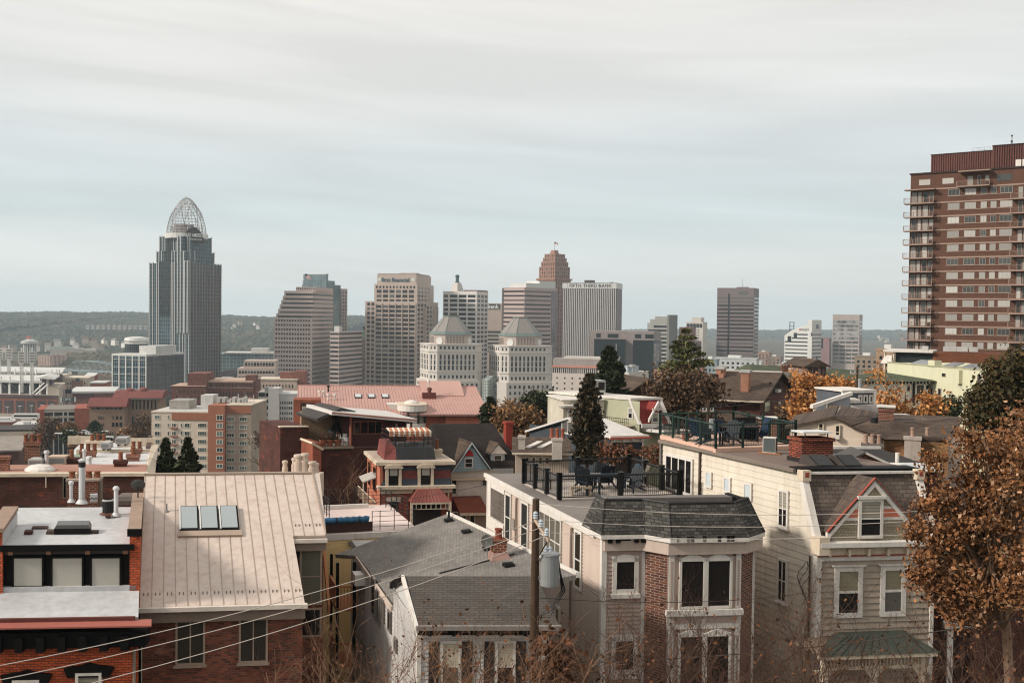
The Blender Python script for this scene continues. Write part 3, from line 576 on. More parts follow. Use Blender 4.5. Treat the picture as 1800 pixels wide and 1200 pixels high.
F=tower('dark_banded_slab','mauve slab tower with black ribbon windows and a roof mast, standing alone','skyscraper',1261,1326,1334,506,1500,8)
ms=plain('mauve_granite',(112,97,95),.7,.06);F.box('body',ms,0,F.W,0,F.D,0,F.H);fr,rt=F.front(),F.right();z=lambda y:fr.px(1290,y)[1];GK=glass('black_glazing',(22,18,20),.1,spec=.2)
F.bands(fr,.4,F.W-.3,z(646),z(520.5),19,.42,GK);F.bands(rt,.3,F.D-.3,z(646),z(520.5),19,.42,GB);F.part(fr.box(MB(),F.W*.3,F.W*.345,z(646),z(516),0,.16),'dark_strip',GK)
F.part(fr.box(MB(),F.W*.58,F.W*.84,z(518),z(511.5),-.5,.2),'louvre',G);F.box('roof_plant',ms,F.W*.5,F.W*.8,8,20,F.H,F.H+1.6);F.part(MB().cyl(F.W*.65,12,F.H,F.H+14,.3,.15,6),'mast',GRYM)
F=tower('white_store_offices','white building with black window bands, a slanted roof line and red star sign','office building',1379,1427,1443,586,1850,22)
wp=plain('white_panel',(202,200,194),.6,.05);fr,rt=F.front(),F.right();z=lambda y:fr.px(1405,y)[1];u=lambda x:fr.px(x,590)[0];yy=z(586)
F.part(MB().pry([(0,0),(F.W,0),(F.W,z(577)),(u(1421),z(569)),(u(1392),z(580)),(0,z(590))],0,F.D),'body',wp)
F.box('stair_tower',wp,u(1420),F.W+.5,-.5,F.D,0,z(562));F.part(rt.box(MB(),F.D*.4,F.D*.7,z(577),z(570),0,.7),'tower_window',G)
for k in range(8):y=586.5+k*6.6;F.part(fr.box(MB(),u(1396 if k==0 else(1392 if k==1 else 1380)),F.W,z(y+2.3),z(y),-.2,.15),'window_band',G);F.part(rt.box(MB(),0,F.D-.5,z(y+2.3),z(y),-.2,.6),'window_band',GB)
F.part(fr.box(MB(),u(1395),u(1401),z(593),z(585),-.2,.2),'dark_panel',G);F.part(fr.box(MB(),u(1384.5),u(1391),z(600),z(591),-.2,.2),'dark_panel',G);F.part(fr.box(MB(),u(1425.5),F.W+.6,z(590),z(584),0,.8),'dark_panel',G)
text(F,fr,"macy's",u(1415),z(578.5),4.2,plain('letter_black',(40,40,40)),d=.9);F.part(MB().prism([fr.pt(u(1406)+2.2*(1 if k%2==0 else .42)*math.sin(k*math.pi/5),z(579)+2.2*(1 if k%2==0 else .42)*math.cos(k*math.pi/5),.2)for k in range(10)],[fr.pt(u(1406)+2.2*(1 if k%2==0 else .42)*math.sin(k*math.pi/5),z(579)+2.2*(1 if k%2==0 else .42)*math.cos(k*math.pi/5),.7)for k in range(10)]),'red_star',plain('star_red',(190,40,40)))
m=MB()
for a in(1387.5,1394.5):fr.box(m,u(a)-.5,u(a)+.5,z(592),z(566),-2,-1)
for y in(566.5,573.5,580):fr.box(m,u(1386.5),u(1395.5),z(y)-.5,z(y)+.5,-2.2,-.8)
F.part(m,'roof_frame',DKM)
F=tower('small_mauve_block','small mauve block between the white offices and the reflective tower','building',1444,1458,1461,594,1800,15);F.box('body',plain('mauve_brick',(128,98,98)),0,F.W,0,F.D,0,F.H);F.part(F.front().box(MB(),0,F.W*.2,F.H-18,F.H-1,0,.2),'window',G)
F=tower('reflective_office_tower','beige tower with reflective glass squares, right of the white offices','office building',1464,1511,1516,553,1800,8)
F.box('body',plain('grey_beige',(160,146,138),.75),0,F.W,0,F.D,0,F.H);fr=F.front();z=lambda y:fr.px(1490,y)[1]
n_=N('mirror_glass');v_=n_.noise(n_.scale(n_.coords(),(1,1,.8)),.08,4);MATS['mirror_glass']=n_.out(n_.mix(n_.rng(v_,.42,.58,0,1),lin((150,154,154)),lin((52,58,60))),.1,0,.6)
F.bands(fr,1.5,F.W-1.5,z(598),z(562),5,.62,MATS['mirror_glass']);F.grid(fr,1,F.W-1,4,z(640),z(598),6,.86,.5,GB);F.bands(F.right(),.5,F.D-.5,z(640),z(562),11,.5,GB)
for i,(x0,x1,y,Y,c,lab)in enumerate(((1332,1352,620,1600,(150,122,108),'tan brick block at the foot of the dark banded slab'),(1350,1372,628,1500,(132,112,100),'brownish block behind the shingled brown house'),(1318,1338,636,1200,(190,186,180),'white low roof beside the dark banded slab'),(1540,1580,617,600,(150,122,98),'ochre brick building left of the brick apartment tower'),(1236,1260,634,900,(128,140,142),'teal glazed block behind the brown house chimney'),(1190,1236,640,800,(132,94,80),'red brick terrace behind the tiered pine'),(1150,1200,655,700,(142,106,90),'low brick block under the dark glass offices'),(1256,1330,632,1000,(170,172,170),'grey block low behind the brown house roof'),(1366,1390,642,1300,(150,140,130),'grey block left of the white offices'),(1502,1545,628,900,(128,112,96),'brown brick block right of the reflective tower'))):
 F=tower('city_building',lab,'building',x0,x1,x1+4,y,Y,12,group='low blocks of the far city');F.box('body',plain('city%d'%i,c,.8),0,F.W,0,F.D,0,F.H);F.box('parapet',MATS['city%d'%i],-.3,F.W+.3,-.3,F.D,F.H,F.H+1.2)
 F.grid(F.front(),1,F.W-1,max(3,int(F.W/5)),F.H-18,F.H-2,4,.45,.5,G);F.box('roof_plant',WHT,F.W*.3,F.W*.6,3,9,F.H+1.2,F.H+3.5)
RB=brick('far_red_brick',(132,74,58),(116,64,52),(140,110,96),.6,.25,.03,bump=.1);RBB=brick('orange_brick',(150,80,62),(140,74,58),(170,110,90),.6,.25,.03,bump=.1)
CON=plain('concrete',(178,168,156),.85,.1,streak=.3);WRF=plain('white_roof',(192,190,186),.7,.12,.3,streak=.2);DRF=plain('dark_roof',(66,62,60),.9,.2);TAN=plain('tan_stucco',(200,186,168),.85,.07)
F=Fr('stadium','ballpark with brick podium, dark openings and white roof trusses at the left edge','stadium',(-60,695,905),(101,692,900),-97,C=(120,660,1010),cb=True)
fr,W_=F.front(),F.W;z=lambda y:fr.px(60,y)[1];u=lambda x:fr.px(x,700)[0]
F.box('podium',RB,0,W_,0,F.D,0,F.za);F.part(fr.box(MB(),0,W_,z(699),z(694),0,.5),'louvre_band',plain('louvre',(84,66,64)))
for a,b in((-30,-12),(-12,3),(8,23),(28,43),(47,61),(66,80),(85,97)):F.part(fr.box(MB(),u(a),u(b),z(726),z(704.5),-1,.2),'opening',plain('opening_dark',(72,62,60)))
F.part(fr.box(MB(),0,W_,0,z(727.5),0,2),'base',CON);F.box('terrace',CON,0,W_,.2,F.D,F.za,F.za+1.6)
F.part(MB().prx([(12,F.za+1),(42,F.za+1),(42,z(664)),(30,z(672))],0,W_-8),'stand',plain('stand_grey',(108,104,102),.8))
F.part(MB().prx([(6,z(674)),(46,z(668)),(46,z(664)),(6,z(670))],-5,W_*.83),'roof',WHT);F.part(MB().prx([(60,z(664)),(95,z(659)),(95,z(656)),(60,z(661))],-5,W_*.98),'upper_roof',WHT)
F.box('back_wall',plain('stand_maroon',(84,58,58)),0,W_*.95,70,90,F.za,z(660));
for x in(-20,0,16,34,53,70):F.part(MB().tube([(u(x),4,F.za),(u(x)-1,10,z(664))],1.1,4).tube([(u(x),30,F.za),(u(x)-12,8,z(672))],.6,4),'column',WHT)
e=u(83);F.part(MB().tube([(e,5,F.za),(e,5,z(663))],1.4,4).tube([(e,5,z(676)),(e-12,5,F.za)],.9,4).tube([(e-3,5,z(673)),(e-16,5,F.za)],.7,4),'end_frame',WHT)
F.part(MB().pry([(u(64),z(664)),(u(98),z(666)),(u(98),z(664)),(u(80),z(660))],-4,40),'end_roof',WHT);F.box('end_block',plain('stand_maroon',(84,58,58)),u(72),u(82),6,30,F.za+1.6,z(666));F.box('end_wall',TAN,u(84),u(104),2,60,0,z(680))
for x in(13,33,52,81,90,95):F.part(MB().tube([(u(x),46,z(664)),(u(x),46,z(654))],.7,4),'roof_mast',WHT)
for px,y0,y1,yb,Y,lab in((15.7,613,632.5,660,960,'farther left of the three stadium light towers'),(37.9,618,639,690,897,'middle stadium light tower, tall white lattice mast'),(56.5,618,638.6,690,897.5,'right stadium light tower nearest the river bridge'),(-1,613,632,660,962,'stadium light tower cut off by the left picture edge')):
 F=Fr('stadium_light_tower',lab,'light tower',(px-5.2,y0,Y),(px+5.2,y0,Y),P(px,yb,Y).z,group='stadium light towers')
 m=MB();c=F.W/2;h=F.za-9.5
 for q in(-.9,.9):
  for r in(-.9,.9):m.tube([(c+q,r,0),(c+q,r,h)],.32,4)
 k=0
 while k<h-2:m.tube([(c-.9,-.9,k),(c+.9,-.9,k+2)],.18,4).tube([(c+.9,-.9,k),(c-.9,-.9,k+2)],.18,4);k+=2.2
 F.part(m,'mast',WHT);m=MB()
 for i in range(5):m.box(0,F.W,-.3,.3,h+9.5*i/4-.25,h+9.5*i/4+.25)
 for i in range(5):m.box(F.W*i/4-.2,F.W*i/4+.2,-.35,.35,h,h+9.5)
 F.part(m,'lamp_frame',WHT)
 for i in range(4):F.box('lamp_row',plain('lamp_grey',(126,122,116),.4),.3,F.W-.3,-.6,-.2,h+2.38*i+.7,h+2.38*i+1.9)
 F.part(MB().box(c-.6,c+.6,-.4,.4,h+9.5,h+13),'cap',WHT)
F=Fr('truss_bridge','long grey blue steel truss bridge over the river behind the stadium','bridge',(-60,641,1700),(200,643,1560),-116);bs=plain('bridge_steel',(122,136,138),.6)
F.box('deck',bs,0,F.W*1.3,0,14,F.za-2.4,F.za);fr=F.front();u=lambda x:fr.px(x,640)[0]
for v in(0,13):
 m=MB();x0,x1=u(118),F.W*1.25;n=14;hh=[F.za+10+3.5*math.sin(math.pi*min(1,i/7))for i in range(n+1)];hh[0]=F.za
 for i in range(n):
  a,b=x0+(x1-x0)*i/n,x0+(x1-x0)*(i+1)/n
  m.tube([(a,v,hh[i]),(b,v,hh[i+1])],.75,4).tube([(b,v,F.za),(b,v,hh[i+1])],.4,4);m.tube([(a,v,F.za)if i%2==0 else(a,v,hh[i]),(b,v,hh[i+1])if i%2==0 else(b,v,F.za)],.6,4)
 F.part(m,'truss',bs)
for x in(20,70,122,175):F.box('pier',CON,u(x)-3.5,u(x)+3.5,1,13,0,F.za-2.4)
F=Fr('round_hotel_tower','round concrete hotel tower with an overhanging top floor across the river','hotel',(37.5,601,2050),(68.5,601,2050),-108)
c=F.W/2;m=MB().cyl(c,0,0,F.za-4,11.5,None,24);F.part(m,'shaft',plain('hotel_dark',(96,98,98)));
for k in range(16):a=2*math.pi*k/16;F.part(MB().cyl(c+11.7*math.cos(a),11.7*math.sin(a),0,F.za-4,.9,None,5),'mullion',WHT)
F.part(MB().lathe(c,0,[(12,F.za-4),(17,F.za-2.5),(17,F.za+1),(15,F.za+1),(15,F.za+2.5),(6,F.za+5),(6,F.za+7)],24),'top_floor',plain('hotel_white',(186,186,182)));F.box('sign',plain('sign_red',(176,92,86)),c-4,c+4,-6.5,-5.5,F.za+7,F.za+12)
F=tower('pink_flats','pink apartment block on the far river bank under the hillside','apartment building',67,88,118,625,2000,30,zb=-108);pf=plain('pink_flats',(186,156,142));F.box('body',pf,0,F.W,0,F.D,0,F.H)
for i in range(4):F.box('bay',pf,F.W-.1+i*.1,F.W+2.5,F.D*(i/4+.03),F.D*(i/4+.15),0,F.H+2)
F.grid(F.front(),1,F.W-1,4,F.H-18,F.H,5,.4,.5,GB);F.grid(F.right(),1,F.D-1,9,F.H-18,F.H,5,.35,.5,GB);F.box('roof',plain('slate_green',(110,120,112)),F.W*.2,F.W*.8,2,F.D*.8,F.H,F.H+2)
F=tower('long_white_hall','long low white hall at the foot of the wooded hillside','building',88,168,172,613,2140,5,zb=-108);F.box('body',ws,0,F.W,0,20,0,F.H);F.box('end_pavilion',ws,F.W*.5,F.W*.72,-1,18,0,F.H+1);F.box('end_pavilion',ws,F.W*.78,F.W,-6,10,0,F.H-3);F.part(MB().prx([(0,F.H),(20,F.H),(10,F.H+4)],0,F.W*.5),'roof',plain('slate_green',(110,120,112)))
F=tower('hill_terrace','pale terrace of townhouses strung along the wooded hillside','row houses',150,262,264,572,3300,3,zb=-100);F.zb=P(200,580,3300).z
h=9;z0=F.H-14;F.box('base',plain('grass_bank',(92,96,74)),-10,F.W,6,30,z0-6,z0)
for i in range(12):F.box('gable_house',ws,F.W*i/12,F.W*(i+.62)/12,5,20,z0,F.H-4);F.part(MB().prx([(4,F.H-4),(21,F.H-4),(12,F.H)],F.W*i/12,F.W*(i+.7)/12),'roof',plain('slate_grey',(120,116,112)))
hc=[(204,200,192),(188,178,164),(210,206,200),(170,158,148)]
for i in range(46):
 if i<16:px,py,Y=random.uniform(100,262),random.uniform(596,612),random.uniform(2100,2400)
 elif i<30:px,py,Y=random.uniform(390,476),random.uniform(566,584),random.uniform(3300,4200)
 elif i<36:px,py,Y=random.uniform(0,110),random.uniform(606,616),random.uniform(2100,2300)
 else:px,py,Y=random.uniform(1525,1590),random.uniform(590,602),random.uniform(4300,5000)
 b=P(px,py,Y);w=random.uniform(8,14);hh=random.uniform(3,5);o=empty('hillside_house',b,'tiny pale house among the trees of the far hills','house','tiny houses on the far hills',random.uniform(-.6,.6))
 MB().box(-w/2,w/2,-5,5,-7,hh).build('wall',plain('house%d'%(i%4),hc[i%4]),o);MB().prx([(-5.6,hh),(5.6,hh),(0,hh+4)],-w/2-.5,w/2+.5).build('roof',plain(('slate_grey','roof_brown')[i%2],((120,116,112),(104,88,78))[i%2]),o)
F=tower('beige_garage','beige block with small square windows between the stadium and the glass block','building',94,155,160,664,1000,8);F.box('body',TAN,0,F.W,0,40,0,F.H);F.box('upper',TAN,F.W*.05,F.W*.3,4,30,F.H,F.H+2.5);F.grid(F.front(),1,F.W-2,13,F.H-12,F.H-3,2,.42,.5,G);F.part(F.front().box(MB(),F.W*.52,F.W*.85,F.H-14,F.H-2,0,.8),'frame',plain('rose_frame',(150,112,100)));F.box('sign',plain('green_sign',(60,92,76)),F.W*.65,F.W*.75,-1,0,F.H-3,F.H)
F=tower('red_shed_roof','building with a slanted red gable and white roof before the river','building',142,158,172,664,1060,40);F.box('body',RBB,0,F.W,0,F.D,0,F.H-2);F.part(MB().prx([(0,F.H-2),(F.D,F.H-2),(F.D,F.H+4)],0,F.W),'gable',RBB);F.part(MB().slab([(-1,-1,F.H-1.6),(F.W+.5,-1,F.H-1.6),(F.W+.5,F.D,F.H+4.5),(-1,F.D,F.H+4.5)],.6),'roof',WRF)
F=tower('small_brick_block','small red brick block with dark windows beside the glass office block','building',158,184,192,674,940,10);F.box('body',RBB,0,F.W,0,30,0,F.H);F.grid(F.front(),1,F.W-2,6,F.H-20,F.H-1,4,.5,.5,G);F.box('roof',WRF,-.5,F.W+.5,-.5,30,F.H,F.H+1)
F=tower('arena','brick arena with a white roof rim and dark openings left of the glass block','arena',126,198,204,690,800,4);fr=F.front();F.box('body',RB,0,F.W,0,50,0,F.H);F.box('roof',WHT,-2,F.W+2,-2,50,F.H,F.H+1.4)
for i in range(4):F.part(fr.box(MB(),5+i*7.5,10+i*7.5,F.H-20,F.H-9,-.5,.2),'opening',MATS['opening_dark'])
F.part(fr.box(MB(),3,F.W*.55,F.H-4.5,F.H-1,0,.3),'louvre_band',plain('maroon',(92,58,62)))
F=tower('scoreboard','outdoor screen reading LIFE on a steel frame before the arena','scoreboard',106,133,134,698,760,3,zb=-95);fr=F.front();h0=F.H-3.2
F.part(fr.box(MB(),0,F.W,h0,F.H,-1,0),'screen',plain('screen_teal',(40,66,76),.4));text(F,fr,'LIFE',F.W*.42,(h0+F.H)/2,1.9,LETT,d=.15,bold=.05,sx=1.2)
for a in(0,.9):F.part(fr.box(MB(),F.W*a,F.W*(a+.1),h0,F.H,0,.1),'side_panel',LETT)
F.part(MB().box(2,2.8,-1,0,0,F.H+6).box(F.W-3,F.W-2.2,-1,0,0,F.H+6).box(F.W*.45,F.W*.52,-1,0,0,h0),'frame',GRYM);F.part(fr.box(MB(),F.W*.3,F.W*.75,F.H+2.6,F.H+5.6,-1,0),'upper_screen',DKM);F.part(fr.box(MB(),.5,F.W-1,h0-4,h0-2.6,-1,.2).box(0,0,0,0,0,0)if False else fr.box(MB(),.5,F.W-1,h0-4,h0-2.6,-1,.2),'catwalk',WHT)
F=tower('parking_garage','open parking garage of grey decks between orange brick end walls','parking garage',65,157,160,720,590,2);fr=F.front();u=lambda x:fr.px(x,735)[0]
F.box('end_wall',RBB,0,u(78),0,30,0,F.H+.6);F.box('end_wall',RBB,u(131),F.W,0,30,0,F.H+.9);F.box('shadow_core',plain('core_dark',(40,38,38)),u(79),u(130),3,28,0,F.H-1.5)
for k in range(5):F.part(MB().box(u(78),u(131),.3,30,F.H-1.2-k*3.2,F.H-k*3.2),'deck',CON)
for x in(94,111,119):F.part(MB().box(u(x)-.35,u(x)+.35,.6,1.2,0,F.H-1),'column',WHT)
F.box('roof',plain('deck_grey',(126,116,108)),u(78),u(131),.5,30,F.H,F.H+.5)
F=tower('sandstone_hall','brownish sandstone hall with flat red tiled roofs and arched windows','building',157,219,224,712,520,12);fr=F.front();sst=plain('sandstone',(140,116,98),.9,.12,.4);rtl=plain('red_tile',(112,64,59),.8)
F.box('body',sst,0,F.W,0,14,0,F.H-1);z=lambda y:fr.px(190,y)[1];F.part(MB().prx([(-1.2,F.H-1),(15,F.H-1),(15,F.H),(5,F.H+3.4),(-1.2,F.H-.4)],-1,F.W+1),'roof',rtl)
F.grid(fr,1,F.W-1,7,z(719),z(714),1,.72,.95,G);F.grid(fr,4,F.W*.42,3,z(737),z(731),1,.45,.9,G);F.grid(fr,F.W*.62,F.W*.95,3,z(737),z(731),1,.5,.9,G);F.grid(fr,4,F.W*.42,3,z(749),z(744),1,.45,.9,G);F.grid(fr,F.W*.62,F.W*.95,3,z(750),z(742),1,.6,.9,G);F.grid(fr,F.W*.1,F.W*.9,12,z(765),z(758),1,.3,.8,G)
F.box('east_wing',sst,F.W*.9,F.W*1.9,9,28,0,F.H+3);f2=Face(F,(F.W*.95,9),(F.W*1.9,9));F.part(MB().prx([(7,F.H+3),(30,F.H+3),(22,F.H+6),(14,F.H+6)],F.W*.55,F.W*2),'wing_roof',rtl);F.box('wing_eave',plain('copper_eave',(150,150,138)),F.W*.85,F.W*1.93,7.6,9,F.H+2.3,F.H+3.1)
F.grid(f2,2,f2.L-1,7,F.H-3,F.H+2,1,.45,.9,G);F.grid(f2,2,f2.L-1,7,F.H-12,F.H-6,1,.45,.9,G);F.part(MB().lathe(F.W*1.35,16,[(2.5,F.H+6),(2.2,F.H+7),(.4,F.H+8)],10),'roof_vent',rtl);F.part(MB().lathe(F.W*.95,16,[(2.8,F.H+5.5),(2.3,F.H+6.7),(.4,F.H+7.6)],10),'roof_vent',rtl)
for nm,lab,x0,x1,y,Y,m,wm__ in(('white_roofed_block','low brick block with white flat roof by the left edge under the stadium',-30,24,742,560,RBB,0),('brick_office_row','dark brick row with pale frieze and small windows at the left edge',-30,62,757,430,brick('dark_far_brick',(96,62,54),(82,52,46),(110,90,80),.6,.25,.03,bump=.1),1),('shed_roofed_block','brown brick block with sloping grey roof under the brick row at left',-20,32,790,300,MATS['dark_far_brick'],2),('white_roof_annex','annex with stepped white roofs beside the garage end wall',20,57,750,500,RB,0)):
 F=tower(nm,lab,'building',x0,x1,x1+12,y,Y,8,zb=-92);F.box('body',m,0,F.W,0,F.D,0,F.H);fr=F.front()
 if wm__==0:F.box('roof',WRF,-.4,F.W+.4,-.4,F.D,F.H,F.H+.7);F.box('roof_plant',WRF,F.W*.5,F.W*.8,4,9,F.H+.7,F.H+2);F.grid(fr,1,F.W-1,5,F.H-8,F.H-2,2,.3,.4,G)
 if wm__==1:F.box('roof',DRF,-.4,F.W+.4,-.4,F.D,F.H,F.H+.7);F.part(fr.box(MB(),0,F.W,F.H-3,F.H,0,.25),'frieze',TAN);F.grid(fr,1,F.W-1,9,F.H-2.6,F.H-.8,1,.4,.8,G);F.grid(fr,1,F.W-1,9,F.H-7.5,F.H-4.5,1,.4,.8,G)
 if wm__==2:F.part(MB().slab([(-1,-1,F.H),(F.W+1,-1,F.H),(F.W+1,F.D,F.H+2.5),(-1,F.D,F.H+2.5)],.5),'roof',plain('shed_grey',(140,130,122)));F.grid(fr,1,F.W-1,3,F.H-5,F.H-2,1,.3,.8,G)
F=tower('tan_orange_flats','seven storey tan and orange apartment block with white framed windows','apartment building',266,440,443,727,390,14,D=25);fr=F.front();H=F.H;u=lambda x:fr.px(x,770)[0];z=lambda y:fr.px(330,y)[1];OR=plain('orange_stucco',(150,98,75),.85,.06);F.D=26
F.box('body',TAN,0,u(396),0,F.D,0,H);F.box('body_east',plain('taupe_stucco',(158,142,126),.85),u(394),F.W,1.2,F.D,0,z(712));F.box('stair_bay',OR,u(367),u(396),-1,8,0,z(711))
F.part(fr.box(MB(),u(302),u(367),z(738),z(725),0,.3),'orange_band',OR);F.part(Face(F,(u(396),1.2),(F.W,1.2)).box(MB(),0,F.W-u(396),z(726),z(713),0,.25),'orange_band',OR);F.box('parapet',TAN,-.2,u(367),-.2,F.D,H,H+.5)
F.box('roof',WRF,.8,u(366),1,F.D-1,H+.5,H+.62);F.box('roof_plant',plain('plant_tan',(150,144,136)),u(285),u(320),8,18,H+.6,H+4);F.box('roof_plant',WRF,u(340),u(362),9,16,H+.6,H+6);F.box('parapet',TAN,u(396),F.W+.2,1,F.D,z(712),z(710))
for i in range(9):F.box('antenna',WHT,u(400+i*4.6),u(400.8+i*4.6),3+i%3*2,3.4+i%3*2,z(710),z(710)+random.uniform(1.5,3.5))
for i in range(6):F.box('roof_unit',plain('unit_grey',(170,168,164)),u(370+i*9),u(376+i*9),8,12,z(710),z(710)+random.uniform(1,2.2))
gv=glass('flat_glazing',(66,80,76),.1,.6);WF=plain('white_frame_paint',(214,208,198),.6,.05)
fb=Face(F,(u(394),1.2),(F.W,1.2));fs=Face(F,(u(367),-1),(u(396),-1));wf_=lambda fc,x0,x1,y0,y1,mu=1:win(F,fc,(fc.px(x0,(y0+y1)/2)[0],fc.px(x1,(y0+y1)/2)[0],fc.px((x0+x1)/2,y1)[1],fc.px((x0+x1)/2,y0)[1]),WF,gv,.16,mull=mu,proud=.12)
for k in range(8):
 y=729+k*14.3
 for x0,x1,mu in((271.5,281.5,1),(294,298,0),(302,311,2),(317,321,0),(324,334,1),(347.5,363,3)):wf_(fr,x0,x1,y,y+8,mu)
 if k<7:wf_(fs,380.5,392,y,y+9.5 if k<4 else y+8,1)
 wf_(fb,398,412,y-11,y-3.5,2);wf_(fb,420.5,434.5,y-11,y-3.5,2)
 if 1<=k<6:F.part(fr.box(MB(),u(301),u(312),z(y+10.5),z(y+8),0,.9),'balcony',plain('balcony_red',(140,92,78)))
F=tower('brick_hotel','long dark red brick hotel with limestone bands behind the tan and orange flats','hotel',305,445,458,671,620,8);fr=F.front();z=lambda y:fr.px(400,y)[1];u=lambda x:fr.px(x,680)[0];dr=brick('hotel_brick',(112,66,56),(98,58,50),(116,88,78),.6,.25,.03,bump=.1);ls_=plain('limestone_trim',(176,150,132))
F.box('body',dr,u(330),F.W,0,F.D,0,F.H);F.box('west_wing',dr,0,u(365),-6,30,0,z(678));F.box('west_tower',dr,u(332),u(366),-4,20,0,z(656));F.box('east_tower',dr,u(430),F.W+1,3,14,0,z(660))
for y in(680.5,699):F.part(fr.box(MB(),u(365),F.W,z(y+1),z(y),0,.3),'band',ls_)
F.box('cornice',ls_,u(364),F.W,-.5,F.D,F.H-.5,F.H+.5);F.grid(fr,u(368),u(444),14,z(712),z(672),3,.34,.55,GB);fw_=Face(F,(0,-6),(u(365),-6));F.grid(fw_,2,fw_.L-1,8,z(712),z(682),3,.34,.55,GB);F.box('cornice',ls_,-.4,u(365),-6.4,20,z(678),z(677));F.box('roof_plant',plain('plant_grn',(140,146,138)),u(338),u(360),-2,8,z(668),z(661))
F=tower('white_clinic','white block with blank stair tower and dark window strips, right of the orange flats','building',453,522,526,694,560,6);fr=F.front();z=lambda y:fr.px(490,y)[1];u=lambda x:fr.px(x,720)[0];wc=plain('white_concrete',(178,174,170),.8,.08,streak=.2)
F.box('west_wing',plain('wing_grey',(150,146,142)),0,u(473),1,20,0,z(689));F.box('stair_tower',wc,u(472),u(491),-1,12,0,z(682));F.box('east_wing',wc,u(490),F.W,0,20,0,F.H);F.box('parapet',WRF,u(490),F.W,-.2,20,F.H,F.H+.8);F.box('roof_plant',GRYM,u(464),u(477),2,8,z(689),z(681))
f1=Face(F,(0,1),(u(473),1));
for k in range(7):F.part(f1.box(MB(),.3,f1.L*.6,z(697+k*11.5),z(690.5+k*11.5),-.2,.15),'window_band',G);F.part(f1.box(MB(),f1.L*.68,f1.L-.5,z(697+k*11.5),z(690.5+k*11.5),-.2,.15),'window_band',G)
F.grid(fr,u(491.5),u(514),6,z(740),z(703),4,.5,.55,G,skip=lambda i,j:i==3 and False)
F=tower('old_beige_block','old beige block with rows of small windows and a brick roof tower','building',452,522,530,668,720,8);F.box('body',plain('old_beige',(178,158,142)),0,F.W,0,F.D,0,F.H);F.grid(F.front(),1,F.W-2,11,F.H-20,F.H-2,4,.32,.5,G);F.box('cornice',TAN,-.5,F.W+.5,-.5,F.D,F.H,F.H+.8);F.box('roof_tower',RB,F.W*.55,F.W*.95,4,14,F.H,F.H+5);F.box('roof_tower',RB,F.W*.9,F.W*1.2,2,16,0,F.H+6)
F=tower('beige_ribbon_block','beige office block with dark windows left of the stepped tower base','building',417,484,488,634,980,6);F.box('body',be,0,F.W,0,30,0,F.H-7);F.box('upper',be,F.W*.16,F.W,2,30,F.H-7,F.H);F.grid(F.front(),1,F.W-1,12,F.H-40,F.H-8,6,.7,.4,G);F.grid(Face(F,(F.W*.16,2),(F.W,2)),1,F.W*.8,10,F.H-6,F.H-1,1,.7,.6,G)
F=tower('glass_fronted_arena','low blue glass building with white roofs right of the crowned tower','building',385,480,486,622,1230,4);F.box('body',curtainwall('arena_glass',(112,130,134),(94,114,120),(150,158,158),4,4,.08),0,F.W,0,40,0,F.H);F.box('roof',WHT,F.W*.1,F.W+1,-1,40,F.H,F.H+1.5);F.box('roof_plant',WHT,F.W*.58,F.W*.9,8,30,F.H+1.5,F.H+6)
F=Fr('domed_arena','dark shallow domed arena roof below the blue glass building','arena',(384,664,1100),(428,664,1100),-97);n=12;F.part(MB().pry([(F.W*.5-F.W*.55*math.cos(math.pi*k/n),F.za+8.5*math.sin(math.pi*k/n))for k in range(n+1)],0,40),'roof',plain('dome_dark',(62,58,60)));F.box('wall',plain('dome_wall',(84,76,74)),0,F.W,1,39,0,F.za);F.part(MB().pry([(F.W*.1,F.za-2),(F.W*.7,F.za-2),(F.W*.6,F.za+1.2),(F.W*.2,F.za+1.2)],-12,0),'entrance_roof',WHT)
DB=brick('dark_old_brick',(86,46,38),(62,36,32),(80,62,54),.3,.1,.012,var=.45,blotch=(140,70,48));OB=brick('orange_old_brick',(138,74,56),(124,64,48),(150,100,80),.3,.1,.012);CHB=brick('chimney_brick',(122,64,48),(92,50,40),(150,126,108),.24,.1,.014)
POT=plain('terracotta',(124,77,56),.85,.25);CRM=plain('cream_trim',(202,186,164),.7,.1,streak=.25);WTR=plain('white_trim',(210,203,194),.65,.08,streak=.2)
SH=brick('grey_shingle',(84,76,70),(64,58,55),(46,42,40),.45,.16,.01,'xz',zs=2.2,var=.2,bump=.6);SHB=brick('brown_shingle',(90,74,62),(70,58,50),(50,42,38),.45,.16,.01,'xz',zs=2.,var=.25,bump=.6);SHD=brick('black_shingle',(48,40,37),(38,33,31),(34,30,29),.5,.2,.01,'xz',zs=1.6,var=.35,bump=.5)
CUR=glass('curtained_glass',(150,146,138),.2,.3);WD=glass('house_glass',(26,26,26),.06,.4);BLD=blind('blind_glass',(150,144,130),.12)
SLV=plain('silver_roof',(196,194,192),.55,.14,.35,3,streak=.25,dirt=(120,112,104));FLT=plain('flat_roof_grey',(120,112,106),.9,.2,.3)
def hwin(F,fc,x0,y0,x1,y1,fr_=None,gl_=None,fw=.1,**k):return win(F,fc,fc.rect(x0,y0,x1,y1),fr_ or WTR,gl_ or WD,fw,**k)
def pots(F,u,v,z,n,par=None,r=.14,h=.55,sp=.42,m=None):
 for i in range(n):
  a=u+(i-(n-1)/2)*sp;F.part(MB().lathe(a,v,[(r*1.15,z),(r,z+h*.2),(r*.9,z+h*.8),(r*1.15,z+h*.85),(r*1.1,z+h)],10),'chimney_pot',m or POT,par)
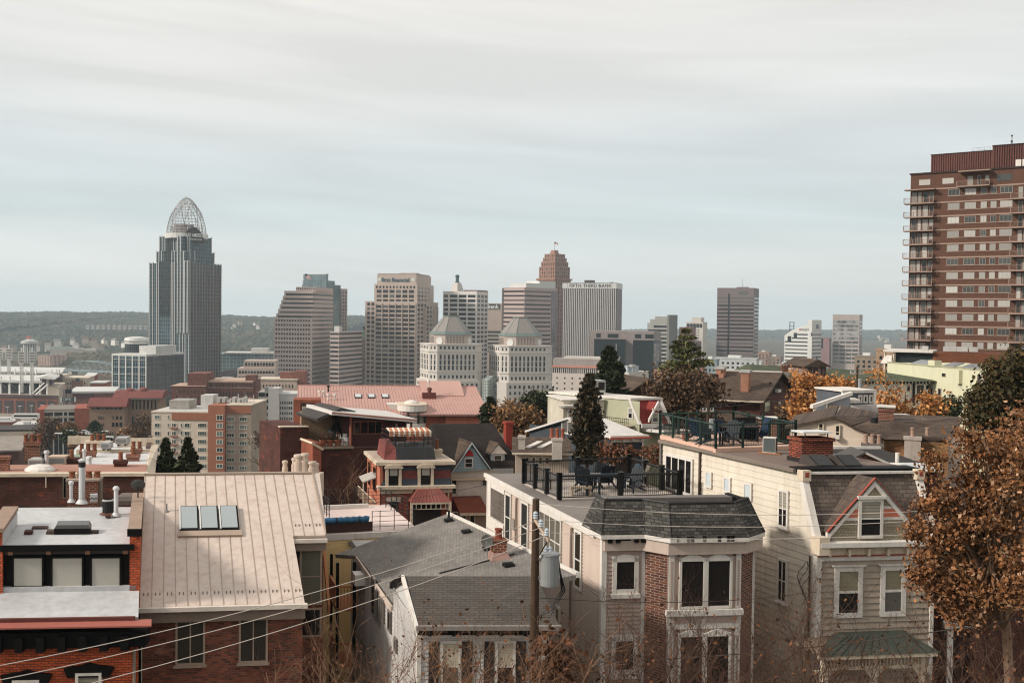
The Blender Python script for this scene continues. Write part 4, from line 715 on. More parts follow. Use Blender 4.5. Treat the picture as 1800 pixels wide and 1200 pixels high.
def chim(F,u,v,z0,z1,w=.7,d=.55,m=None,n=2,cap=True,pm=None,ph=.5):
 b=MB().box(u-w/2,u+w/2,v-d/2,v+d/2,z0,z1-.2).box(u-w/2-.06,u+w/2+.06,v-d/2-.06,v+d/2+.06,z1-.2,z1);o=F.part(b,'chimney',m or CHB)
 if n:pots(F,u,v,z1,n,o,h=ph,m=pm)
 return o
F=Fr('brick_row_house','row house with dark brick party wall, salmon roof strip and many chimneys','house',(-30,834,60),(256,824,61),-40,C=(268,786,85),cb=True)
W_=F.W;zr=F.za;fr=F.front();F.box('party_wall',DB,0,W_,0,.4,0,zr-.12)
F.part(MB().box(-.1,W_+.15,-.12,.5,zr-.12,zr+.06),'coping',CRM);F.part(MB().slab([(0,.5,zr),(W_,.5,zr),(W_,4.4,zr-.05),(0,4.4,zr-.05)],.2),'roof',plain('salmon_roof',(158,118,102),.85,.15,.4));F.box('side_wall',DB,W_-.35,W_,.4,F.D,0,zr-.6)
F.part(MB().slab([(5,4.4,zr-.25),(W_,4.4,zr-.25),(W_,14,zr-.55),(5,14,zr-.55)],.2),'roof',SLV);F.part(MB().slab([(3.5,14,zr-.7),(W_+.2,14,zr-.7),(W_+.2,24,zr-1.1),(3.5,24,zr-1.1)],.2),'roof',SLV)
F.box('parapet',CRM,4,W_,13.8,14.1,zr-.7,zr-.35);F.box('parapet',CRM,2.5,W_*.5,23.8,24.2,zr-1.2,zr-.6);F.box('parapet',CRM,W_*.72,W_+.3,20,20.3,zr-1,zr-.3);F.part(MB().slab([(2,5,zr-.3),(5,5,zr-.3),(5.6,14,zr-.7),(3,14,zr-.7)],.2),'roof',plain('green_felt',(136,150,130),.9))
F.part(MB().box(W_-.05,W_+.12,-.2,0,0,zr-.2),'downpipe',CRM);F.part(MB().slab([(W_,.2,zr+.02),(W_+.5,.4,zr-.3),(W_+.5,20,zr-.8),(W_,20,zr-.7)],.1),'gutter',CRM)
def rp(px,py,zz):return F.top(px,py,zz)
for px,pb,pt,w,n,mt,zz in((57,802,776,.95,3,None,zr-.3),(155,804,792,1.,3,None,zr-.5),(126,815,804,1.,1,DB,zr-.25),(212,818,808,.75,1,DB,zr),(234,809,798,.8,1,CHB,zr-.35),(240,798,788,.7,2,None,zr-.6),(4,826,801,.8,0,CHB,zr),(172,788,774,1.7,3,CRM,zr-1)):
 u,v=rp(px,pb,zz);h=(pb-pt)/1850*(F.org.y+v);chim(F,u,v,zz-.3,zz+h,w,.6,mt,n,ph=.5)
for px,pb,h,r in((76,819,.75,.1),(82,820,.85,.12),(148,806,.5,.1),(157,817,.4,.14)):
 u,v=rp(px,pb,zr-.2);F.part(MB().lathe(u,v,[(r,zr-.4),(r,zr-.2+h),(r*1.6,zr-.2+h),(r*1.2,zr-.05+h)],8),'vent_pipe',DKM if px<80 else SLV)
u,v=rp(70,826,zr);F.part(MB().lathe(u,v,[(.9,zr),(.85,zr+.12),(.6,zr+.28),(.1,zr+.36)],12),'dome_skylight',WTR);F.part(fr.box(MB(),fr.px(81,0)[0],fr.px(81,0)[0]+.06,fr.px(82,856)[1],zr,.02,.1),'downpipe',CRM)
for px,pb,w,h,lab in((103,817,1.1,.6,'beige box air conditioner on the salmon and silver row house roof'),(66,822,.8,.6,'grey air conditioner beside vent pipes on the row house roof'),(216,782,.8,.6,'white air conditioner on stilts at the back of the row house roofs'),(188,790,.6,.55,'dark roof fan by the tan chimney with three pots')):
 q=F.top(px,pb,zr-.3);w_=F.o.matrix_basis@Vector((q[0]+F.k*q[1],q[1],zr-.3));o=empty('air_conditioner',w_,lab,'air conditioner',rz=.1)
 MB().box(-w/2,w/2,-.5,.5,.12,h).build('case',plain('unit_grey' if 'beige' not in lab else 'unit_beige',(170,168,164)if 'beige' not in lab else(190,166,148)),o);MB().box(-w/2+.06,w/2-.06,-.52,-.5,.2,h-.1).build('grille',GRYM,o);MB().box(-w/2+.1,-w/2+.2,-.4,.4,0,.12).box(w/2-.2,w/2-.1,-.4,.4,0,.12).build('foot',DKM,o)
F=Fr('pink_metal_roof_building','long building with a pink ribbed metal roof, skylights and a round white dormer','building',(527,724,134),(857,733,136),-45,C=(834,674,147),cb=True);W_=F.W;ze=F.za;u=lambda x:fr.px(x,730)[0];fr=F.front();PM=plain('pink_metal',(180,142,130),.55,.08,.15,4,streak=.18,dirt=(150,100,92),spec=.4)
A_=F.L(527,680,147);B_=F.L(834,674,147);D_=F.D;zr=(A_.z+B_.z)/2;sl_=(zr-ze)/D_;rz_=lambda v:ze+sl_*v
F.box('body',OB,0,W_,.3,D_*2,0,ze-.3);F.part(MB().pry([(0,0),(0,0),(0,0)],0,0)if False else MB().prx([(.3,ze-.35),(D_,zr-.4),(2*D_,ze-.35)],0,W_),'gable',OB)
F.part(MB().slab([(-.4,-.6,rz_(-.6)),(W_+.2,-.6,rz_(-.6)),(W_+.2,D_,zr),(-.4,D_,zr)],.25),'roof',PM);F.part(MB().slab([(-.4,D_,zr),(W_+.2,D_,zr),(W_,2*D_,ze),(-.4,2*D_,ze)],.25),'roof',PM)
m=MB();n=62
for k in range(n+1):a=-.3+(W_+.4)*k/n;m.prx([(-.6,rz_(-.6)),(D_,zr),(D_,zr+.05),(-.6,rz_(-.6)+.05)],a-.04,a+.04)
F.part(m,'roof_seams',plain('pink_seam',(176,134,124),.5));ru=F.top(733,672,zr)[0];F.part(MB().slab([(ru-.5,D_-4.5,rz_(D_-4.5)+.1),(ru+5.2,D_-4.5,rz_(D_-4.5)+.1),(ru+5.2,D_,zr+.75),(ru-.5,D_,zr+.75)],.3),'raised_roof',PM);F.box('ridge_cap',MATS['pink_seam'],-.4,W_+.2,D_-.15,D_+.15,zr-.05,zr+.08)
for x in(629.5,653,677):
 p=F.slope(x,697,ze,0,sl_);q=MB();q.slab([(p.x-.38,p.y-.6,p.z-.6*sl_+.18),(p.x+.38,p.y-.6,p.z-.6*sl_+.18),(p.x+.38,p.y+.6,p.z+.6*sl_+.18),(p.x-.38,p.y+.6,p.z+.6*sl_+.18)],.12);o=F.part(q,'skylight',plain('skylight_pane',(190,194,194),.2,.05,spec=.5));F.part(MB().slab([(p.x-.5,p.y-.75,p.z-.75*sl_+.12),(p.x+.5,p.y-.75,p.z-.75*sl_+.12),(p.x+.5,p.y+.75,p.z+.75*sl_+.12),(p.x-.5,p.y+.75,p.z+.75*sl_+.12)],.14),'frame',DKM,o)
for x,y,c in((562,697,WTR),(569,697,WTR),(577,688,DKM),(577,703,WTR),(589,703,WTR)):p=F.slope(x,y,ze,0,sl_);F.part(MB().lathe(p.x,p.y,[(.12,p.z-.1),(.1,p.z+.6),(.24,p.z+.62),(.2,p.z+.85)],8),'roof_vent',c)
p=F.slope(754,699,ze,0,sl_);F.part(MB().box(p.x-.9,p.x+.9,p.y-.5,p.y+.5,p.z-.3,p.z+.7),'flue_box',plain('flue_brown',(96,56,48)));F.part(MB().lathe(p.x+.05,p.y,[(.3,p.z+.7),(.2,p.z+1),(.4,p.z+1.05),(.25,p.z+1.4)],10),'flue_cap',plain('flue_brown',(96,56,48)));F.part(MB().lathe(p.x,p.y+.5,[(.1,p.z+1),(.1,p.z+2),(.22,p.z+2.1),(.1,p.z+2.5)],8),'roof_vent',WTR)
F.box('brick_base',OB,u(783),W_-.1,-.3,.3,0,ze-.5);f0=Face(F,(0,-.9),(W_,-.9));cu_,cz=f0.px(727,742);z1=f0.px(727,713)[1];z0=f0.px(727,724)[1];zc=f0.px(727,745)[1];R=1.9
cyl=lambda m,r,a,b:m.prz([(cu_+r*math.cos(t),1.2+r*math.sin(t))for t in[math.pi+math.pi*k/12 for k in range(13)]]+[(cu_+r,5),(cu_-r,5)],a,b)
F.part(cyl(MB(),R,z0,z1),'dormer_top',WTR);F.part(cyl(MB(),R+.05,z1,z1+.07),'dormer_rim',CRM);F.part(cyl(MB(),R-.2,zc,z0),'dormer_glazing',CUR);F.part(cyl(MB(),R,zc-1,zc),'dormer_base',WTR);F.part(MB().lathe(cu_,2,[(1,z1+.05),(.85,z1+.3),(.3,z1+.5)],12),'dome_skylight',WTR);F.part(MB().slab([(cu_-R-.3,0,z1),(cu_-R-1.6,0,z1-.2),(cu_-R-.2,.3,zc),(cu_-R,.3,zc)],.3)if False else MB().prism([(cu_-R-1.3,1.2,z1),(cu_-R,1.2,z1),(cu_-R,1.2,zc)],[(cu_-R-1.3,5,z1),(cu_-R,5,z1),(cu_-R,5,zc)]),'dormer_cheek',WTR)
for k in range(4):t=math.pi+math.pi*(k+.6)/4.2;F.part(MB().box(cu_+R*.93*math.cos(t)-.14,cu_+R*.93*math.cos(t)+.14,1.2+R*.93*math.sin(t)-.14,1.2+R*.93*math.sin(t)+.14,zc,z0),'mullion',DKM)
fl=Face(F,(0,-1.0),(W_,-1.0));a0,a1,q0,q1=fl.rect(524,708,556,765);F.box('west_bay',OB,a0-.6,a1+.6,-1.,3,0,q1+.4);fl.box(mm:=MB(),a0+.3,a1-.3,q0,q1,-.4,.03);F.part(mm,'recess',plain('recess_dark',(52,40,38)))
for y0,y1 in((714,733),(738,755)):hwin(F,Face(F,(0,-1.04),(W_,-1.04)),531,y0,551,y1,CRM,CUR,.08,mull=1)
F=Fr('deck_house','dark red clad house with white roof edge and an open roof deck','house',(561,786,92),(725,782,94),-40,C=(512,757,98));F.k=-.25;F.D=10;fr=F.front();u=lambda x:fr.px(x,760)[0];z=lambda y:fr.px(640,y)[1];W_=F.W;CL=plain('dark_red_clad',(74,42,38),.8,.12);zd=z(783)
F.box('brick_body',DB,0,u(724),0,10,0,z(786));F.box('brick_body',DB,u(510),0,3,10,0,fr.px(560,757)[1]);F.box('coping',CRM,u(509),u(561),2.9,3.6,fr.px(540,757)[1],fr.px(540,755)[1]);F.box('buttress',OB,u(548),.1,-.3,3,0,z(776));F.part(MB().slab([(u(547),-.4,z(774)),(.3,-.4,z(786)),(.3,3,z(786)),(u(547),3,z(774))],.2),'buttress_coping',CRM)
F.box('floor',plain('deck_wood',(128,116,102),.85),u(556),u(620),-.3,5,zd-.2,zd);F.box('clad_wall',CL,u(617),u(721),.8,6,z(786),z(735));f8=Face(F,(0,.8),(W_,.8))
m=MB();k=z(786)
while k<z(737):m.prism([f8.pt(u(617),k,.03),f8.pt(u(721),k,.03),f8.pt(u(721),k+.2,.0),f8.pt(u(617),k+.2,0)],[f8.pt(u(617),k,.0),f8.pt(u(721),k,.0),f8.pt(u(721),k+.2,-.02),f8.pt(u(617),k+.2,-.02)]);k+=.22
F.part(m,'boards',CL)
F.part(MB().slab([(u(578),-.8,z(721)),(u(727),-.8,z(736)),(u(727),6.4,z(734)),(u(578),6.4,z(720))],.3),'roof',plain('white_membrane',(198,192,186),.6,.08));F.part(MB().prism([(u(578),-.82,z(724)),(u(727),-.82,z(739)),(u(727),-.82,z(737)),(u(578),-.82,z(722))],[(u(578),-.7,z(724)),(u(727),-.7,z(739)),(u(727),-.7,z(737)),(u(578),-.7,z(722))]),'fascia',plain('salmon_fascia',(166,104,90)))
F.part(MB().slab([(u(556),0,z(735)),(u(600),0,z(716)),(u(600),6,z(716)),(u(556),6,z(735))],.25),'lean_roof',DRF);F.part(MB().slab([(u(598),1,z(716)),(u(632),1,z(724)),(u(632),6,z(724)),(u(598),6,z(716))],.25),'lean_roof',DRF);F.box('back_wall',brick('tan_block',(164,138,108),(150,124,98),(120,100,84),.4,.2,.02),u(560),u(617),5,5.4,zd,z(732))
hwin(F,f8,621,739.5,672.5,763,plain('rust_frame',(132,78,60)),WD,.09,mull=3);hwin(F,f8,694,744,699.5,758,plain('rust_frame',(132,78,60)),CUR,.04);F.part(MB().box(u(614),u(616),-.3,0,zd,z(728)).box(u(720),u(722),-.4,-.1,z(786),z(738)),'post',plain('rust_frame',(132,78,60)))
for x in(568,580,594):
 p=F.o.matrix_basis@Vector((u(x),.1,zd));o=empty('planter_pot',p,'terracotta planter on the edge of the dark red house deck','planter','planters along the deck edge');MB().lathe(0,0,[(.24,0),(.34,.5),(.38,.5),(.38,.6),(.3,.6)],10).build('pot',POT,o);mm=MB()
 for i in range(14):a=random.random()*6.3;mm.tube([(0,0,.5),(.2*math.cos(a),.2*math.sin(a),.8+random.random()*.5)],.025,3)
 mm.build('plant',plain('dry_plant',(92,62,44)),o)
def chair(p,rz,lab,mat,grp,adir=False,s=1.):
 o=empty('garden_chair',p,lab,'chair',grp,rz);w=.33
 if adir:
  MB().slab([(-w,-.3,.36),(w,-.3,.36),(w,.3,.24),(-w,.3,.24)],.04).build('seat',mat,o)
  b=MB()
  for k in range(5):x=-w+.02+k*.135;h=1.0+.1*math.sin(math.pi*(k+.5)/5);b.hexa([(x,.26,.24),(x+.12,.26,.24),(x+.12,.29,.24),(x,.29,.24),(x,.56,h),(x+.12,.56,h),(x+.12,.59,h),(x,.59,h)])
  b.build('backrest',mat,o)
  for q in(-1,1):MB().box(q*w-.07,q*w+.07,-.38,.45,.54,.57).build('armrest',mat,o);MB().box(q*w-.03,q*w+.03,-.34,-.26,0,.54).build('leg',mat,o);MB().hexa([(q*w-.03,.2,.16),(q*w+.03,.2,.16),(q*w+.03,.7,0),(q*w-.03,.7,0),(q*w-.03,.2,.26),(q*w+.03,.2,.26),(q*w+.03,.78,0.02),(q*w-.03,.78,.02)]).build('leg',mat,o)
 else:
  MB().box(-.26,.26,-.25,.25,.4,.44).build('seat',mat,o);b=MB()
  for k in range(5):b.hexa([(-.25+k*.11,.22,.44),(-.18+k*.11,.22,.44),(-.18+k*.11,.25,.44),(-.25+k*.11,.25,.44),(-.25+k*.11,.34,.92),(-.18+k*.11,.34,.92),(-.18+k*.11,.37,.92),(-.25+k*.11,.37,.92)])
  b.box(-.27,.27,.33,.38,.88,.95).build('backrest',mat,o)
  for q in(-1,1):
   MB().box(q*.27-.03,q*.27+.03,-.25,.3,.62,.66).build('armrest',mat,o)
   for y in(-.22,.24):MB().box(q*.25-.03,q*.25+.03,y-.03,y+.03,0,.64).build('leg',mat,o)
 return o
PLW=plain('white_plastic',(214,212,206),.5,.04);PLB=plain('navy_wood',(24,31,38),.6,.12)
for x,rz,lab in((601,.7,'left white garden chair on the dark red house deck'),(607,-.4,'middle white garden chair on the dark red house deck'),(611,-.6,'right white garden chair on the dark red house deck')):chair(F.o.matrix_basis@Vector((u(x),.5+(x-600)*.04,zd)),rz+F.yaw,lab,PLW,'white chairs on the deck')
o=empty('outdoor_stove',F.o.matrix_basis@Vector((u(595),3,zd)),'black outdoor stove with tall hood under the open deck roof','stove');MB().lathe(0,0,[(.75,0),(.75,.9),(.55,1.3),(.15,1.7),(.12,2.6)],12).build('hood',plain('stove_black',(22,20,20),.5),o);MB().box(-.3,.3,-.78,-.7,.2,.6).build('door',DKM,o)
F=Fr('mansard_house','red brick house with blue and red slate mansard, two dormers and a roof terrace','house',(668,918,82),(794,914,83),-40,C=(648,908,88));W_=F.W;fr=F.front();u=lambda x:fr.px(x,860)[0];z=lambda y:fr.px(730,y)[1];lf=F.left();F.D=7;BR=brick('bright_brick',(150,66,44),(132,56,40),(128,84,68),.26,.09,.012,var=.25);SAL=brick('salmon_brick',(176,110,86),(168,102,80),(176,112,88),.26,.09,.008,var=.12)
F.box('body',BR,0,W_,0,7,0,z(857));F.part(F.left(u=-.02).box(MB(),0,7,0,z(813),-.2,.02),'side_wall',SAL);F.box('core',SAL,0,W_-.4,.35,7,z(857),z(815))
zm=z(853);zt_=z(818);bl=plain('blue_slate',(62,68,76),.8,.15);rd=brick('red_slate',(122,66,60),(108,58,54),(80,50,48),.25,.16,.01,'xz')
for a,b,mt in((0,.33,bl),(.33,.72,rd),(.72,1.,bl)):f=lambda t:(-.05+.42*t,zm+(zt_-zm)*t);(y0,q0),(y1,q1)=f(a),f(b);F.part(MB().prx([(y0,q0),(.5,q0),(.5,q1),(y1,q1)],.02,W_-.05),'mansard_slates',mt)
F.box('cornice',CRM,-.25,W_+.2,-.45,.4,z(857.5),z(852.5));F.box('frieze',CRM,0,W_,-.14,0,z(866),z(857.5));
for k in range(26):F.part(MB().box(W_*k/26+.04,W_*k/26+.14,-.34,-.14,z(860.5),z(857.5)),'bracket',CRM)
F.box('top_cornice',CRM,-.35,W_+.25,-.1,7,z(817),z(811.5));F.box('roof',plain('pale_gravel',(176,160,146),.95),-.2,W_,.2,6.9,z(811.5),z(811.5)+.03)
for x in(691.5,748):
 a=u(x);d=MB().box(a-.62,a-.4,-.12,.5,zm,z(822)).box(a+.4,a+.62,-.12,.5,zm,z(822));o=F.part(d,'dormer',CRM);n=8
 F.part(MB().pry([(a-.72,z(822))]+[(a+.72*math.cos(math.pi-math.pi*k/n),z(821)+.26*math.sin(math.pi*k/n))for k in range(n+1)]+[(a+.72,z(822))],-.25,.5),'hood',CRM,o);F.part(MB().box(a-.4,a+.4,-.02,.45,zm,z(822)),'window',WD,o);F.part(MB().box(a-.3,a+.3,-.06,-.02,z(835),z(823)),'curtain',CUR,o)
hwin(F,fr,683,879,700,906,DKM,WD,.07,rail=True);F.part(fr.box(MB(),*fr.rect(679,873,704,881),0,.1),'lintel',plain('lintel_stone',(196,182,166)))
pu0,pu1=u(716),u(786);F.part(MB().prism([(pu0,-1.6,z(877)),(pu1,-1.6,z(877)),(pu1,0,z(877)),(pu0,0,z(877))],[(pu0+.7,-.7,z(858)),(pu1-.7,-.7,z(858)),(pu1-.6,0,z(856)),(pu0+.6,0,z(856))]),'porch_roof',plain('red_metal_roof',(120,66,58),.5,.15));m=MB()
for k in range(12):a=pu0+(pu1-pu0)*k/11;b=pu0+.7+(pu1-pu0-1.4)*k/11;m.tube([(a,-1.6,z(877)),(b,-.7,z(858))],.03,4)
F.part(m,'porch_roof_seams',MATS['red_metal_roof']);F.box('porch_beam',CRM,pu0,pu1,-1.6,-1.4,z(880),z(877));m=MB()
for k in range(9):a=pu0+.05+(pu1-pu0-.1)*k/8;m.box(a-.03,a+.03,-1.55,-1.48,z(888),z(880))
m.box(pu0,pu1,-1.55,-1.48,z(889),z(888));F.part(m,'porch_lattice',CRM)
for a in(pu0+.08,pu1-.08):F.part(MB().box(a-.08,a+.08,-1.6,-1.44,0,z(880)),'porch_post',CRM)
F.part(fr.box(MB(),*fr.rect(722,885,775,925),.01,.06),'porch_shadow_panel',plain('porch_shadow_dark',(34,26,24)));F.part(MB().box(W_-.35,W_-.25,-.12,0,0,z(857)),'downpipe',CRM)  # dark panel: shadow under the porch roof painted in, doorway with it
for x0,x1 in((651,656),(660,666)):a,b=lf.px(x0,860)[0],lf.px(x1,860)[0];win(F,F.left(u=-.04),(a,b,z(872),z(826)),SAL,WD,.08,hood=.2)
tb0,tb1=u(700),u(770);zt2=z(811);F.part(MB().prism([(tb0,1,zt2),(tb1,1,zt2),(tb1,5.5,zt2),(tb0,5.5,zt2)],[(tb0+.05,1.5,z(790)),(tb1-.1,1.5,z(790)),(tb1-.1,5.5,z(790)),(tb0+.05,5.5,z(790))]),'terrace_base',plain('terrace_slate',(46,46,48)));F.part(MB().prism([(u(679),1.2,zt2),(tb0,1,zt2),(tb0,5,zt2),(u(679),5,zt2)],[(u(683),1.6,z(783)),(tb0+.03,1.5,z(790)),(tb0+.03,5,z(783)),(u(683),5,z(783))]),'terrace_base',rd)
m=MB();zb_,zk=z(790),z(790)+1.0
for q in(.3,.65,1.):m.tube([(tb0,1.6,zb_+q),(tb1-.1,1.6,zb_+q)],.025,4).tube([(tb0,1.6,zb_+q),(u(686),5,zb_+q+.2)],.025,4)
for k in range(5):m.tube([(tb0+(tb1-tb0-.1)*k/4,1.6,zb_),(tb0+(tb1-tb0-.1)*k/4,1.6,zk)],.04,4)
F.part(m,'railing',DKM);an=N('awning_stripes');sp_=an.add('ShaderNodeSeparateXYZ');an.ln(an.coords(),sp_.inputs[0]);MATS['awning_stripes']=an.out(an.mix(an.math('GREATER_THAN',an.math('FRACT',an.math('DIVIDE',sp_.outputs[0],.42)),.62),lin((176,118,88)),lin((216,206,192))),.9)
aw=MATS['awning_stripes'];F.part(MB().box(u(692),u(767),2.2,2.24,z(772),z(763)).slab([(u(692),2.2,z(763)),(u(767),2.2,z(763)),(u(767),4.2,z(761)),(u(692),4.2,z(761))],.04),'awning',aw)
for x in(704,762):F.part(MB().tube([(u(x),2.3,zb_),(u(x),2.3,z(763))],.04,5),'awning_post',DKM)
F.part(MB().box(u(708),u(745),2.5,3.3,z(790),z(785)),'covered_table',plain('table_cover',(92,92,92)));chim(F,u(781),3,zt2,z(798),.7,.6,CRM,1,ph=.8)
F.part(MB().slab([(-1.15,1.6,z(851)),(-.02,1.6,z(842)),(-.02,4,z(840)),(-1.15,4,z(849))],.1),'porch_awning',plain('awning_white',(170,164,157)));F.part(MB().tube([(-1.08,1.7,z(930)),(-1.08,1.7,z(850))],.05,4),'porch_awning_post',CRM);m=MB()
for k in range(20):a=-1.2+k*.06;m.box(a-.02,a+.02,3.9-k*.12,3.94-k*.12,z(885+k*1.1),z(866+k*1.1))
F.part(m.tube([(-1.2,3.9,z(866)),(-.1,1.5,z(888))],.05,4),'stair_rail',CRM)
F=Fr('black_roof_house','house with steep black shingle roof, pale blue gable and small dormer','house',(793,842,88),(912,836,89),-40,C=(760,743,96));W_=F.W;F.k=-.2;F.D=8;fr=F.front();u=lambda x:fr.px(x,820)[0];z=lambda y:fr.px(850,y)[1];ze=z(822);zr=F.L(830,742,93.5).z;LB=brick('blue_scallop',(150,170,178),(138,158,168),(112,128,138),.2,.13,.015,var=.1)
F.box('body',WTR,0,W_*.62,0,8,0,ze);F.part(MB().prism([(-.6,-.4,ze),(W_+.1,-.4,ze),(W_+.1,8.4,ze),(-.6,8.4,ze)],[(-.5,4,zr),(W_*.86,4,zr),(W_*.86,4.3,zr),(-.5,4.3,zr)]),'roof',SHD)
sl_=(zr-ze)/4.4;m=MB();ga,gb,gc=fr.px(789,829),fr.px(858,823),fr.px(824.5,776);F.part(MB().prism([(*(ga[0],),-.5,ga[1]),(gb[0],-.5,gb[1]),(gc[0],-.5,gc[1])],[(ga[0],3,ga[1]),(gb[0],3,gb[1]),(gc[0],3,gc[1])]),'gable',LB)
for p,q in((ga,gc),(gc,gb)):F.part(MB().slab([(p[0],-.75,p[1]+.05),(q[0],-.75,q[1]+.05),(q[0],3.6,q[1]+.05),(p[0],3.6,p[1]+.05)],.14),'gable_roof',SHB);F.part(MB().prism([(p[0],-.78,p[1]-.12),(q[0],-.78,q[1]-.12),(q[0],-.78,q[1]+.04),(p[0],-.78,p[1]+.04)],[(p[0],-.66,p[1]-.12),(q[0],-.66,q[1]-.12),(q[0],-.66,q[1]+.04),(p[0],-.66,p[1]+.04)]),'bargeboard',plain('pale_blue_trim',(166,180,186)))
fg=Face(F,(0,-.5),(W_,-.5));hwin(F,fg,816.5,804.5,831,822,WTR,WD,.07,rail=True);a0,a1,q0,q1=fg.rect(815,790,832,801);F.part(MB().prism([fg.pt((a0+a1)/2+.42*math.cos(math.pi*k/8),q0+.5*math.sin(math.pi*k/8),.02)for k in range(9)],[fg.pt((a0+a1)/2+.42*math.cos(math.pi*k/8),q0+.5*math.sin(math.pi*k/8),.08)for k in range(9)]),'red_fan',plain('fan_red',(150,40,40)))
p=F.slope(874,815,ze,0,sl_);d0=p.y;fd=Face(F,(0,d0),(W_,d0));a0,a1,q0,q1=fd.rect(863,797,887,818);m=MB().box(a0,a1,d0,d0+3,q0,q1);o=F.part(m,'dormer',plain('pale_blue_trim',(166,180,186)));F.part(MB().prism([(a0-.15,d0-.15,q1),(a1+.15,d0-.15,q1),((a0+a1)/2,d0-.15,fd.px(875,781)[1])],[(a0-.15,d0+3,q1),(a1+.15,d0+3,q1),((a0+a1)/2,d0+3,fd.px(875,781)[1])]),'dormer_gable',WTR,o)
for s_ in(a0-.25,a1+.25):F.part(MB().slab([(s_,d0-.2,q1-.03),((a0+a1)/2,d0-.2,fd.px(875,778)[1]),((a0+a1)/2,d0+3,fd.px(875,778)[1]),(s_,d0+3,q1-.03)],.06),'dormer_roof',SHB,o)
win(F,fd,(a0+.22,a1-.22,q0+.1,q1-.1),WTR,WD,.07,rail=True,parent=o);p=F.slope(893,782,ze,0,sl_);F.part(MB().box(p.x-.3,p.x+.3,p.y-.3,p.y+.3,p.z-.4,p.z+1.85).box(p.x-.38,p.x+.38,p.y-.38,p.y+.38,p.z+1.85,p.z+2.05),'chimney',plain('painted_red',(138,56,44),.8,.15))
F.part(fr.box(MB(),*fr.rect(793,862,860,838)[:2],z(842),z(838.5),0,.35),'cornice',CRM);hwin(F,fr,793,842,803,868,WTR,WD,.06);hwin(F,fr,847,840,857,854,WTR,WD,.06);F.part(fr.box(MB(),*fr.rect(804,841,845,871),0,.08),'panel',plain('pale_panel',(206,198,190)));F.part(MB().prism([(u(793),-2.5,z(892)),(u(842),-2.5,z(891)),(u(842),0,z(891)),(u(793),0,z(891))],[(u(793),-.6,z(872)),(u(842),-.6,z(871)),(u(842),0,z(871)),(u(793),0,z(871))]),'porch_roof',plain('rust_roof',(128,70,54),.7,.25));F.box('porch_wall',plain('porch_grey',(150,130,118)),u(796),u(840),-2,0,0,z(893));F.box('porch_cornice',CRM,u(792),u(843),-2.6,-2.3,z(895),z(891))
for x in(800,815,830):hwin(F,Face(F,(0,-2),(W_,-2)),x-5,899,x+5,920,CRM,WD,.07)
F=Fr('skylight_house','low house with brown shingle roof, two skylights and stone chimneys','house',(907,796,80),(1000,806,80),-36,C=(903,765,86));F.k=0;F.D=9;W_=F.W;fr=F.front();ze=F.za;zr=F.L(950,768,84.5).z;sl_=(zr-ze)/4.5;F.box('body',plain('beige_board',(176,160,144)),0,W_,.3,9,0,ze-.1);F.part(MB().prism([(-.3,0,ze),(W_+.3,0,ze),(W_+.3,9,ze),(-.3,9,ze)],[(-.3,4.5,zr),(W_+.3,4.5,zr),(W_+.3,4.6,zr),(-.3,4.6,zr)]),'roof',SHB);F.box('gutter',CRM,-.3,W_+.3,-.15,0,ze-.1,ze+.03)
for x in(938,960):p=F.slope(x,782,ze,0,sl_);F.part(MB().slab([(p.x-.75,p.y-.9,p.z-.9*sl_+.08),(p.x-.3,p.y-.9,p.z-.9*sl_+.08),(p.x+.75,p.y+.9,p.z+.9*sl_+.08),(p.x+.3,p.y+.9,p.z+.9*sl_+.08)],.1),'skylight',WTR)
p=F.slope(917,788,ze,0,sl_);chim(F,p.x,p.y,p.z-.4,p.z+1.,.5,.5,plain('stone_white',(186,176,166)),0);p=F.slope(979,798,ze,0,sl_);chim(F,p.x,p.y,p.z-.5,p.z+1.25,.75,.6,plain('stone_white',(186,176,166)),3,ph=.7,pm=plain('old_pot',(150,84,62)))
for x in(927,938,950,962):hwin(F,Face(F,(0,.3),(W_,.3)),x-3.4,803,x+3.4,815,CRM,WD,.05)
F=Fr('slate_blue_house','dark slate blue sided house with white roof and white cornice','house',(1074,768,88),(1130,764,89),-36,C=(931,757,101));W_=F.W;D_=F.D;fr=F.front();lf=F.left();BLU=plain('slate_siding',(60,66,71),.7,.08);ze=fr.px(1100,778)[1];u=lambda x:fr.px(x,780)[0];z=lambda y:fr.px(1100,y)[1]
F.box('core',BLU,.1,W_-.05,.1,D_,0,ze);F.part(siding(MB(),fr,.1,W_,ze-4,ze,.18),'front_siding',plain('slate_siding_dark',(40,48,54),.7,.08));F.part(siding(MB(),lf,0,D_,ze-5,F.za-.3,.18),'side_siding',BLU)
pk_=lf.px(1003,735);F.part(MB().prx([(0,F.za-.2),(D_,lf.px(934,757)[1]),(D_-pk_[0],pk_[1])],.12,.3),'gable',BLU);pv=D_-pk_[0]
F.part(MB().slab([(-.35,-.5,F.za),(W_+.4,-.5,F.za),(W_*1.0,pv,pk_[1]+.1),(-.35,pv,pk_[1]+.1)],.18),'roof',plain('white_membrane',(198,192,186),.6,.08));F.part(MB().slab([(-.35,pv,pk_[1]+.1),(W_,pv,pk_[1]+.1),(W_,D_+.3,lf.px(932,757)[1]),(-.35,D_+.3,lf.px(932,757)[1])],.18),'roof',MATS['white_membrane'])
F.box('cornice',WTR,-.3,W_+.3,-.45,0,z(768),z(764));F.part(fr.box(MB(),0,W_,z(776.5),z(768),0,.12),'frieze',WTR);
for t in(.05,.33,.62,.92):F.part(MB().box(W_*t-.1,W_*t+.1,-.42,-.1,z(774),z(767.5)),'bracket',WTR)
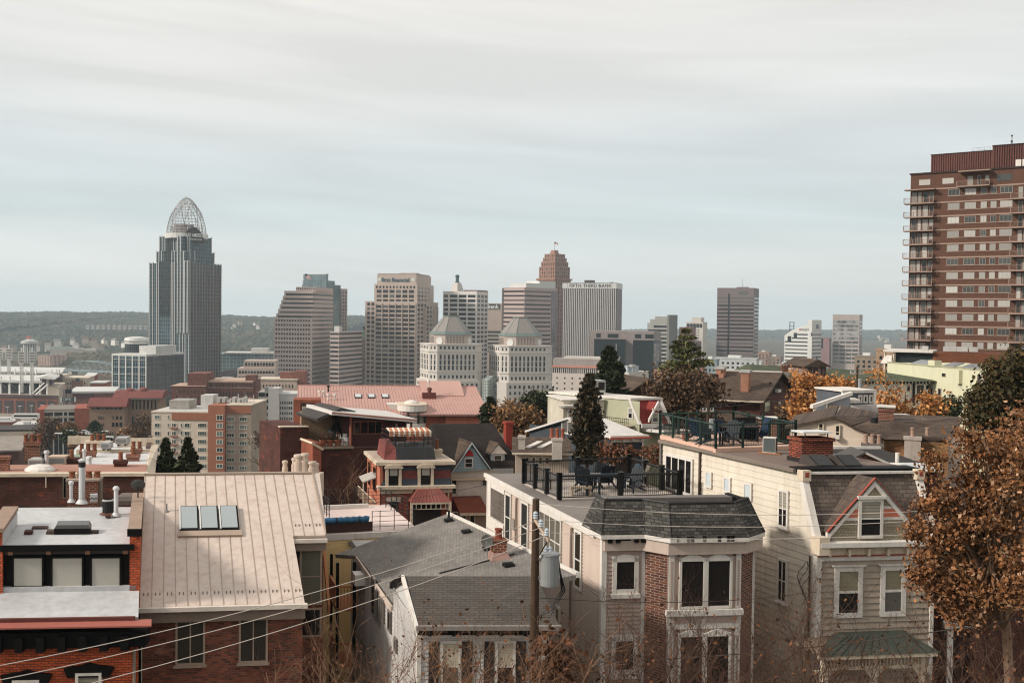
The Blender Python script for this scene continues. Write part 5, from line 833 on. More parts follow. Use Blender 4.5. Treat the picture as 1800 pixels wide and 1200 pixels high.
F.box('gutter',plain('red_gutter',(176,84,70)),-.4,W_+.4,-.62,-.5,F.za-.12,F.za+.02);hwin(F,fr,1090,787,1109,812,WTR,CUR,.12,mull=1);hwin(F,lf,989,739,1011,763,WTR,WD,.12,mull=1,proud=.12);F.part(MB().box(-.05,.1,-.05,.1,0,z(776)).box(W_-.08,W_+.04,-.05,.1,0,z(776)),'corner_board',WTR)
F=Fr('pale_green_house','pale green house with red mansard gable and white arched porch','house',(1124,768,104),(1176,765,105),-36,C=(1060,703,116));W_=F.W;F.k=-.5;F.D=11;fr=F.front();lf=F.left();u=lambda x:fr.px(x,750)[0];z=lambda y:fr.px(1150,y)[1];PG=plain('sage_siding',(168,166,140),.8,.08);ze=z(745);zt_=z(704)
F.box('body',PG,0,W_,.6,11,0,ze);F.box('attic',PG,0,W_,1.4,11,ze,zt_);F.part(siding(MB(),F.left(u=-.01),0,11,z(790),zt_-.05,.2),'side_siding',PG);F.part(MB().prx([(0,ze),(1.5,ze),(1.5,zt_),(1.1,zt_)],.05,W_-.05),'mansard',plain('red_shingle',(134,52,46),.8,.15));F.box('roof_edge',WTR,-.15,W_+.15,.9,11,zt_,zt_+.22)
for a in(0,W_):F.part(MB().prx([(-.15,ze),(.1,ze),(1.2,zt_),(.95,zt_)],a-.12,a+.12),'mansard_trim',WTR)
fg=Face(F,(0,-.1),(W_,-.1));ap=fg.px(1156,706);g0,g1=fg.px(1139,738),fg.px(1173,735);F.part(MB().prism([(g0[0],0,g0[1]),(g1[0],0,g1[1]),(ap[0],0,ap[1])],[(g0[0],1.3,g0[1]),(g1[0],1.3,g1[1]),(ap[0],1.3,ap[1])]),'dormer_roof',MATS['red_shingle']);F.part(MB().box(g0[0]+.5,g1[0]-.5,-.05,1,ze,g0[1]+.6),'dormer',PG)
m=MB();
for p,q in((g0,ap),(ap,g1)):m.prism([(p[0],-.25,p[1]-.22),(q[0],-.25,q[1]-.22),(q[0],-.25,q[1]+.08),(p[0],-.25,p[1]+.08)],[(p[0],-.1,p[1]-.22),(q[0],-.1,q[1]-.22),(q[0],-.1,q[1]+.08),(p[0],-.1,p[1]+.08)])
m.box(ap[0]-.08,ap[0]+.08,-.22,-.1,z(722),ap[1]).box(ap[0]-.6,ap[0]+.6,-.22,-.1,z(720),z(717.5));F.part(m,'bargeboard',WTR);hwin(F,fg,1146,725,1157,742,WTR,BLD,.08,rail='house_glass');F.box('balcony_rail',WTR,-.3,W_*.6,-.6,-.5,ze-.3,ze+.1);hwin(F,F.left(u=-.04),1104,716,1113,736,WTR,CUR,.1,rail='house_glass')
F.box('porch_roof',WTR,u(1136),W_+.4,-2,.6,z(758),z(753));
for x in(1138,1148,1160,1172):F.part(MB().box(u(x)-.1,u(x)+.1,-1.9,-1.7,0,z(758)),'porch_post',WTR)
for x0,x1 in((1138,1148),(1148,1160),(1160,1172)):
 a,b=u(x0)+.1,u(x1)-.1;c=(a+b)/2;r=(b-a)/2;n=8;F.part(MB().prism([(c+r*math.cos(math.pi-math.pi*k/n),-1.85,z(766)+r*.9*math.sin(math.pi*k/n))for k in range(n+1)]+[(b,-1.85,z(758)),(a,-1.85,z(758))],[(c+r*math.cos(math.pi-math.pi*k/n),-1.75,z(766)+r*.9*math.sin(math.pi*k/n))for k in range(n+1)]+[(b,-1.75,z(758)),(a,-1.75,z(758))]),'porch_arch',WTR)
F.box('porch_parapet',WTR,u(1136),W_+.4,-1.9,-1.75,z(805),z(794));F.part(MB().lathe(u(1156),-.9,[(1.,z(753)),(.8,z(749)),(.2,z(746.5))],12),'porch_dome',DRF)
b=F.o.matrix_basis@Vector((F.k*6+.6,6,zt_+.22));o=empty('rooftop_unit',b,'big grey rooftop air conditioner on the pale green house','air conditioner',rz=F.yaw);MB().box(-1.,.9,-.8,.8,.25,1.5).build('case',plain('unit_grey',(170,168,164)),o);MB().box(.1,.8,-.83,-.8,.5,1.3).build('fan_grille',DKM,o);MB().box(-.9,.8,-.6,.6,0,.25).build('base',DKM,o);MB().prism([(-1.1,-.8,.4),(-1.,-.8,.3),(-1.,-.8,1)],[(-1.1,.6,.4),(-1.,.6,.3),(-1.,.6,1)]).build('hood',GRYM,o)
lv=[(F.left(u=-.6),0)];m=MB()
for k in range(15):a=lf.px(1068+k*3.3,740)[0];m.tube([lf.pt(a,z(748),.9),lf.pt(a,z(736),.9)],.02,3)
for y in(748,742,736):m.tube([lf.pt(lf.px(1066,740)[0],z(y),.9),lf.pt(lf.px(1116,740)[0],z(y),.9)],.03,3)
F.part(m,'balcony_railing',DKM);F.part(lf.box(MB(),lf.px(1066,740)[0],lf.px(1116,740)[0],z(749.5),z(748),0,.9),'balcony_floor',CRM)
F=Fr('cream_back_house','cream house end with a white dish between the autumn tree and cypress','house',(990,735,106),(1062,735,107),-36);F.box('body',plain('cream_paint',(190,182,164),.8),0,F.W,0,6,0,F.L(1020,704,106).z);F.box('roof',WTR,-.2,F.W,-.2,6,F.L(1020,704,106).z,F.L(1020,702,106).z);hwin(F,F.front(),1000,712,1006,726,WTR,WD,.08)
F.part(MB().tube([(.4,-.4,F.za),(.4,-.4,F.za+1.1)],.05).lathe(.1,-.7,[(.3,F.za+1.),(.75,F.za+1.2),(.85,F.za+1.4)],12),'satellite_dish',WTR)
F=Fr('brown_gabled_house','big brown brick house with weathered shingle roof and two tall brick chimneys','house',(1248,756,122),(1335,761,120),-36,C=(1392,752,134),cb=True);W_,D_=F.W,F.D;F.k=min(F.k,.5);fr=F.front();rt=F.right();BRW=brick('brown_wall',(96,58,48),(82,50,42),(70,52,46),.26,.09,.01,var=.2);ze=fr.px(1300,698)[1];z=lambda y:fr.px(1300,y)[1]
apx=rt.px(1366,655);zr=apx[1];F.box('body',BRW,0,W_,0,D_,0,ze);va=apx[0];F.part(MB().prx([(.2,ze),(D_-.2,ze),(va,zr-.2)],W_-.5,W_),'gable',plain('brown_shake',(64,46,40),.9,.2));F.part(MB().prx([(0,ze),(D_,ze),(va,zr)],0,.5),'gable',MATS['brown_shake'])
ss=(zr-ze)/va;F.part(MB().slab([(-.8,-1,ze-ss),(W_+.7,-1,ze-ss),(W_+.7,va,zr+.1),(-.8,va,zr+.1)],.22),'roof',SHB);F.part(MB().slab([(-.8,va,zr+.1),(W_+.7,va,zr+.1),(W_+.7,D_+1,ze-ss),(-.8,D_+1,ze-ss)],.22),'roof',SHB);F.box('gutter',CRM,-.8,W_+.7,-1.15,-1,ze-ss-.1,ze-ss+.05);F.box('ridge',WTR,-.8,W_+.6,va-.12,va+.12,zr+.05,zr+.18)
PB=brick('pale_chimney_brick',(160,106,84),(148,98,78),(170,136,114),.24,.1,.012)
for x,yb,yt,w in((1310.5,691,652,.9),(1267,667,645,.9)):p=F.slope(x,yb,ze-ss,0,ss);p.z+=1*0;o=F.part(MB().box(p.x-w/2,p.x+w/2,p.y-.5,p.y+.5,p.z-1,p.z+(yb-yt)/1850*124),'chimney',PB);F.part(MB().box(p.x-w/2-.15,p.x+w/2+.15,p.y-.62,p.y+.62,p.z+(yb-yt)/1850*124-.2,p.z+(yb-yt)/1850*124+.1),'cap',plain('cap_grey',(170,166,160)),o)
hwin(F,rt,1352,671,1358,689,DKM,CUR,.1,rail='house_glass',proud=.15);hwin(F,rt,1359.5,671,1367,689,DKM,WD,.1,proud=.15);hwin(F,rt,1343,704,1353,724,DKM,CUR,.1,rail='house_glass');hwin(F,rt,1366,704,1372,722,DKM,CUR,.1,rail='house_glass');hwin(F,fr,1288,702,1297,722,DKM,WD,.1);F.part(rt.box(MB(),*rt.rect(1361,684,1366,689),.1,.5),'window_unit',WTR)
F.part(MB().prism([(-1,-6,z(752)),(W_+2,-6,z(752)),(W_+2,.2,z(752)),(-1,.2,z(752))],[(1.5,-1.5,z(722)),(W_-2,-1.5,z(722)),(W_-2,.2,z(722)),(1.5,.2,z(722))]),'lower_roof',SHB);F.box('lower_wall',BRW,-.4,W_+1.4,-5.4,0,0,z(752))
F=Fr('brown_shingle_gable','brown timber gable behind the bare brown tree with a brick chimney before it','house',(1105,706,128),(1150,704,129),-36);fr=F.front();ap=fr.px(1140,666);ze=fr.px(1130,694)[1];F.box('body',BRW,0,F.W,0,10,0,ze);F.part(MB().pry([(-1,ze),(F.W+2,ze),(ap[0],ap[1])],.2,10),'gable',MATS['brown_shake'])
for e_ in(-1.6,F.W+2.6):F.part(MB().slab([(e_,-.5,ze-.5),(ap[0],-.5,ap[1]+.15),(ap[0],10,ap[1]+.15),(e_,10,ze-.5)],.2),'roof',SHB)
chim(F,fr.px(1143,700)[0],-8,ze-6,fr.px(1143,688)[1]-.6,1.,.8,CHB,0)
F=Fr('green_roof_hall','white stucco hall with dark trim and a wide mossy green hipped roof','building',(1480,700,158),(1642,690,160),-36,C=(1646,672,170),cb=True);F.k=0;W_=F.W;fr=F.front();u=lambda x:fr.px(x,690)[0];z=lambda y:fr.px(1560,y)[1];GR=brick('green_shingle',(82,86,66),(68,74,58),(54,58,48),.5,.2,.01,'xz',zs=2,var=.25);ST=plain('white_stucco',(206,202,194),.85,.06);DT=plain('dark_timber',(46,38,36),.8)
F.box('body',ST,0,W_-1,0,14,0,z(669));F.part(MB().prism([(u(1330),-1.2,z(669)),(W_+.6,-1.2,z(669)),(W_+.6,15,z(669)),(u(1330),15,z(669))],[(u(1345),7,z(634)-1.0),(u(1582),6,z(645)-1),(u(1582),7,z(645)-1),(u(1345),8,z(634)-1.0)]),'roof',GR);F.part(fr.box(MB(),0,W_-1,z(674),z(669.5),0,.35),'eave_timber',DT);m=MB()
for k in range(26):a=(W_-1)*k/25;fr.box(m,a-.09,a+.09,z(673.4),z(670),.35,.42)
F.part(m,'rafter_ends',ST)
for x0,x1,y0,y1 in((1612,1623,677,703),(1595,1599,678,687),(1628,1631,677,684)):hwin(F,fr,x0,y0,x1,y1,DT,WD,.2,mull=2 if x1-x0>8 else 0)
F.part(fr.box(MB(),u(1604),u(1609),z(708),z(671),0,.3).hexa if False else fr.box(MB(),u(1604),u(1607),z(708),z(671),0,.3),'timber_post',DT);F.box('west_body',plain('grey_stucco',(150,140,130)),u(1335),0,1,14,0,z(668))
for x,y in((1554,664),(1575,660),(1402,648)):p=(u(x),2);F.part(MB().lathe(p[0],3,[(.15,z(y+2)-.6),(.15,z(y-3)-.6),(.35,z(y-3.5)-.6),(.2,z(y-5)-.6)],8),'roof_vent',WTR)
d0=Face(F,(u(1330),-2),(W_,-2));a0,a1,q0,q1=d0.rect(1419,642,1452,662);F.box('dormer',plain('mauve_board',(136,112,104)),a0+d0.p.x,a1+d0.p.x,-2,5,q0-3,q1);F.part(MB().pry([(a0+d0.p.x-.7,q1-.2),(a1+d0.p.x+.7,q1-.2),((a0+a1)/2+d0.p.x,d0.px(1432,631)[1])],-2.5,6),'dormer_roof',SHB);
for x0,x1 in((1421,1427),(1430,1437),(1443,1451)):hwin(F,d0,x0,646,x1,660,DT,plain('shutter_mauve',(110,84,78)),.15)
F.part(MB().tube([((a0+a1)/2+d0.p.x,-2,d0.px(1432,632)[1]),((a0+a1)/2+d0.p.x,-2,d0.px(1432,626)[1])],.08,4),'finial',DT)
F=Fr('stone_chimney_house','pale house end with a stout stone chimney of three pots behind the orange tree','house',(1372,690,140),(1412,688,141),-36);F.box('body',plain('pale_house',(176,158,144)),0,F.W,0,6,0,F.L(1390,676,140).z);F.box('roof',DRF,-.3,F.W,-.3,6,F.L(1390,676,140).z,F.L(1390,674,140).z);a=F.front().px(1386,670)[0];chim(F,a,1,F.L(1386,680,140).z,F.L(1386,655,140).z,1.1,.8,plain('stone_white',(186,176,166)),3,ph=1.,pm=POT)
F=Fr('lime_building','large pale lime painted building with few small windows and parapet chimneys','building',(1560,637,172),(1748,646,146),-36);W_=F.W;fr=F.front();LM=plain('lime_paint',(200,197,168),.8,.05,.2,streak=.15);F.D=14
F.box('body',LM,0,W_,0,14,0,F.za);F.box('coping',plain('lime_dark',(160,158,130)),-.1,W_,-.1,.4,F.za,F.za+.15)
for x0,y0,x1,y1 in((1656,655.5,1662.5,662),(1693.5,690,1700.5,697)):hwin(F,fr,x0,y0,x1,y1,plain('lime_dark',(160,158,130)),WD,.06)
for x0,y0,x1,y1 in((1718,658,1726,676),(1649,682,1655,699),(1684,703,1691,726),(1636,681,1640,700)):hwin(F,fr,x0,y0,x1,y1,plain('beige_dark',(160,146,138)),WD,.12)
F.part(fr.box(MB(),*fr.rect(1685,650,1692,674),0,.6),'flue',LM)
for x,w in((1637,1.4),(1731,1.4)):a=fr.px(x,640)[0];o=F.part(MB().box(a-w*.6,a+w*.6,0,1.2,F.za-.2,F.za+.9),'chimney',LM);pots(F,a,.6,F.za+.9,2,o,.18,.4,.5)
for x0,x1 in((1589,1622),(1645,1664),(1676,1712)):a,b=fr.px(x0,638)[0],fr.px(x1,638)[0];F.part(MB().slab([(a,1,F.za+.1),(b,1,F.za+.1),(b,3,F.za+.7),(a,3,F.za+.7)],.12),'solar_panel',plain('panel_grey',(120,122,124)if x0<1600 else(50,44,44),.3))
F=Fr('roof_terrace_block','low block with white roof, dark glass and brown timber screen under the brick tower','building',(1553,618,190),(1800,626,180),-36);fr=F.front();u=lambda x:fr.px(x,625)[0];F.box('body',plain('terrace_dark',(44,50,48)),u(1572),u(1645),.5,10,0,F.za);F.part(MB().box(0,u(1640),-.5,10,F.za,F.za+.35),'roof',WTR);F.box('screen',plain('brown_screen',(104,62,40),.8,.2),u(1640),F.W*1.1,.3,10,0,fr.px(1700,621)[1]);F.part(MB().tube([(.3,0,0),(.3,0,F.za)],.2,4).tube([(u(1572),0,0),(u(1572),0,F.za)],.25,4),'post',CRM)
F.part(MB().slab([(u(1549),-1,fr.px(1560,638)[1]),(u(1568),-1,fr.px(1560,638)[1]),(u(1568),0,F.za-.6),(u(1556),0,F.za-.6)],.1),'canvas',WTR)
for x,w in((1668,2.2),(1690,1.8),(1710,1.4),(1624,1.)):a=u(x);F.part(MB().box(a-w/2,a+w/2,2,4,F.za+.3,F.za+1.1),'roof_unit',plain('unit_grey',(170,168,164)))
F=Fr('brick_apartment_tower','tall brown brick apartment tower with stacked corner balconies at the right edge','apartment building',(1594,640,222),(1900,640,203),-34);W_=F.W;fr=F.front();F.D=24;u=lambda x:fr.px(x,480)[0];BB=brick('tower_brick',(94,65,51),(83,57,45),(92,66,55),.3,.1,.012,var=.12,bump=.2);SL=plain('slab_edge',(150,126,112),.8,.1);H=fr.px(1597,308)[1];zf=lambda k:H-.3-k*2.92*1.0
f_y=fr.px(1680,404)[1]-fr.px(1680,428.3)[1]
F.box('body',BB,0,W_,0,24,0,H);F.box('coping',plain('coping_dark',(54,40,36)),-.2,W_,-.25,24,H,H+.3);zpt=fr.px(1629,274)[1]
pm_=N('ribbed_metal');s_=pm_.add('ShaderNodeSeparateXYZ');pm_.ln(pm_.coords(),s_.inputs[0]);MATS['ribbed_metal']=pm_.out(lin((84,50,43)),.6);rb=MB();a=u(1630)
F.box('plant_room',MATS['ribbed_metal'],u(1630),u(1738),1.2,20,H,zpt+.2);F.box('plant_room',MATS['ribbed_metal'],u(1738),W_,.8,20,H,zpt+1.)
while a<W_:rb.box(a,a+.18,.6 if a>u(1738)else 1.05,1.2,H+.3,zpt+(1.if a>u(1738)else .2));a+=.45
F.part(rb,'ribs',plain('rib_brown',(98,58,49),.6));F.part(MB().box(u(1629),u(1739),1,20,zpt+.2,zpt+.35).box(u(1738),W_,.5,20,zpt+1.,zpt+1.2),'plant_coping',MATS['coping_dark'])
m=MB()
for x0,x1,zz in((1698,1730,zpt+.3),):
 for q in(.5,1.):m.tube([(u(x0),3,zz+q),(u(x1),3,zz+q)],.03,3)
 for k in range(4):m.tube([(u(x0+(x1-x0)*k/3),3,zz),(u(x0+(x1-x0)*k/3),3,zz+1)],.03,3)
F.part(m,'roof_railing',GRYM);a=u(1768);F.part(MB().tube([(a,3,zpt+1),(a,3,zpt+3.4)],.06,4).tube([(a-.5,3,zpt+1),(a,3,zpt+2),(a+.5,3,zpt+1)],.05,4).tube([(a,2.8,zpt+1.9),(a,2.8,zpt+2.2)],.2,6).tube([(a,2.8,zpt+3),(a,2.8,zpt+3.3)],.18,6),'aerial',DKM)
for x in(1785,1797):F.part(MB().box(u(x)-.5,u(x)+.5,.2,.8,H+.4,H+1.7),'vent_box',WTR)
TW=glass('tower_glazing',(74,74,72),.12,.4,warm=(196,192,184));TC=glass('tower_curtain',(156,152,146),.25,.4);FRW=plain('tower_frame',(150,140,130),.5)
def zy(y):return fr.px(1664,y)[1]
rows=[404-24.25*3+24.25*k for k in range(13)]
pitch=(zy(428.3)-zy(404))*-1
z_slab0=zy(404)+3*pitch;nF=13
RAIL=plain('rail_rust',(134,112,100),.6);SCR=plain('screen_brown',(70,48,42),.7)
def twin_(a0,a1,z0,z1,i,mu):return win(F,fr,(a0,a1,z0,z1),FRW,TC if(i*7+int(a0*3))%5 in(0,1,2)else TW,.07,mull=mu,proud=.06)
spec=[(1663.5,1684,2),(1693,1713,2),(1721,1732,1),(1738.5,1749,1),(1755,1777,2)]
def balcony(a0,a1,zs,d=1.5):
 s=F.part(fr.box(MB(),a0,a1,zs-.22,zs,0,d),'balcony',SL);r=MB()
 for zz in(zs+.95,):fr.box(r,a0,a1,zz,zz+.06,d-.08,d);fr.box(r,a0,a0+.06,zz,zz+.06,0,d);fr.box(r,a1-.06,a1,zz,zz+.06,0,d)
 n=4
 for k in range(n):q=a0+(a1-a0)*k/(n-1);fr.box(r,q-.07,q+.07,zs,zs+1,d-.1,d)
 k=a0
 while k<a1:fr.box(r,k-.012,k+.012,zs,zs+.95,d-.06,d-.03);k+=.18
 F.part(r,'railing',RAIL,s);F.part(fr.box(MB(),a1-.9,a1-.1,zs+.05,zs+.85,d*.3,d*.5),'furniture',SCR,s);return s
F.part(fr.box(MB(),u(1641),W_,z_slab0-.14,z_slab0+.14,0,.12),'slab_band',SL)
for k in range(1,nF):
 zs=z_slab0-k*pitch;F.part(fr.box(MB(),u(1641),W_,zs-.14,zs+.14,0,.12),'slab_band',SL)
 F.part(fr.box(MB(),u(1662),u(1776),zs+1.13,zs+1.25,0,.1),'sill_band',SL)
 for(x0,x1,mu)in spec:twin_(u(x0),u(x1),zs+1.28,zs+2.6,k,mu)
 balcony(-.9,u(1641),zs);balcony(u(1776),W_,zs)
 for j,(x0,x1)in enumerate(((1600,1609),(1611,1617),(1619.5,1629),(1631,1638.5))):win(F,fr,(u(x0),u(x1),zs+.05,zs+2.35),FRW,(TC,TW,WD,TC,TW)[(k*3+j*2)%5],.08,proud=.05)
 for j,(x0,x1)in enumerate(((1787,1795),(1797,1806))):win(F,fr,(u(x0),u(x1),zs+.05,zs+2.35),FRW,(WD,TC,TW)[(k+j)%3],.08,proud=.05)
zs=z_slab0
for x0,x1 in((1612,1632),(1653,1673)):twin_(u(x0),u(x1),zs+.9,zs+2.1,1,2)
F.part(fr.box(MB(),u(1748),u(1775),zs+.85,zs+2.2,0,.05),'window',TW);balcony(u(1681),u(1738),zs+.15);F.part(fr.box(MB(),u(1684),u(1740),H-.28,H-.06,.02,2.),'canopy',SL);F.part(fr.box(MB(),-.9,u(1643),z_slab0-.2,z_slab0,0,1.6),'canopy',SL)
for j,(x0,x1)in enumerate(((1697,1707),(1714,1721),(1728,1735))):win(F,fr,(u(x0),u(x1),zs+.2,zs+2.2),FRW,(CUR,WD,CUR)[j],.08)
NB=brick('near_orange_brick',(212,98,58),(168,76,46),(92,66,54),.22,.085,.011,var=.3,bump=.7);NBD=brick('near_dark_brick',(144,80,59),(88,51,43),(104,90,80),.22,.085,.011,var=.4,blotch=(150,104,84),bump=.7);PIER=brick('pier_brick',(112,66,50),(74,46,39),(146,128,114),.26,.1,.014,'xz',var=.25,bump=.8)
BLK=plain('black_paint',(17,16,16),.6,.2,spec=.12);TIN=plain('beige_metal',(196,180,168),.45,.09,.25,5,streak=.45,dirt=(160,136,118),spec=.4);TINS=plain('beige_seam',(160,142,126),.5,.1);FAS=plain('taupe_fascia',(128,112,100),.6,.1);SHADE=plain('pale_shade',(176,172,162),.35,.06,.4,spec=.5);SHN=brick('near_shingle',(112,102,94),(88,80,74),(60,55,51),.34,.15,.008,'xz',zs=5.2,var=.2,bump=.6);SHW=brick('wing_shingle',(90,84,78),(79,74,69),(60,56,52),.3,.1,.01,'xz',zs=2.1,var=.15,bump=.8)
SHM=brick('mansard_shingle',(84,81,76),(52,50,47),(38,36,34),.24,.13,.012,'xz',zs=1.15,var=.25,bump=.8);COP=plain('stone_coping',(150,128,112),.85,.15,streak=.3)
NSL=plain('near_silver_roof',(182,182,182),.5,.14,.45,4,streak=.3,dirt=(132,122,112),bump=.15)
F=Fr('clerestory_brick_house','orange brick house with silver roofs and a black band of three large windows','house',(-90,1110,33.6),(243,1102,34.2),-24,C=(250,885,43),cb=True);W_,D_=F.W,F.D;fr=F.front();u=lambda x,v=0:Face(F,(0,v),(W_,v)).px(x,1050)[0];z=lambda y:fr.px(120,y)[1];zg=z(1093)
F.box('wall',NB,0,W_,0,.4,0,z(1134));F.box('core',NBD,0,W_-.02,.4,D_,0,zg-.4);F.part(fr.box(MB(),-.1,W_+.3,z(1134),z(1106),-.3,.28),'frieze',BLK);
for k in range(9):F.part(fr.box(MB(),W_*(k+.5)/9-.12,W_*(k+.5)/9+.12,z(1138),z(1112),.2,.45),'bracket',BLK)
F.part(MB().prx([(-.52,zg-.05),(-.36,zg-.09),(.1,zg-.09),(.1,zg+.03),(-.52,zg)],-.1,W_+.42),'gutter',plain('red_gutter_paint',(158,94,82),.5,.12));F.box('gutter_board',plain('gutter_board',(92,50,44)),0,W_-.1,-.02,.12,zg,zg+.14)
vc=1.75;fc=Face(F,(0,vc),(W_,vc));zs=fc.px(120,1038)[1];zt_=fc.px(120,957)[1];F.part(MB().slab([(0,.05,zg+.12),(W_,.05,zg+.12),(W_,vc,zs),(0,vc,zs)],.12),'lower_roof',NSL)
u0,u1=fc.px(6,1000)[0],fc.px(231,1000)[0];F.box('clerestory',BLK,u0,u1,vc+.12,vc+.5,zs-.1,zt_-.02);F.box('upstand',NSL,0,W_-.1,vc-.05,vc+.12,zs-.05,zs+.16);F.box('head_rail',plain('dark_bronze',(60,54,50),.5),u0,u1,vc+.02,vc+.12,zt_-.32,zt_-.1)
for x0,x1 in((22,79),(90,149),(159,215)):hwin(F,Face(F,(0,vc+.12),(W_,vc+.12)),x0,976,x1,1032,BLK,SHADE,.07,proud=.1)
for x in(18,85,154,220):a=fc.px(x,970)[0];F.part(MB().box(a-.08,a+.08,vc-.02,vc+.14,zt_-.33,zt_-.09),'rafter_end',plain('rafter_wood',(150,112,88)))
F.part(MB().slab([(u0-.1,vc-.12,zt_),(W_-.2,vc-.12,zt_),(W_-.15,D_,zt_-.05),(u0-.5,D_,zt_-.05)],.16),'flat_roof',NSL);F.box('roof_edge',BLK,u0-.1,u1+.1,vc-.16,vc-.1,zt_-.18,zt_+.03);F.box('upper_wall',NBD,0,W_-.05,vc+.5,D_,zg-.5,zt_-.16)
F.box('parapet',NB,W_-.32,W_+.02,vc-.05,D_,zg,zt_+.42);F.box('coping',COP,W_-.38,W_+.06,vc-.1,D_,zt_+.42,zt_+.54);F.box('coping_end',BLK,W_-.4,W_+.08,vc-.18,vc-.1,zt_+.3,zt_+.55)
pa,pb=fc.px(5,945)[0],F.top(42,915,zt_+.5);F.part(MB().box(pa-.42,pa,vc-.1,vc+3.6,zg,zt_+.5),'parapet',NB);F.part(MB().slab([(pa-.5,vc-.2,zt_+.62),(pa+.05,vc-.2,zt_+.62),(pa+.05,vc+3.7,zt_+.66),(pa-.5,vc+3.7,zt_+.66)],.14),'coping',COP);F.box('flashing',NSL,pa,pa+.03,vc-.1,vc+3.6,zt_,zt_+.45)
T=lambda x,y:F.top(x,y,zt_)
a,b=T(127,938);
F.part(MB().box(a-.62,a+.62,b-.05,b+.75,zt_-.02,zt_+.2),'skylight_curb',BLK);F.part(MB().prism([(a-.62,b-.05,zt_+.2),(a+.62,b-.05,zt_+.2),(a+.62,b+.75,zt_+.2),(a-.62,b+.75,zt_+.2)],[(a-.55,b+.1,zt_+.3),(a+.55,b+.1,zt_+.3),(a+.55,b+.7,zt_+.34),(a-.55,b+.7,zt_+.34)]),'skylight',plain('smoked_dome',(48,46,42),.15,.2,spec=.5));F.part(MB().box(a-.9,a-.62,b,b+.5,zt_,zt_+.08).box(a+.62,a+.9,b+.05,b+.4,zt_,zt_+.06),'skylight_flashing',plain('tar',(70,58,50),.9))
for x,y,w,h in((70,928,.28,.03),(50,938,.14,.1),(190,909,.1,.08)):p=T(x,y);F.part(MB().box(p[0]-w,p[0]+w,p[1]-.1,p[1]+.3,zt_,zt_+h),'roof_hatch' if w<.2 else 'tar_patch',plain('hatch_brown',(70,44,38)))
for x,yb,yt,r,cap in((144,884,808,.13,0),(125,882,846,.075,1),(204,906,855,.085,1)):
 p=T(x,yb);Y=F.org.y+p[1];h=(yb-yt)/1850*Y;F.part(MB().lathe(p[0],p[1],[(r*2.2,zt_),(r*1.1,zt_+.14),(r,zt_+.14),(r,zt_+h-.12),(r*1.5,zt_+h-.1),(r*1.5,zt_+h-.02),(r*.8,zt_+h+.04)]if cap else[(r*2,zt_),(r*1.05,zt_+.16),(r,zt_+.16),(r,zt_+h-.3),(r*1.1,zt_+h-.28),(r*1.0,zt_+h-.02),(r*1.35,zt_+h),(r*.3,zt_+h+.08)],16),'flue_pipe',plain('galvanised',(188,190,190),.5,.1,streak=.2));
 if not cap:F.part(MB().lathe(p[0],p[1],[(r*1.12,zt_+h-.28),(r*1.12,zt_+h-.06)],12),'flue_louvre',DKM)
p=T(166,882);F.part(MB().box(p[0]-.18,p[0]+.12,p[1],p[1]+.25,zt_,zt_+.32),'junction_box',plain('galvanised',(188,190,190),.5,.1,streak=.2));F.part(MB().tube([(p[0]-.3+.06*k,p[1]-.1+.04*math.sin(k*2),zt_+.1+.1*abs(math.sin(k*1.3)))for k in range(8)],.02,4),'cable',DKM)
p=F.o.matrix_basis@Vector((T(190,903)[0]+F.k*T(190,903)[1],T(190,903)[1],zt_));o=empty('air_conditioner',p,'black cylindrical condenser on the silver roof of the orange brick house','air conditioner');MB().cyl(0,0,.06,.52,.2,None,18).build('coil',plain('coil_black',(40,40,40),.6),o);MB().lathe(0,0,[(.22,.52),(.22,.56),(.16,.58),(.05,.56)],18).build('top',plain('unit_grey',(170,168,164)),o);MB().box(-.24,.24,-.24,.24,0,.06).build('base',plain('base_wood',(130,92,76)),o);mm=MB()
for k in range(18):q=k*.349;mm.tube([(.205*math.cos(q),.205*math.sin(q),.06),(.205*math.cos(q),.205*math.sin(q),.52)],.006,3)
mm.build('guard',DKM,o)
p=T(246,886);F.part(MB().tube([(W_-.15,D_-1.2,zt_+.5),(W_-.15,D_-1.2,zt_+.95)],.03,5),'dish_mast',DKM);dm=MB();cdx,cdy,cdz=W_-.15,D_-1.25,zt_+1.08
for r0,r1,q0,q1 in((.02,.16,0,.015),(.16,.29,.015,.06)):
 n=16
 for k in range(n):
  t0,t1=2*math.pi*k/n,2*math.pi*(k+1)/n;g=lambda r,t,q:(cdx+r*math.cos(t),cdy-q*.9-r*math.sin(t)*.45,cdz+r*math.sin(t)*.8+q*.4-.0)
  dm.poly([g(r0,t0,-q0),g(r1,t0,-q1),g(r1,t1,-q1),g(r0,t1,-q0)])
o_=F.part(dm,'satellite_dish',plain('dish_grey',(86,86,84),.5));sd=o_.modifiers.new('s','SOLIDIFY');sd.thickness=.012;F.part(MB().tube([(cdx,cdy,cdz-.1),(cdx+.02,cdy-.25,cdz-.15)],.012,4).box(cdx-.03,cdx+.05,cdy-.3,cdy-.22,cdz-.18,cdz-.1),'receiver',DKM,o_)
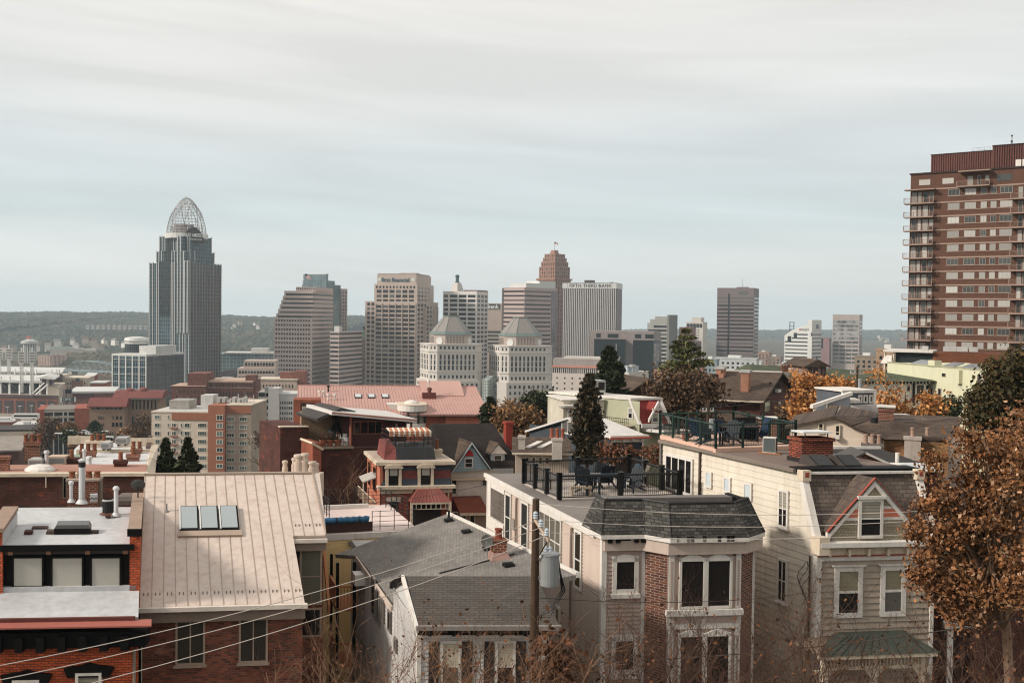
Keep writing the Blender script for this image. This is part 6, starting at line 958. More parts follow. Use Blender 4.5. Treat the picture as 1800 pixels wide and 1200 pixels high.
for x0,x1,yy in((10,86,1176),(121,195,1166)):a0,a1=u(x0),u(x1);c=(a0+a1)/2;n=8;F.part(MB().prism([fr.pt(a0,z(yy+22),.16),fr.pt(a1,z(yy+22),.16),fr.pt(a1+.12,z(yy+6),.16),fr.pt(c+.3,z(yy+2),.16),fr.pt(c,z(yy-2),.16),fr.pt(c-.3,z(yy+2),.16),fr.pt(a0-.12,z(yy+6),.16)],[fr.pt(a0,z(yy+22),0),fr.pt(a1,z(yy+22),0),fr.pt(a1+.12,z(yy+6),0),fr.pt(c+.3,z(yy+2),0),fr.pt(c,z(yy-2),0),fr.pt(c-.3,z(yy+2),0),fr.pt(a0-.12,z(yy+6),0)]),'window_hood',BLK);win(F,fr,(a0+.25,a1-.25,z(yy+105),z(yy+14)),WTR,BLD,.09,proud=.17)
F.part(MB().tube([(W_-.12,-.1,0),(W_-.12,-.1,z(1140))],.06,6),'downpipe',FAS)
CH=Fr('chimney_stack','broad brick chimney stack with four clay pots behind the silver flat roof','chimney',(118,846,47),(172,842,47.2),-24);CH.box('stack',CHB,0,CH.W,0,.8,0,CH.za);CH.box('cap',plain('chimney_mortar',(166,150,136)),-.05,CH.W+.05,-.05,.85,CH.za,CH.za+.1);CH.box('side_post',plain('post_stone',(120,110,98)),CH.W,CH.W+.1,.1,.5,0,CH.za);hwin(CH,Face(CH,(-1,.3),(0,.3)),111,838,118,875,plain('old_window_frame',(112,112,100)),WD,.04);pots(CH,CH.W*.5,.4,CH.za+.1,4,None,.14,.3,.36)
CH.box('roof',plain('brown_flat_roof',(110,98,90),.9),CH.W+.6,CH.W+2.6,0,2.2,CH.za-1.1,CH.za-.9)
F=Fr('metal_roof_house','dark brick house with a big beige standing seam metal roof and triple skylight','house',(247,1063,36),(535,1058,36.8),-24,C=(256,834,43.5));W_,D_=F.W,F.D;fr=F.front();za=F.za;zr=F.L(256,834,43.5).z;s_=(zr-za)/D_;rz_=lambda v:za+s_*v;SLP=lambda x,y:F.slope(x,y,za,0,s_);z=lambda y:fr.px(390,y)[1]
n1=SLP(524,941);n2=SLP(574,941);n3=SLP(562,832);v1=n1.y;W2=n2.x;W3=n3.x
F.box('wall',NBD,.05,W_-.02,.3,D_*1.8,0,za-.25);F.part(MB().slab([(-.05,-.1,rz_(-.1)),(W_,-.1,rz_(-.1)),(W_,v1,rz_(v1)),(-.05,v1,rz_(v1))],.2),'roof',TIN);F.part(MB().slab([(-.05,v1,rz_(v1)),(W2,v1,rz_(v1)),(W3,D_,zr),(-.05,D_,zr)],.2),'roof',TIN);F.part(MB().slab([(-.05,D_,zr),(W2,D_,zr),(W2,2*D_,za),(-.05,2*D_,za)],.2),'roof',TIN);F.box('side_wall',NBD,W_-.3,W2-.05,v1+.35,D_*1.35,0,za+.5);F.part(MB().prx([(v1+.3,za+.4),(D_*1.8,za+.4),(D_,zr-.2)],W2-.35,W2-.06),'gable',NBD);F.part(MB().prx([(.4,za-.3),(2*D_-.3,za-.3),(D_,zr-.2)],0,.25),'gable',NBD)
m=MB();g=MB();n=17;sk=[SLP(x,y)for x,y in((315,936),(418,936),(418,896),(315,896))];sa,sb,sva,svb=min(q.x for q in sk),max(q.x for q in sk),min(q.y for q in sk),max(q.y for q in sk)
for k in range(n+3):
 a=-.03+.4*k
 if a>W2-.05:break
 v0=-.1 if a<W_ else v1
 for(va,vb)in(((v0,sva),(svb,D_))if sa<a<sb else((v0,D_),)):m.prx([(va,rz_(va)),(vb,rz_(vb)),(vb,rz_(vb)+.022),(va,rz_(va)+.022)],a-.009,a+.009)
 for q in(.13,.27):
  if a+q<W2-.1:vv=(v0+.55);g.prx([(vv,rz_(vv)),(vv+.16,rz_(vv+.16)),(vv+.1,rz_(vv+.1)+.05)],a+q-.012,a+q+.012)
for a in(W2-.02,):m.prx([(v1,rz_(v1)),(D_,zr),(D_,zr+.06),(v1,rz_(v1)+.06)],a-.03,a+.02)
m.box(-.06,W2+.02,D_-.1,D_+.1,zr-.01,zr+.06);F.part(m,'roof_seams',TINS);F.part(g,'snow_guards',plain('guard_rust',(92,74,64)))
F.box('gutter',plain('pale_gutter',(206,194,182),.5),-.1,W_+.08,-.28,-.08,rz_(0)-.2,rz_(0)-.05);F.box('fascia',FAS,-.02,W_+.02,-.06,.3,za-.62,za-.18);F.box('gutter',plain('pale_gutter',(206,194,182),.5),W_-.02,W2+.02,v1-.16,v1,rz_(v1)-.26,rz_(v1)-.12);F.box('fascia',FAS,W_,W2,v1,v1+.3,rz_(v1)-.6,rz_(v1)-.16)
L3=lambda a,v,h:(a,v,rz_(v)+h)
F.part(MB().slab([L3(sa-.06,sva-.28,.1),L3(sb+.06,sva-.28,.1),L3(sb+.06,sva,.12),L3(sa-.06,sva,.12)],.14),'skylight_apron',TINS)
for k in range(3):
 a0=sa+(sb-sa)*k/3+.02;a1=sa+(sb-sa)*(k+1)/3-.02;o=F.part(MB().slab([L3(a0,sva,.16),L3(a1,sva,.16),L3(a1,svb,.16),L3(a0,svb,.16)],.18),'skylight',BLK);F.part(MB().slab([L3(a0+.06,sva+.08,.175),L3(a1-.06,sva+.08,.175),L3(a1-.06,svb-.05,.175),L3(a0+.06,svb-.05,.175)],.02),'pane',plain('white_skylight',(150,157,158),.12,.03,spec=.5),o);F.part(MB().slab([L3(a0-.01,sva,.19),L3(a0+.04,sva,.19),L3(a0+.04,svb,.19),L3(a0-.01,svb,.19)],.03),'frame_rail',WHT,o)
p=SLP(293,898);F.part(MB().lathe(p.x,p.y,[(.1,p.z),(.03,p.z+.05),(.03,p.z+.3)],8),'vent_pipe',GRYM)
for x0,x1,y1 in((309,361,1167),(420,471,1163)):hwin(F,Face(F,(0,.3),(W_,.3)),x0,1078,x1,y1,plain('beige_frame',(158,138,122),.6),blind('dim_blind',(58,52,46),.06,.6),.07,mull=1,sill=.08)
f2=Face(F,(W_-.3,v1+.35),(W2-.05,v1+.35));a0=f2.px(527,1000)[0];a1=f2.px(566,1000)[0];zz=f2.px(545,962)[1];z2=f2.px(545,1062)[1];z3=f2.px(545,1118)[1];win(F,f2,(a0,a1,z2,zz),plain('beige_frame',(158,138,122),.6),blind('olive_blind',(104,102,88),.07,.65),.07,rail=True);win(F,f2,(a0,a1,z3,z2-.12),plain('beige_frame',(158,138,122),.6),WD,.07)
V=Fr('capped_flue_group','cluster of pale capped flues on a flat roof behind the metal roof ridge','flues',(478,834,50),(560,832,50),-24);V.box('curb',plain('flue_cream',(186,168,152),.6,.08),.1,V.W,0,1.4,V.za-1.2,V.za-.05)
for x,yt,r in((497,811,.12),(514,806,.13),(521,800,.2),(532,798,.17),(545,812,.19),(552,815,.13)):
 a=V.front().px(x,830)[0];h=V.L(x,yt,50).z;V.part(MB().lathe(a,.5,[(r*1.2,V.za-.1),(r*1.2,h-.34),(r*.95,h-.33),(r*.95,h-.14),(r*1.25,h-.13),(r*1.1,h-.03),(r*.2,h)],14),'flue',MATS['flue_cream'])
F=Fr('yellow_house','yellow clapboard house with white trim and a railed roof deck','house',(566,946,50),(735,934,51.5),-24);W_=F.W;fr=F.front();u=lambda x:fr.px(x,945)[0];z=lambda y:fr.px(600,y)[1];YL=plain('yellow_board',(226,196,140),.75,.07,streak=.12);F.D=7
F.box('core',YL,0,W_,.05,7,0,z(947));F.part(siding(MB(),fr,0,W_,z(1180),z(948),.13,.025),'siding',YL);F.box('trim',WTR,-.05,W_,-.06,7,z(948),z(938));F.box('roof',plain('pink_membrane',(206,186,178),.7,.08),0,W_,.1,7,z(938),z(938)+.03);F.part(fr.box(MB(),u(613),u(623),z(958),z(951),0,.18),'lamp',GRYM)
F.box('screen',plain('brown_screen_dark',(64,44,38),.8),u(573),u(656),.15,.25,z(938),z(924)+.1);m=MB();zt2=z(938)
for q in(.2,.45,.7,.95):m.tube([(u(656),.3,zt2+q),(u(735),.3,zt2+q)],.012,4)
for x in(656,670,695,720):m.tube([(u(x),.3,zt2),(u(x),.3,zt2+.98)],.02,4)
F.part(m,'railing',DKM);m=MB()
for(xa,va,xb,vb)in((592,6.8,600,3.8),(718,6.8,742,3.2),(592,6.8,718,6.8)):
 for q in(.2,.4,.6,.8,1.):m.tube([(u(xa),va,zt2+q),(u(xb),vb,zt2+q)],.015,3)
 for k in range(6):a,b=u(xa)+(u(xb)-u(xa))*k/5,va+(vb-va)*k/5;m.tube([(a,b,zt2),(a,b,zt2+1.02)],.025,4)
F.part(m,'railing',DKM);F.part(MB().box(u(603),u(690),6.2,6.4,zt2,zt2+.25),'bench',WTR)
p=F.o.matrix_basis@Vector((u(573),.2,z(919)+.1));o=empty('rolled_tarp',p,'blue rolled tarpaulin lying along the brown deck screen','tarpaulin',rz=F.yaw);MB().tube([(.15*k,.02*math.sin(k*2.),.02*math.sin(k*3))for k in range(15)],.15,10).build('roll',plain('blue_tarp',(46,92,122),.5,.2),o);MB().tube([(.5,0,0),(.55,0,0)],.158,10).tube([(1.6,0,0),(1.65,0,0)],.158,10).build('strap',DKM,o)
F=Fr('grey_shingle_house','white boarded house with low grey shingle roof and dark eaved front wing','house',(735,1090,33.4),(985,1086,33.6),-24,C=(628,976,45.2));W_=F.W;fr=F.front();lf=F.left();u=lambda x:fr.px(x,1110)[0];z=lambda y:fr.px(850,y)[1];za=F.za;WS=plain('white_board',(192,190,186),.75,.08,.5,streak=.35,dirt=(140,126,112));WSD=plain('weathered_board',(170,166,162),.8,.16,.4,5,streak=.7,dirt=(118,104,94))
vr=1.9;zr=F.L(820,1013,35.3).z;vb_=3.9;zbk=za+.25
F.part(MB().prx([(-.28,za-.05),(vr,zr),(vr,zr-.18),(-.28,za-.22)],-.12,W_-.15),'wing_roof',SHW);F.part(MB().prx([(vr,zr),(vb_,zbk),(vb_,zbk-.2),(vr,zr-.2)],-.12,W_-.15),'wing_roof',SHW);F.part(MB().prx([(0,za-.2),(vr,zr-.16),(vb_,zbk-.2)],0,W_-.3),'wing_gable',WS)
F.box('wing_body',WS,.03,W_-.3,.03,vb_,0,za-.1);F.part(MB().prism([(-.16,-.36,za-.28),(-.16,vr,zr-.12),(-.16,vr,zr+.05),(-.16,-.36,za-.08)],[(-.06,-.36,za-.28),(-.06,vr,zr-.12),(-.06,vr,zr+.05),(-.06,-.36,za-.08)]),'bargeboard',WTR);F.part(MB().prism([(-.16,vr,zr-.12),(-.16,vb_,zbk-.25),(-.16,vb_,zbk-.02),(-.16,vr,zr+.05)],[(-.06,vr,zr-.12),(-.06,vb_,zbk-.25),(-.06,vb_,zbk-.02),(-.06,vr,zr+.05)]),'bargeboard',BLK)
F.box('gutter',plain('grey_gutter',(130,124,118),.5),-.14,W_-.1,-.42,-.28,za-.2,za-.06);F.part(fr.box(MB(),0,W_-.3,z(1112),z(1094),0,.2),'frieze',BLK);
for k in range(5):a=W_*(k+.5)/6;F.part(fr.box(MB(),a-.06,a+.06,z(1112),z(1096),.2,.34),'bracket',BLK)
for k in range(5):a=W_*(k+1)/6.1;F.part(fr.box(MB(),a-.2,a+.2,z(1108),z(1102),.2,.22),'frieze_panel',plain('frieze_wood',(104,80,56)))
F.part(fr.box(MB(),-.03,W_-.28,z(1119),z(1112),0,.1),'trim',WTR);F.part(siding(MB(),fr,.1,W_-.3,z(1260),z(1119),.14,.03),'siding',WS);F.part(siding(MB(),lf,F.D-vb_,F.D-.05,z(1290),za-.1,.14,.03),'wing_siding',WSD);F.part(MB().box(-.04,.1,-.05,.12,0,z(1112)),'corner_board',WTR)
for x0,x1,s0,s1 in((774,811,754,831),(870,906,851,925)):
 hwin(F,fr,x0,1124,x1,1216,WTR,blind('cream_blind',(190,180,160),.05,.75),.09,rail='house_glass',sill=.07,proud=.09)
 for a,b in((s0,x0-1.5),(x1+1.5,s1)):fr.box(m:=MB(),u(a),u(b),z(1214),z(1126),.02,.07);F.part(m,'shutter',plain('charcoal_shutter',(40,38,38),.6,.1))
 fr.box(m:=MB(),u(x0)+.25,u(x1)-.25,z(1170),z(1168),.09,.1);F.part(m,'sash_bar',WTR)
sl_=.19;ze=F.L(698,1070,37).z;q=[F.slope(x,y,ze,sl_,0)for x,y in((589,974),(785,903),(1012,1010),(701,1070),(628,976))];F.part(MB().slab([(p.x,p.y,p.z)for p in q],.16),'main_roof',brick('low_slope_shingle',(122,116,110),(108,103,98),(92,87,82),.3,.14,.006,'yx',var=.2,bump=.4));vm=q[1].y;D_=F.D
F.part(MB().prx([(vb_-.4,0),(D_,0),(D_,ze-.14),(vb_-.4,ze-.14)],.02,.3),'side_wall',WSD);F.part(siding(MB(),Face(F,(0,D_),(0,vb_-.2)),0,D_-vb_+.2,z(1300),ze-.16,.15,.03),'side_siding',WSD);F.box('body',WSD,.3,W_-.5,vb_,vm-1,0,ze-.1);F.part(MB().prism([(-.0,vb_+.2,ze-.22),(-.0,D_,ze-.22),(-.0,D_,ze-.03),(-.0,vb_+.2,ze-.03)],[(-.08,vb_+.2,ze-.22),(-.08,D_,ze-.22),(-.08,D_,ze-.03),(-.08,vb_+.2,ze-.03)]),'eave_board',plain('eave_beige',(190,172,156)))
pr_=q[1];pe=q[2];F.part(MB().prism([(pr_.x,pr_.y,pr_.z-.1),(pe.x,pe.y,pe.z-.1),(pe.x,pe.y,pe.z+.1),(pr_.x,pr_.y,pr_.z+.1)],[(pr_.x+.15,pr_.y,pr_.z-.1),(pe.x+.15,pe.y,pe.z-.1),(pe.x+.15,pe.y,pe.z+.1),(pr_.x+.15,pr_.y,pr_.z+.1)]),'ridge_flashing',WTR)
SP=lambda x,y:F.slope(x,y,ze,sl_,0)
for x,y in((789,916),(820,936),(858,966),(894,995)):p=SP(x,y);F.part(MB().prism([(p.x-.2,p.y-.18,p.z),(p.x+.2,p.y-.18,p.z+.04),(p.x+.2,p.y+.2,p.z+.04),(p.x-.2,p.y+.2,p.z)],[(p.x-.16,p.y-.12,p.z+.11),(p.x+.16,p.y-.12,p.z+.15),(p.x+.18,p.y+.18,p.z+.15),(p.x-.18,p.y+.18,p.z+.11)]),'roof_vent',BLK)
p=SP(789,910);F.part(MB().lathe(p.x,p.y,[(.12,p.z-.05),(.05,p.z+.08),(.05,p.z+.35)],8),'vent_pipe',BLK)
p=SP(876,980);zc=F.L(876,948,F.org.y+p.y).z;o=F.part(MB().box(p.x-.26,p.x+.26,p.y-.25,p.y+.25,p.z-.2,zc-.05).box(p.x-.3,p.x+.3,p.y-.29,p.y+.29,zc-.05,zc+.02),'chimney',CHB);pots(F,p.x,p.y,zc,1,o,.14,.42,m=plain('rust_pot',(112,54,40)));F.part(MB().prism([(p.x-.4,p.y-.4,p.z-.05),(p.x+.4,p.y-.4,p.z+.03),(p.x+.4,p.y+.3,p.z+.03),(p.x-.4,p.y+.3,p.z-.05)],[(p.x-.27,p.y-.26,p.z+.25),(p.x+.27,p.y-.26,p.z+.25),(p.x+.27,p.y+.26,p.z+.25),(p.x-.27,p.y+.26,p.z+.25)]),'flashing',plain('rust_flashing',(140,110,100)),o)
dm=MB();cx,cy,cz=p.x-.5,p.y-.1,F.L(857,951,F.org.y+p.y).z
for r0,r1,a_,b_ in((.02,.14,0,.015),(.14,.25,.015,.05)):
 for k in range(14):
  t0,t1=2*math.pi*k/14,2*math.pi*(k+1)/14;g=lambda r,t,d:(cx+r*math.cos(t)*.8,cy-d-r*math.cos(t)*.5,cz+r*math.sin(t)*1.05+d*.3);dm.poly([g(r0,t0,a_),g(r1,t0,b_),g(r1,t1,b_),g(r0,t1,a_)])
o_=F.part(dm,'satellite_dish',plain('dish_grey',(86,86,84),.5));sd=o_.modifiers.new('s','SOLIDIFY');sd.thickness=.012;F.part(MB().tube([(cx,cy,cz),(cx+.05,cy,p.z-.05)],.02,4),'dish_mast',GRYM)
a,b=SP(772,1008),SP(905,974);F.part(MB().tube([(a.x,a.y,a.z+.03),(b.x,b.y,b.z+.03)],.025,4),'roof_cable',DKM)
for x0,y0,x1,y1 in((634,1000,639,1050),(655,1012,661,1082),(664,1034,669,1096),(672,1050,677,1092),(684,1072,689,1110),(695,1120,699,1145)):hwin(F,Face(F,(-.03,D_),(-.03,0)),x0,y0,x1,y1,plain('old_grey_frame',(120,112,106)),WD,.06)
a0,a1,q0,q1=lf.rect(638,1012,652,1032);F.part(lf.box(MB(),a0,a0+.7,q1-.45,q1,0,.45),'window_unit',WTR)
WOOD=plain('cedar',(190,128,86),.75,.15);pv0,pv1=D_-.4,D_+1.6;F.part(MB().box(-.95,-.83,pv0,pv0+.13,0,ze-.25).box(-.95,-.83,pv1-.1,pv1,0,ze-.3).box(-.25,-.12,pv0-.1,pv0,0,ze-.2),'porch_post',BLK);pass
for y in(1068,1168):
 zf_=Face(F,(-1.3,pv0),(0,pv0)).px(610,y)[1];F.box('porch_floor',WOOD,-.95,0,pv0,pv1,zf_-.15,zf_);m=MB().box(-.95,0,pv0,pv0+.06,zf_+.88,zf_+.95).box(-.98,-.9,pv0,pv1,zf_+.88,zf_+.95)
 for k in range(7):m.box(-.9+k*.14,-.86+k*.14,pv0+.01,pv0+.05,zf_,zf_+.9)
 m.box(-.98,-.94,pv0,pv1,zf_+.1,zf_+.85);F.part(m,'porch_railing',WOOD)
F.part(MB().prism([(-1.5,pv0-1.5,z(1240)),(-1.4,pv0-1.5,z(1240)),(-1.4,pv0+.3,z(1125)),(-1.5,pv0+.3,z(1125))],[(-1.5,pv0-1.5,z(1215)),(-1.4,pv0-1.5,z(1215)),(-1.4,pv0+.3,z(1102)),(-1.5,pv0+.3,z(1102))]),'stair_panel',WOOD)
F=Fr('taupe_bay_house','taupe and white three storey house with brick flanked bay, shingle mansard and roof deck','house',(1060,938,40),(1326,927,40.8),-24,C=(858,832,54.5));W_,D_=F.W,F.D;fr=F.front();lf=F.left();za=F.za;u=lambda x:fr.px(x,1000)[0];z=lambda y:fr.px(1095,y)[1];TP=plain('taupe_board',(172,152,140),.75,.05,.4,streak=.08);SD=plain('lit_taupe_board',(184,166,153),.75,.06,.4,streak=.14);zb=F.zb  # SD: same taupe paint, lightened in colour for the sunlit side
F.box('core',TP,.1,W_-.05,.1,D_-.1,0,za-.15);F.part(siding(MB(),lf,0,D_,za-11,za-.3,.15,.045),'side_siding',SD);bd=.85;fb=Face(F,(0,-bd),(W_,-bd));ub=lambda x:fb.px(x,1000)[0];b0,b1,b2,b3=u(1131),ub(1173),ub(1303),u(1325)-.02;zb_=lambda y:fb.px(1240,y)[1]
F.part(siding(MB(),fr,.12,b0,za-11,z(952),.16,.055),'front_siding',TP);F.part(MB().box(-.06,.13,-.07,.12,0,za-.2),'corner_board',WTR);F.part(MB().box(b0-.1,b0+.06,-.06,.1,0,z(952)),'corner_board',WTR);F.part(MB().box(-.05,.1,D_-.1,D_+.05,0,za-.2),'corner_board',WTR)
F.part(MB().prz([(b0,.1),(b0,0),(b1,-bd),(b1+.1,-bd+.12),(b1+.1,.1)],0,z(955)),'brick_pier',PIER);F.part(MB().prz([(b3,.1),(b2-.1,.1),(b2-.1,-bd+.12),(b2,-bd),(b3,0)],0,z(953)),'brick_pier',PIER);F.box('bay_body',TP,b1+.02,b2-.02,-bd+.1,.2,0,za-.3)
ov=.32;eave=[(-.2,-ov),(b0-.12,-ov),(b1-.05,-bd-ov),(b2+.1,-bd-ov),(b3+.3,-.25),(W_+.25,-.2),(W_+.25,.5)];inn=[(-.2+.4,.42),(b0+.12,.42),(b1+.2,-bd+.42),(b2-.1,-bd+.42),(b3-.05,.45),(W_-.25,.45),(W_-.25,1)]
zt_=fr.px(1200,881)[1]+.02;poly=lambda q:q
m=MB();back=1.9;ev=[(-.25,-.15)]+[eave[0]]
F.part(MB().prz([(-.22,1.2)]+eave+[(W_+.25,1.2)],za-.14,za+.02),'gutter',WTR);F.part(MB().prz([(-.05,1)]+[(x*1 if i else 0,y+.14)for i,(x,y)in enumerate(eave[:-1])]+[(W_+.1,1)],za-.62,za-.14),'soffit_frieze',SD)
slabs=MB();lo=[(-.22,1.6)]+eave[:-1]+[(W_+.27,1.6)];hi=[(.35,1.6)]+inn[:-1]+[(W_-.25,1.6)]
for i in range(len(lo)-1):slabs.hexa([(*lo[i],za+.02),(*lo[i+1],za+.02),(lo[i+1][0],lo[i+1][1]+.6,za+.02),(lo[i][0]+.3,lo[i][1]+.6,za+.02),(*hi[i],zt_),(*hi[i+1],zt_),(hi[i+1][0],hi[i+1][1]+.25,zt_),(hi[i][0]+.2,hi[i][1]+.25,zt_)])
F.part(slabs,'mansard',SHM);cap=MB()
for i in range(len(hi)-1):cap.tube([(*hi[i],zt_),(*hi[i+1],zt_)],.05,5)
F.part(cap,'mansard_cap',plain('cap_black',(40,38,37),.5));rg=MB()
for i in(1,2,3,4,5):rg.tube([(*lo[i],za+.03),(*hi[i],zt_)],.035,5)
F.part(rg,'mansard_hips',SHM);F.box('mansard_back',plain('lead_grey',(104,98,94),.6),.5,W_-.4,.95,1.5,za-.1,zt_-.03);F.part(MB().slab([(.1,.9,zt_-.12),(.55,.9,zt_),(.55,1.6,zt_),(.1,1.6,za+.3)],.1),'mansard_end',plain('lead_grey',(104,98,94),.6));F.part(MB().slab([(W_-.9,1.,zt_-.1),(W_-.2,1.,zt_+.0),(W_-.2,2.4,zt_-.25),(W_-.9,2.4,zt_-.25)],.5),'roof_box',plain('cap_black',(40,38,37),.5))
zr=za+.05;F.part(MB().slab([(-.12,.8,zr),(W_,.8,zr),(W_,D_+.1,zr),(-.12,D_+.1,zr)],.2),'flat_roof',FLT);F.part(MB().box(-.2,-.08,.8,D_+.1,zr-.16,zr+.03).box(-.14,-.02,.6,D_,zr-.32,zr-.16),'side_gutter',WTR)
for t in(u(1066),u(1080),u(1112),u(1124)):F.part(fr.box(MB(),t,t+.16,z(951),z(941),0,.3),'bracket',BLK)
F.part(fr.box(MB(),u(1086),u(1106),z(948),z(943.5),.0,.2),'frieze_panel',BLK);fz=Face(F,(0,-bd-.16),(W_,-bd-.16))
for x in(1185,1202,1209,1230,1256,1272,1279):F.part(fb.box(MB(),ub(x),ub(x)+.14,zb_(949),zb_(939),0,.32),'bracket',BLK)
for x0,x1 in((1188,1199),(1215,1227),(1234,1252),(1260,1269),(1286,1296)):F.part(fb.box(MB(),ub(x0),ub(x1),zb_(947),zb_(942),.0,.19),'frieze_panel',BLK)
F.part(fr.box(MB(),0,b0,z(956),z(951),0,.09),'trim',WTR);F.part(fb.box(MB(),b1,b2,zb_(968),zb_(951),-.2,.14),'bay_fascia',WTR);F.part(MB().prism([(b0-.05,-.06,z(957)),(b1,-bd-.08,z(957)),(b1,-bd+.2,z(957)),(b0-.05,.2,z(957))],[(b0-.05,-.06,z(950)),(b1,-bd-.08,z(950)),(b1,-bd+.2,z(950)),(b0-.05,.2,z(950))]),'trim',WTR)
for y0,y1 in((979,1039),(1118,1180)):
 win(F,fr,(u(1076),u(1122),z(y1+3),z(y0-2)),WTR,blind('black_blind',(30,27,26),.07,.75),.17,arch=.18,proud=.09,sill=.16)
for y0,y1 in((980,1068),(1112,1205)):
 F.part(fb.box(MB(),b1,b2,zb_(y1+1),zb_(y0-12),-.1,.012),'bay_panel',TP)
 for x0,x1 in((1193,1239.5),(1239.5,1286)):win(F,fb,(ub(x0),ub(x1),zb_(y1),zb_(y0-1)),WTR,blind('black_blind',(30,27,26),.07,.75),.1,arch=.2,proud=.12,rail=False)
 for x0,x1 in((1175.5,1185),(1293,1302)):m=MB();fb.box(m,ub(x0),ub(x1),zb_(y1),zb_(y0-14),0,.06);o=F.part(m,'pilaster',WTR);F.part(fb.box(MB(),ub(x0)+.06,ub(x1)-.06,zb_(y1-4),zb_(y0+4),.06,.07),'pilaster_panel',TP,o)
 for x in(1192,1290):c,zz=ub(x),zb_(y0-7);F.part(MB().prism([fb.pt(c+.08*math.cos(k*1.571),zz+.08*math.sin(k*1.571),.03)for k in range(4)],[fb.pt(c+.08*math.cos(k*1.571),zz+.08*math.sin(k*1.571),.07)for k in range(4)]),'diamond',BLK)
 F.part(fb.box(MB(),b1-.05,b2+.05,zb_(y1+11),zb_(y1+1),-.1,.2),'bay_sill',WTR);F.part(fb.box(MB(),b1,b2,zb_(y1+35),zb_(y1+11),-.1,.08),'bay_apron',WTR)
 for x0,x1 in((1184,1233),(1241,1294)):F.part(fb.box(MB(),ub(x0),ub(x1),zb_(y1+25),zb_(y1+14),.08,.095),'apron_panel',TP)
F.part(MB().box(W_-.12,W_+.02,-.06,.1,0,za-.2),'corner_board',WTR)
GT=glass('tall_glass',(30,32,34),.05,.3)
for x0,y0,x1,y1,mu,rl in((889,866,899.5,952,0,1),(917,881,930,972,0,1),(949,903,988,991,3,1),(1011,931,1024,1036,0,1),(977,1064,986,1112,0,0)):hwin(F,Face(F,(-.03,D_),(-.03,0)),x0,y0,x1,y1,WTR,GT,.12 if mu<2 else .1,mull=mu,rail=bool(rl),proud=.07)
a0,a1,q0,q1=lf.rect(866,862,887,914);F.part(lf.box(MB(),a0,a1,q0,q1,0,.05),'porch_screen',SHN);m=MB();lf.box(m,a0-.5,a0,q0-.6,q1+.4,0,.12);lf.box(m,a0-.5,a1+.2,q1,q1+.4,0,.1);lf.box(m,a0-.5,a1+.3,q0-.6,q0,0,.16);F.part(m,'porch_frame',WTR)
for x in(911,1009):a,zz=lf.px(x,900);F.part(MB().tube([lf.pt(a,za-.35,.1),lf.pt(a,za-.8,.12),lf.pt(a,0,.12)],.05,6),'downpipe',FAS)
a,zz=lf.px(905,921);F.part(lf.box(MB(),a-.2,a+.2,zz-.25,zz+.25,0,.12),'meter_box',plain('box_grey',(140,132,124)))
rd=Fr.__new__(Fr);T=lambda x,y:F.top(x,y,zr+.02);c1,c2,c3=T(983,879),T(1195,873),T(921,850);dv=(c3[0]-c1[0],c3[1]-c1[1]);c4=(c2[0]+dv[0]*1.15,c2[1]+dv[1]*1.15)
DKB=plain('black_rail',(22,22,22),.4,.1);F.part(MB().prism([(*c,zr)for c in(c1,c2,c4,c3)],[(*c,zr+.05)for c in(c1,c2,c4,c3)]),'deck_floor',plain('grey_deck',(172,160,150),.8,.1));H_=1.12
def rail(F,p,q,zz,n,mat,h=1.1,post=.07,bal=.1,br=.009,cap=.0):
 for k in range(n+1):t=k/n;x,y=p[0]+(q[0]-p[0])*t,p[1]+(q[1]-p[1])*t;F.part(MB().box(x-post,x+post,y-post,y+post,zz,zz+h+.05).box(x-post*1.3,x+post*1.3,y-post*1.3,y+post*1.3,zz+h+.05,zz+h+.09),'railing_post',mat)
 r=MB();P0=lambda t,q_:(p[0]+(q[0]-p[0])*t,p[1]+(q[1]-p[1])*t,zz+q_);L=math.hypot(q[0]-p[0],q[1]-p[1]);r.tube([P0(0,h-.05),P0(1,h-.05)],.045,4).tube([P0(0,.1),P0(1,.1)],.025,4);k=0;nb=int(L/bal)
 for k in range(nb):r.tube([P0((k+.5)/nb,.1),P0((k+.5)/nb,h-.05)],br,4)
 F.part(r,'railing',mat)
rail(F,c1,c2,zr+.05,2,DKB,post=.09);rail(F,c1,c3,zr+.05,3,DKB,post=.09);rail(F,c3,c4,zr+.05,2,DKB,post=.09);rail(F,c2,c4,zr+.05,3,DKB,post=.09)
MW=lambda F,x,y,zz:F.o.matrix_basis@Vector((x+F.k*y,y,zz));lp=lambda s,t:(c1[0]+(c2[0]-c1[0])*s+dv[0]*t,c1[1]+(c2[1]-c1[1])*s+dv[1]*t)
for s,t,rz,lab in((.33,.25,.5,'navy slatted chair left of the navy deck table, its back to the railing'),(.42,.62,2.6,'navy slatted chair behind the left end of the navy deck table'),(.60,.66,3.4,'navy slatted chair behind the right end of the navy deck table'),(.70,.30,-.7,'navy slatted chair facing left at the right end of the navy deck table')):x,y=lp(s,t);chair(MW(F,x,y,zr+.07),rz,lab,PLB,'navy chairs round the deck table',True)
x,y=lp(.78,.6);chair(MW(F,x,y,zr+.07),-1.2,'tall teal slatted chair standing apart on the taupe house deck',plain('teal_wood',(42,58,68),.6,.12),None,True)
x,y=lp(.52,.42);o=empty('patio_table',MW(F,x,y,zr+.07),'navy rectangular slatted table on the taupe house roof deck','table',rz=F.yaw+.1);m=MB()
for k in range(6):m.box(-.85,.85,-.45+k*.15,-.32+k*.15,.70,.74)
m.build('tabletop',plain('teal_wood',(42,58,68),.6,.12),o)
for a in(-.75,.75):
 for b in(-.38,.38):MB().box(a-.04,a+.04,b-.04,b+.04,0,.7).build('leg',PLB,o)
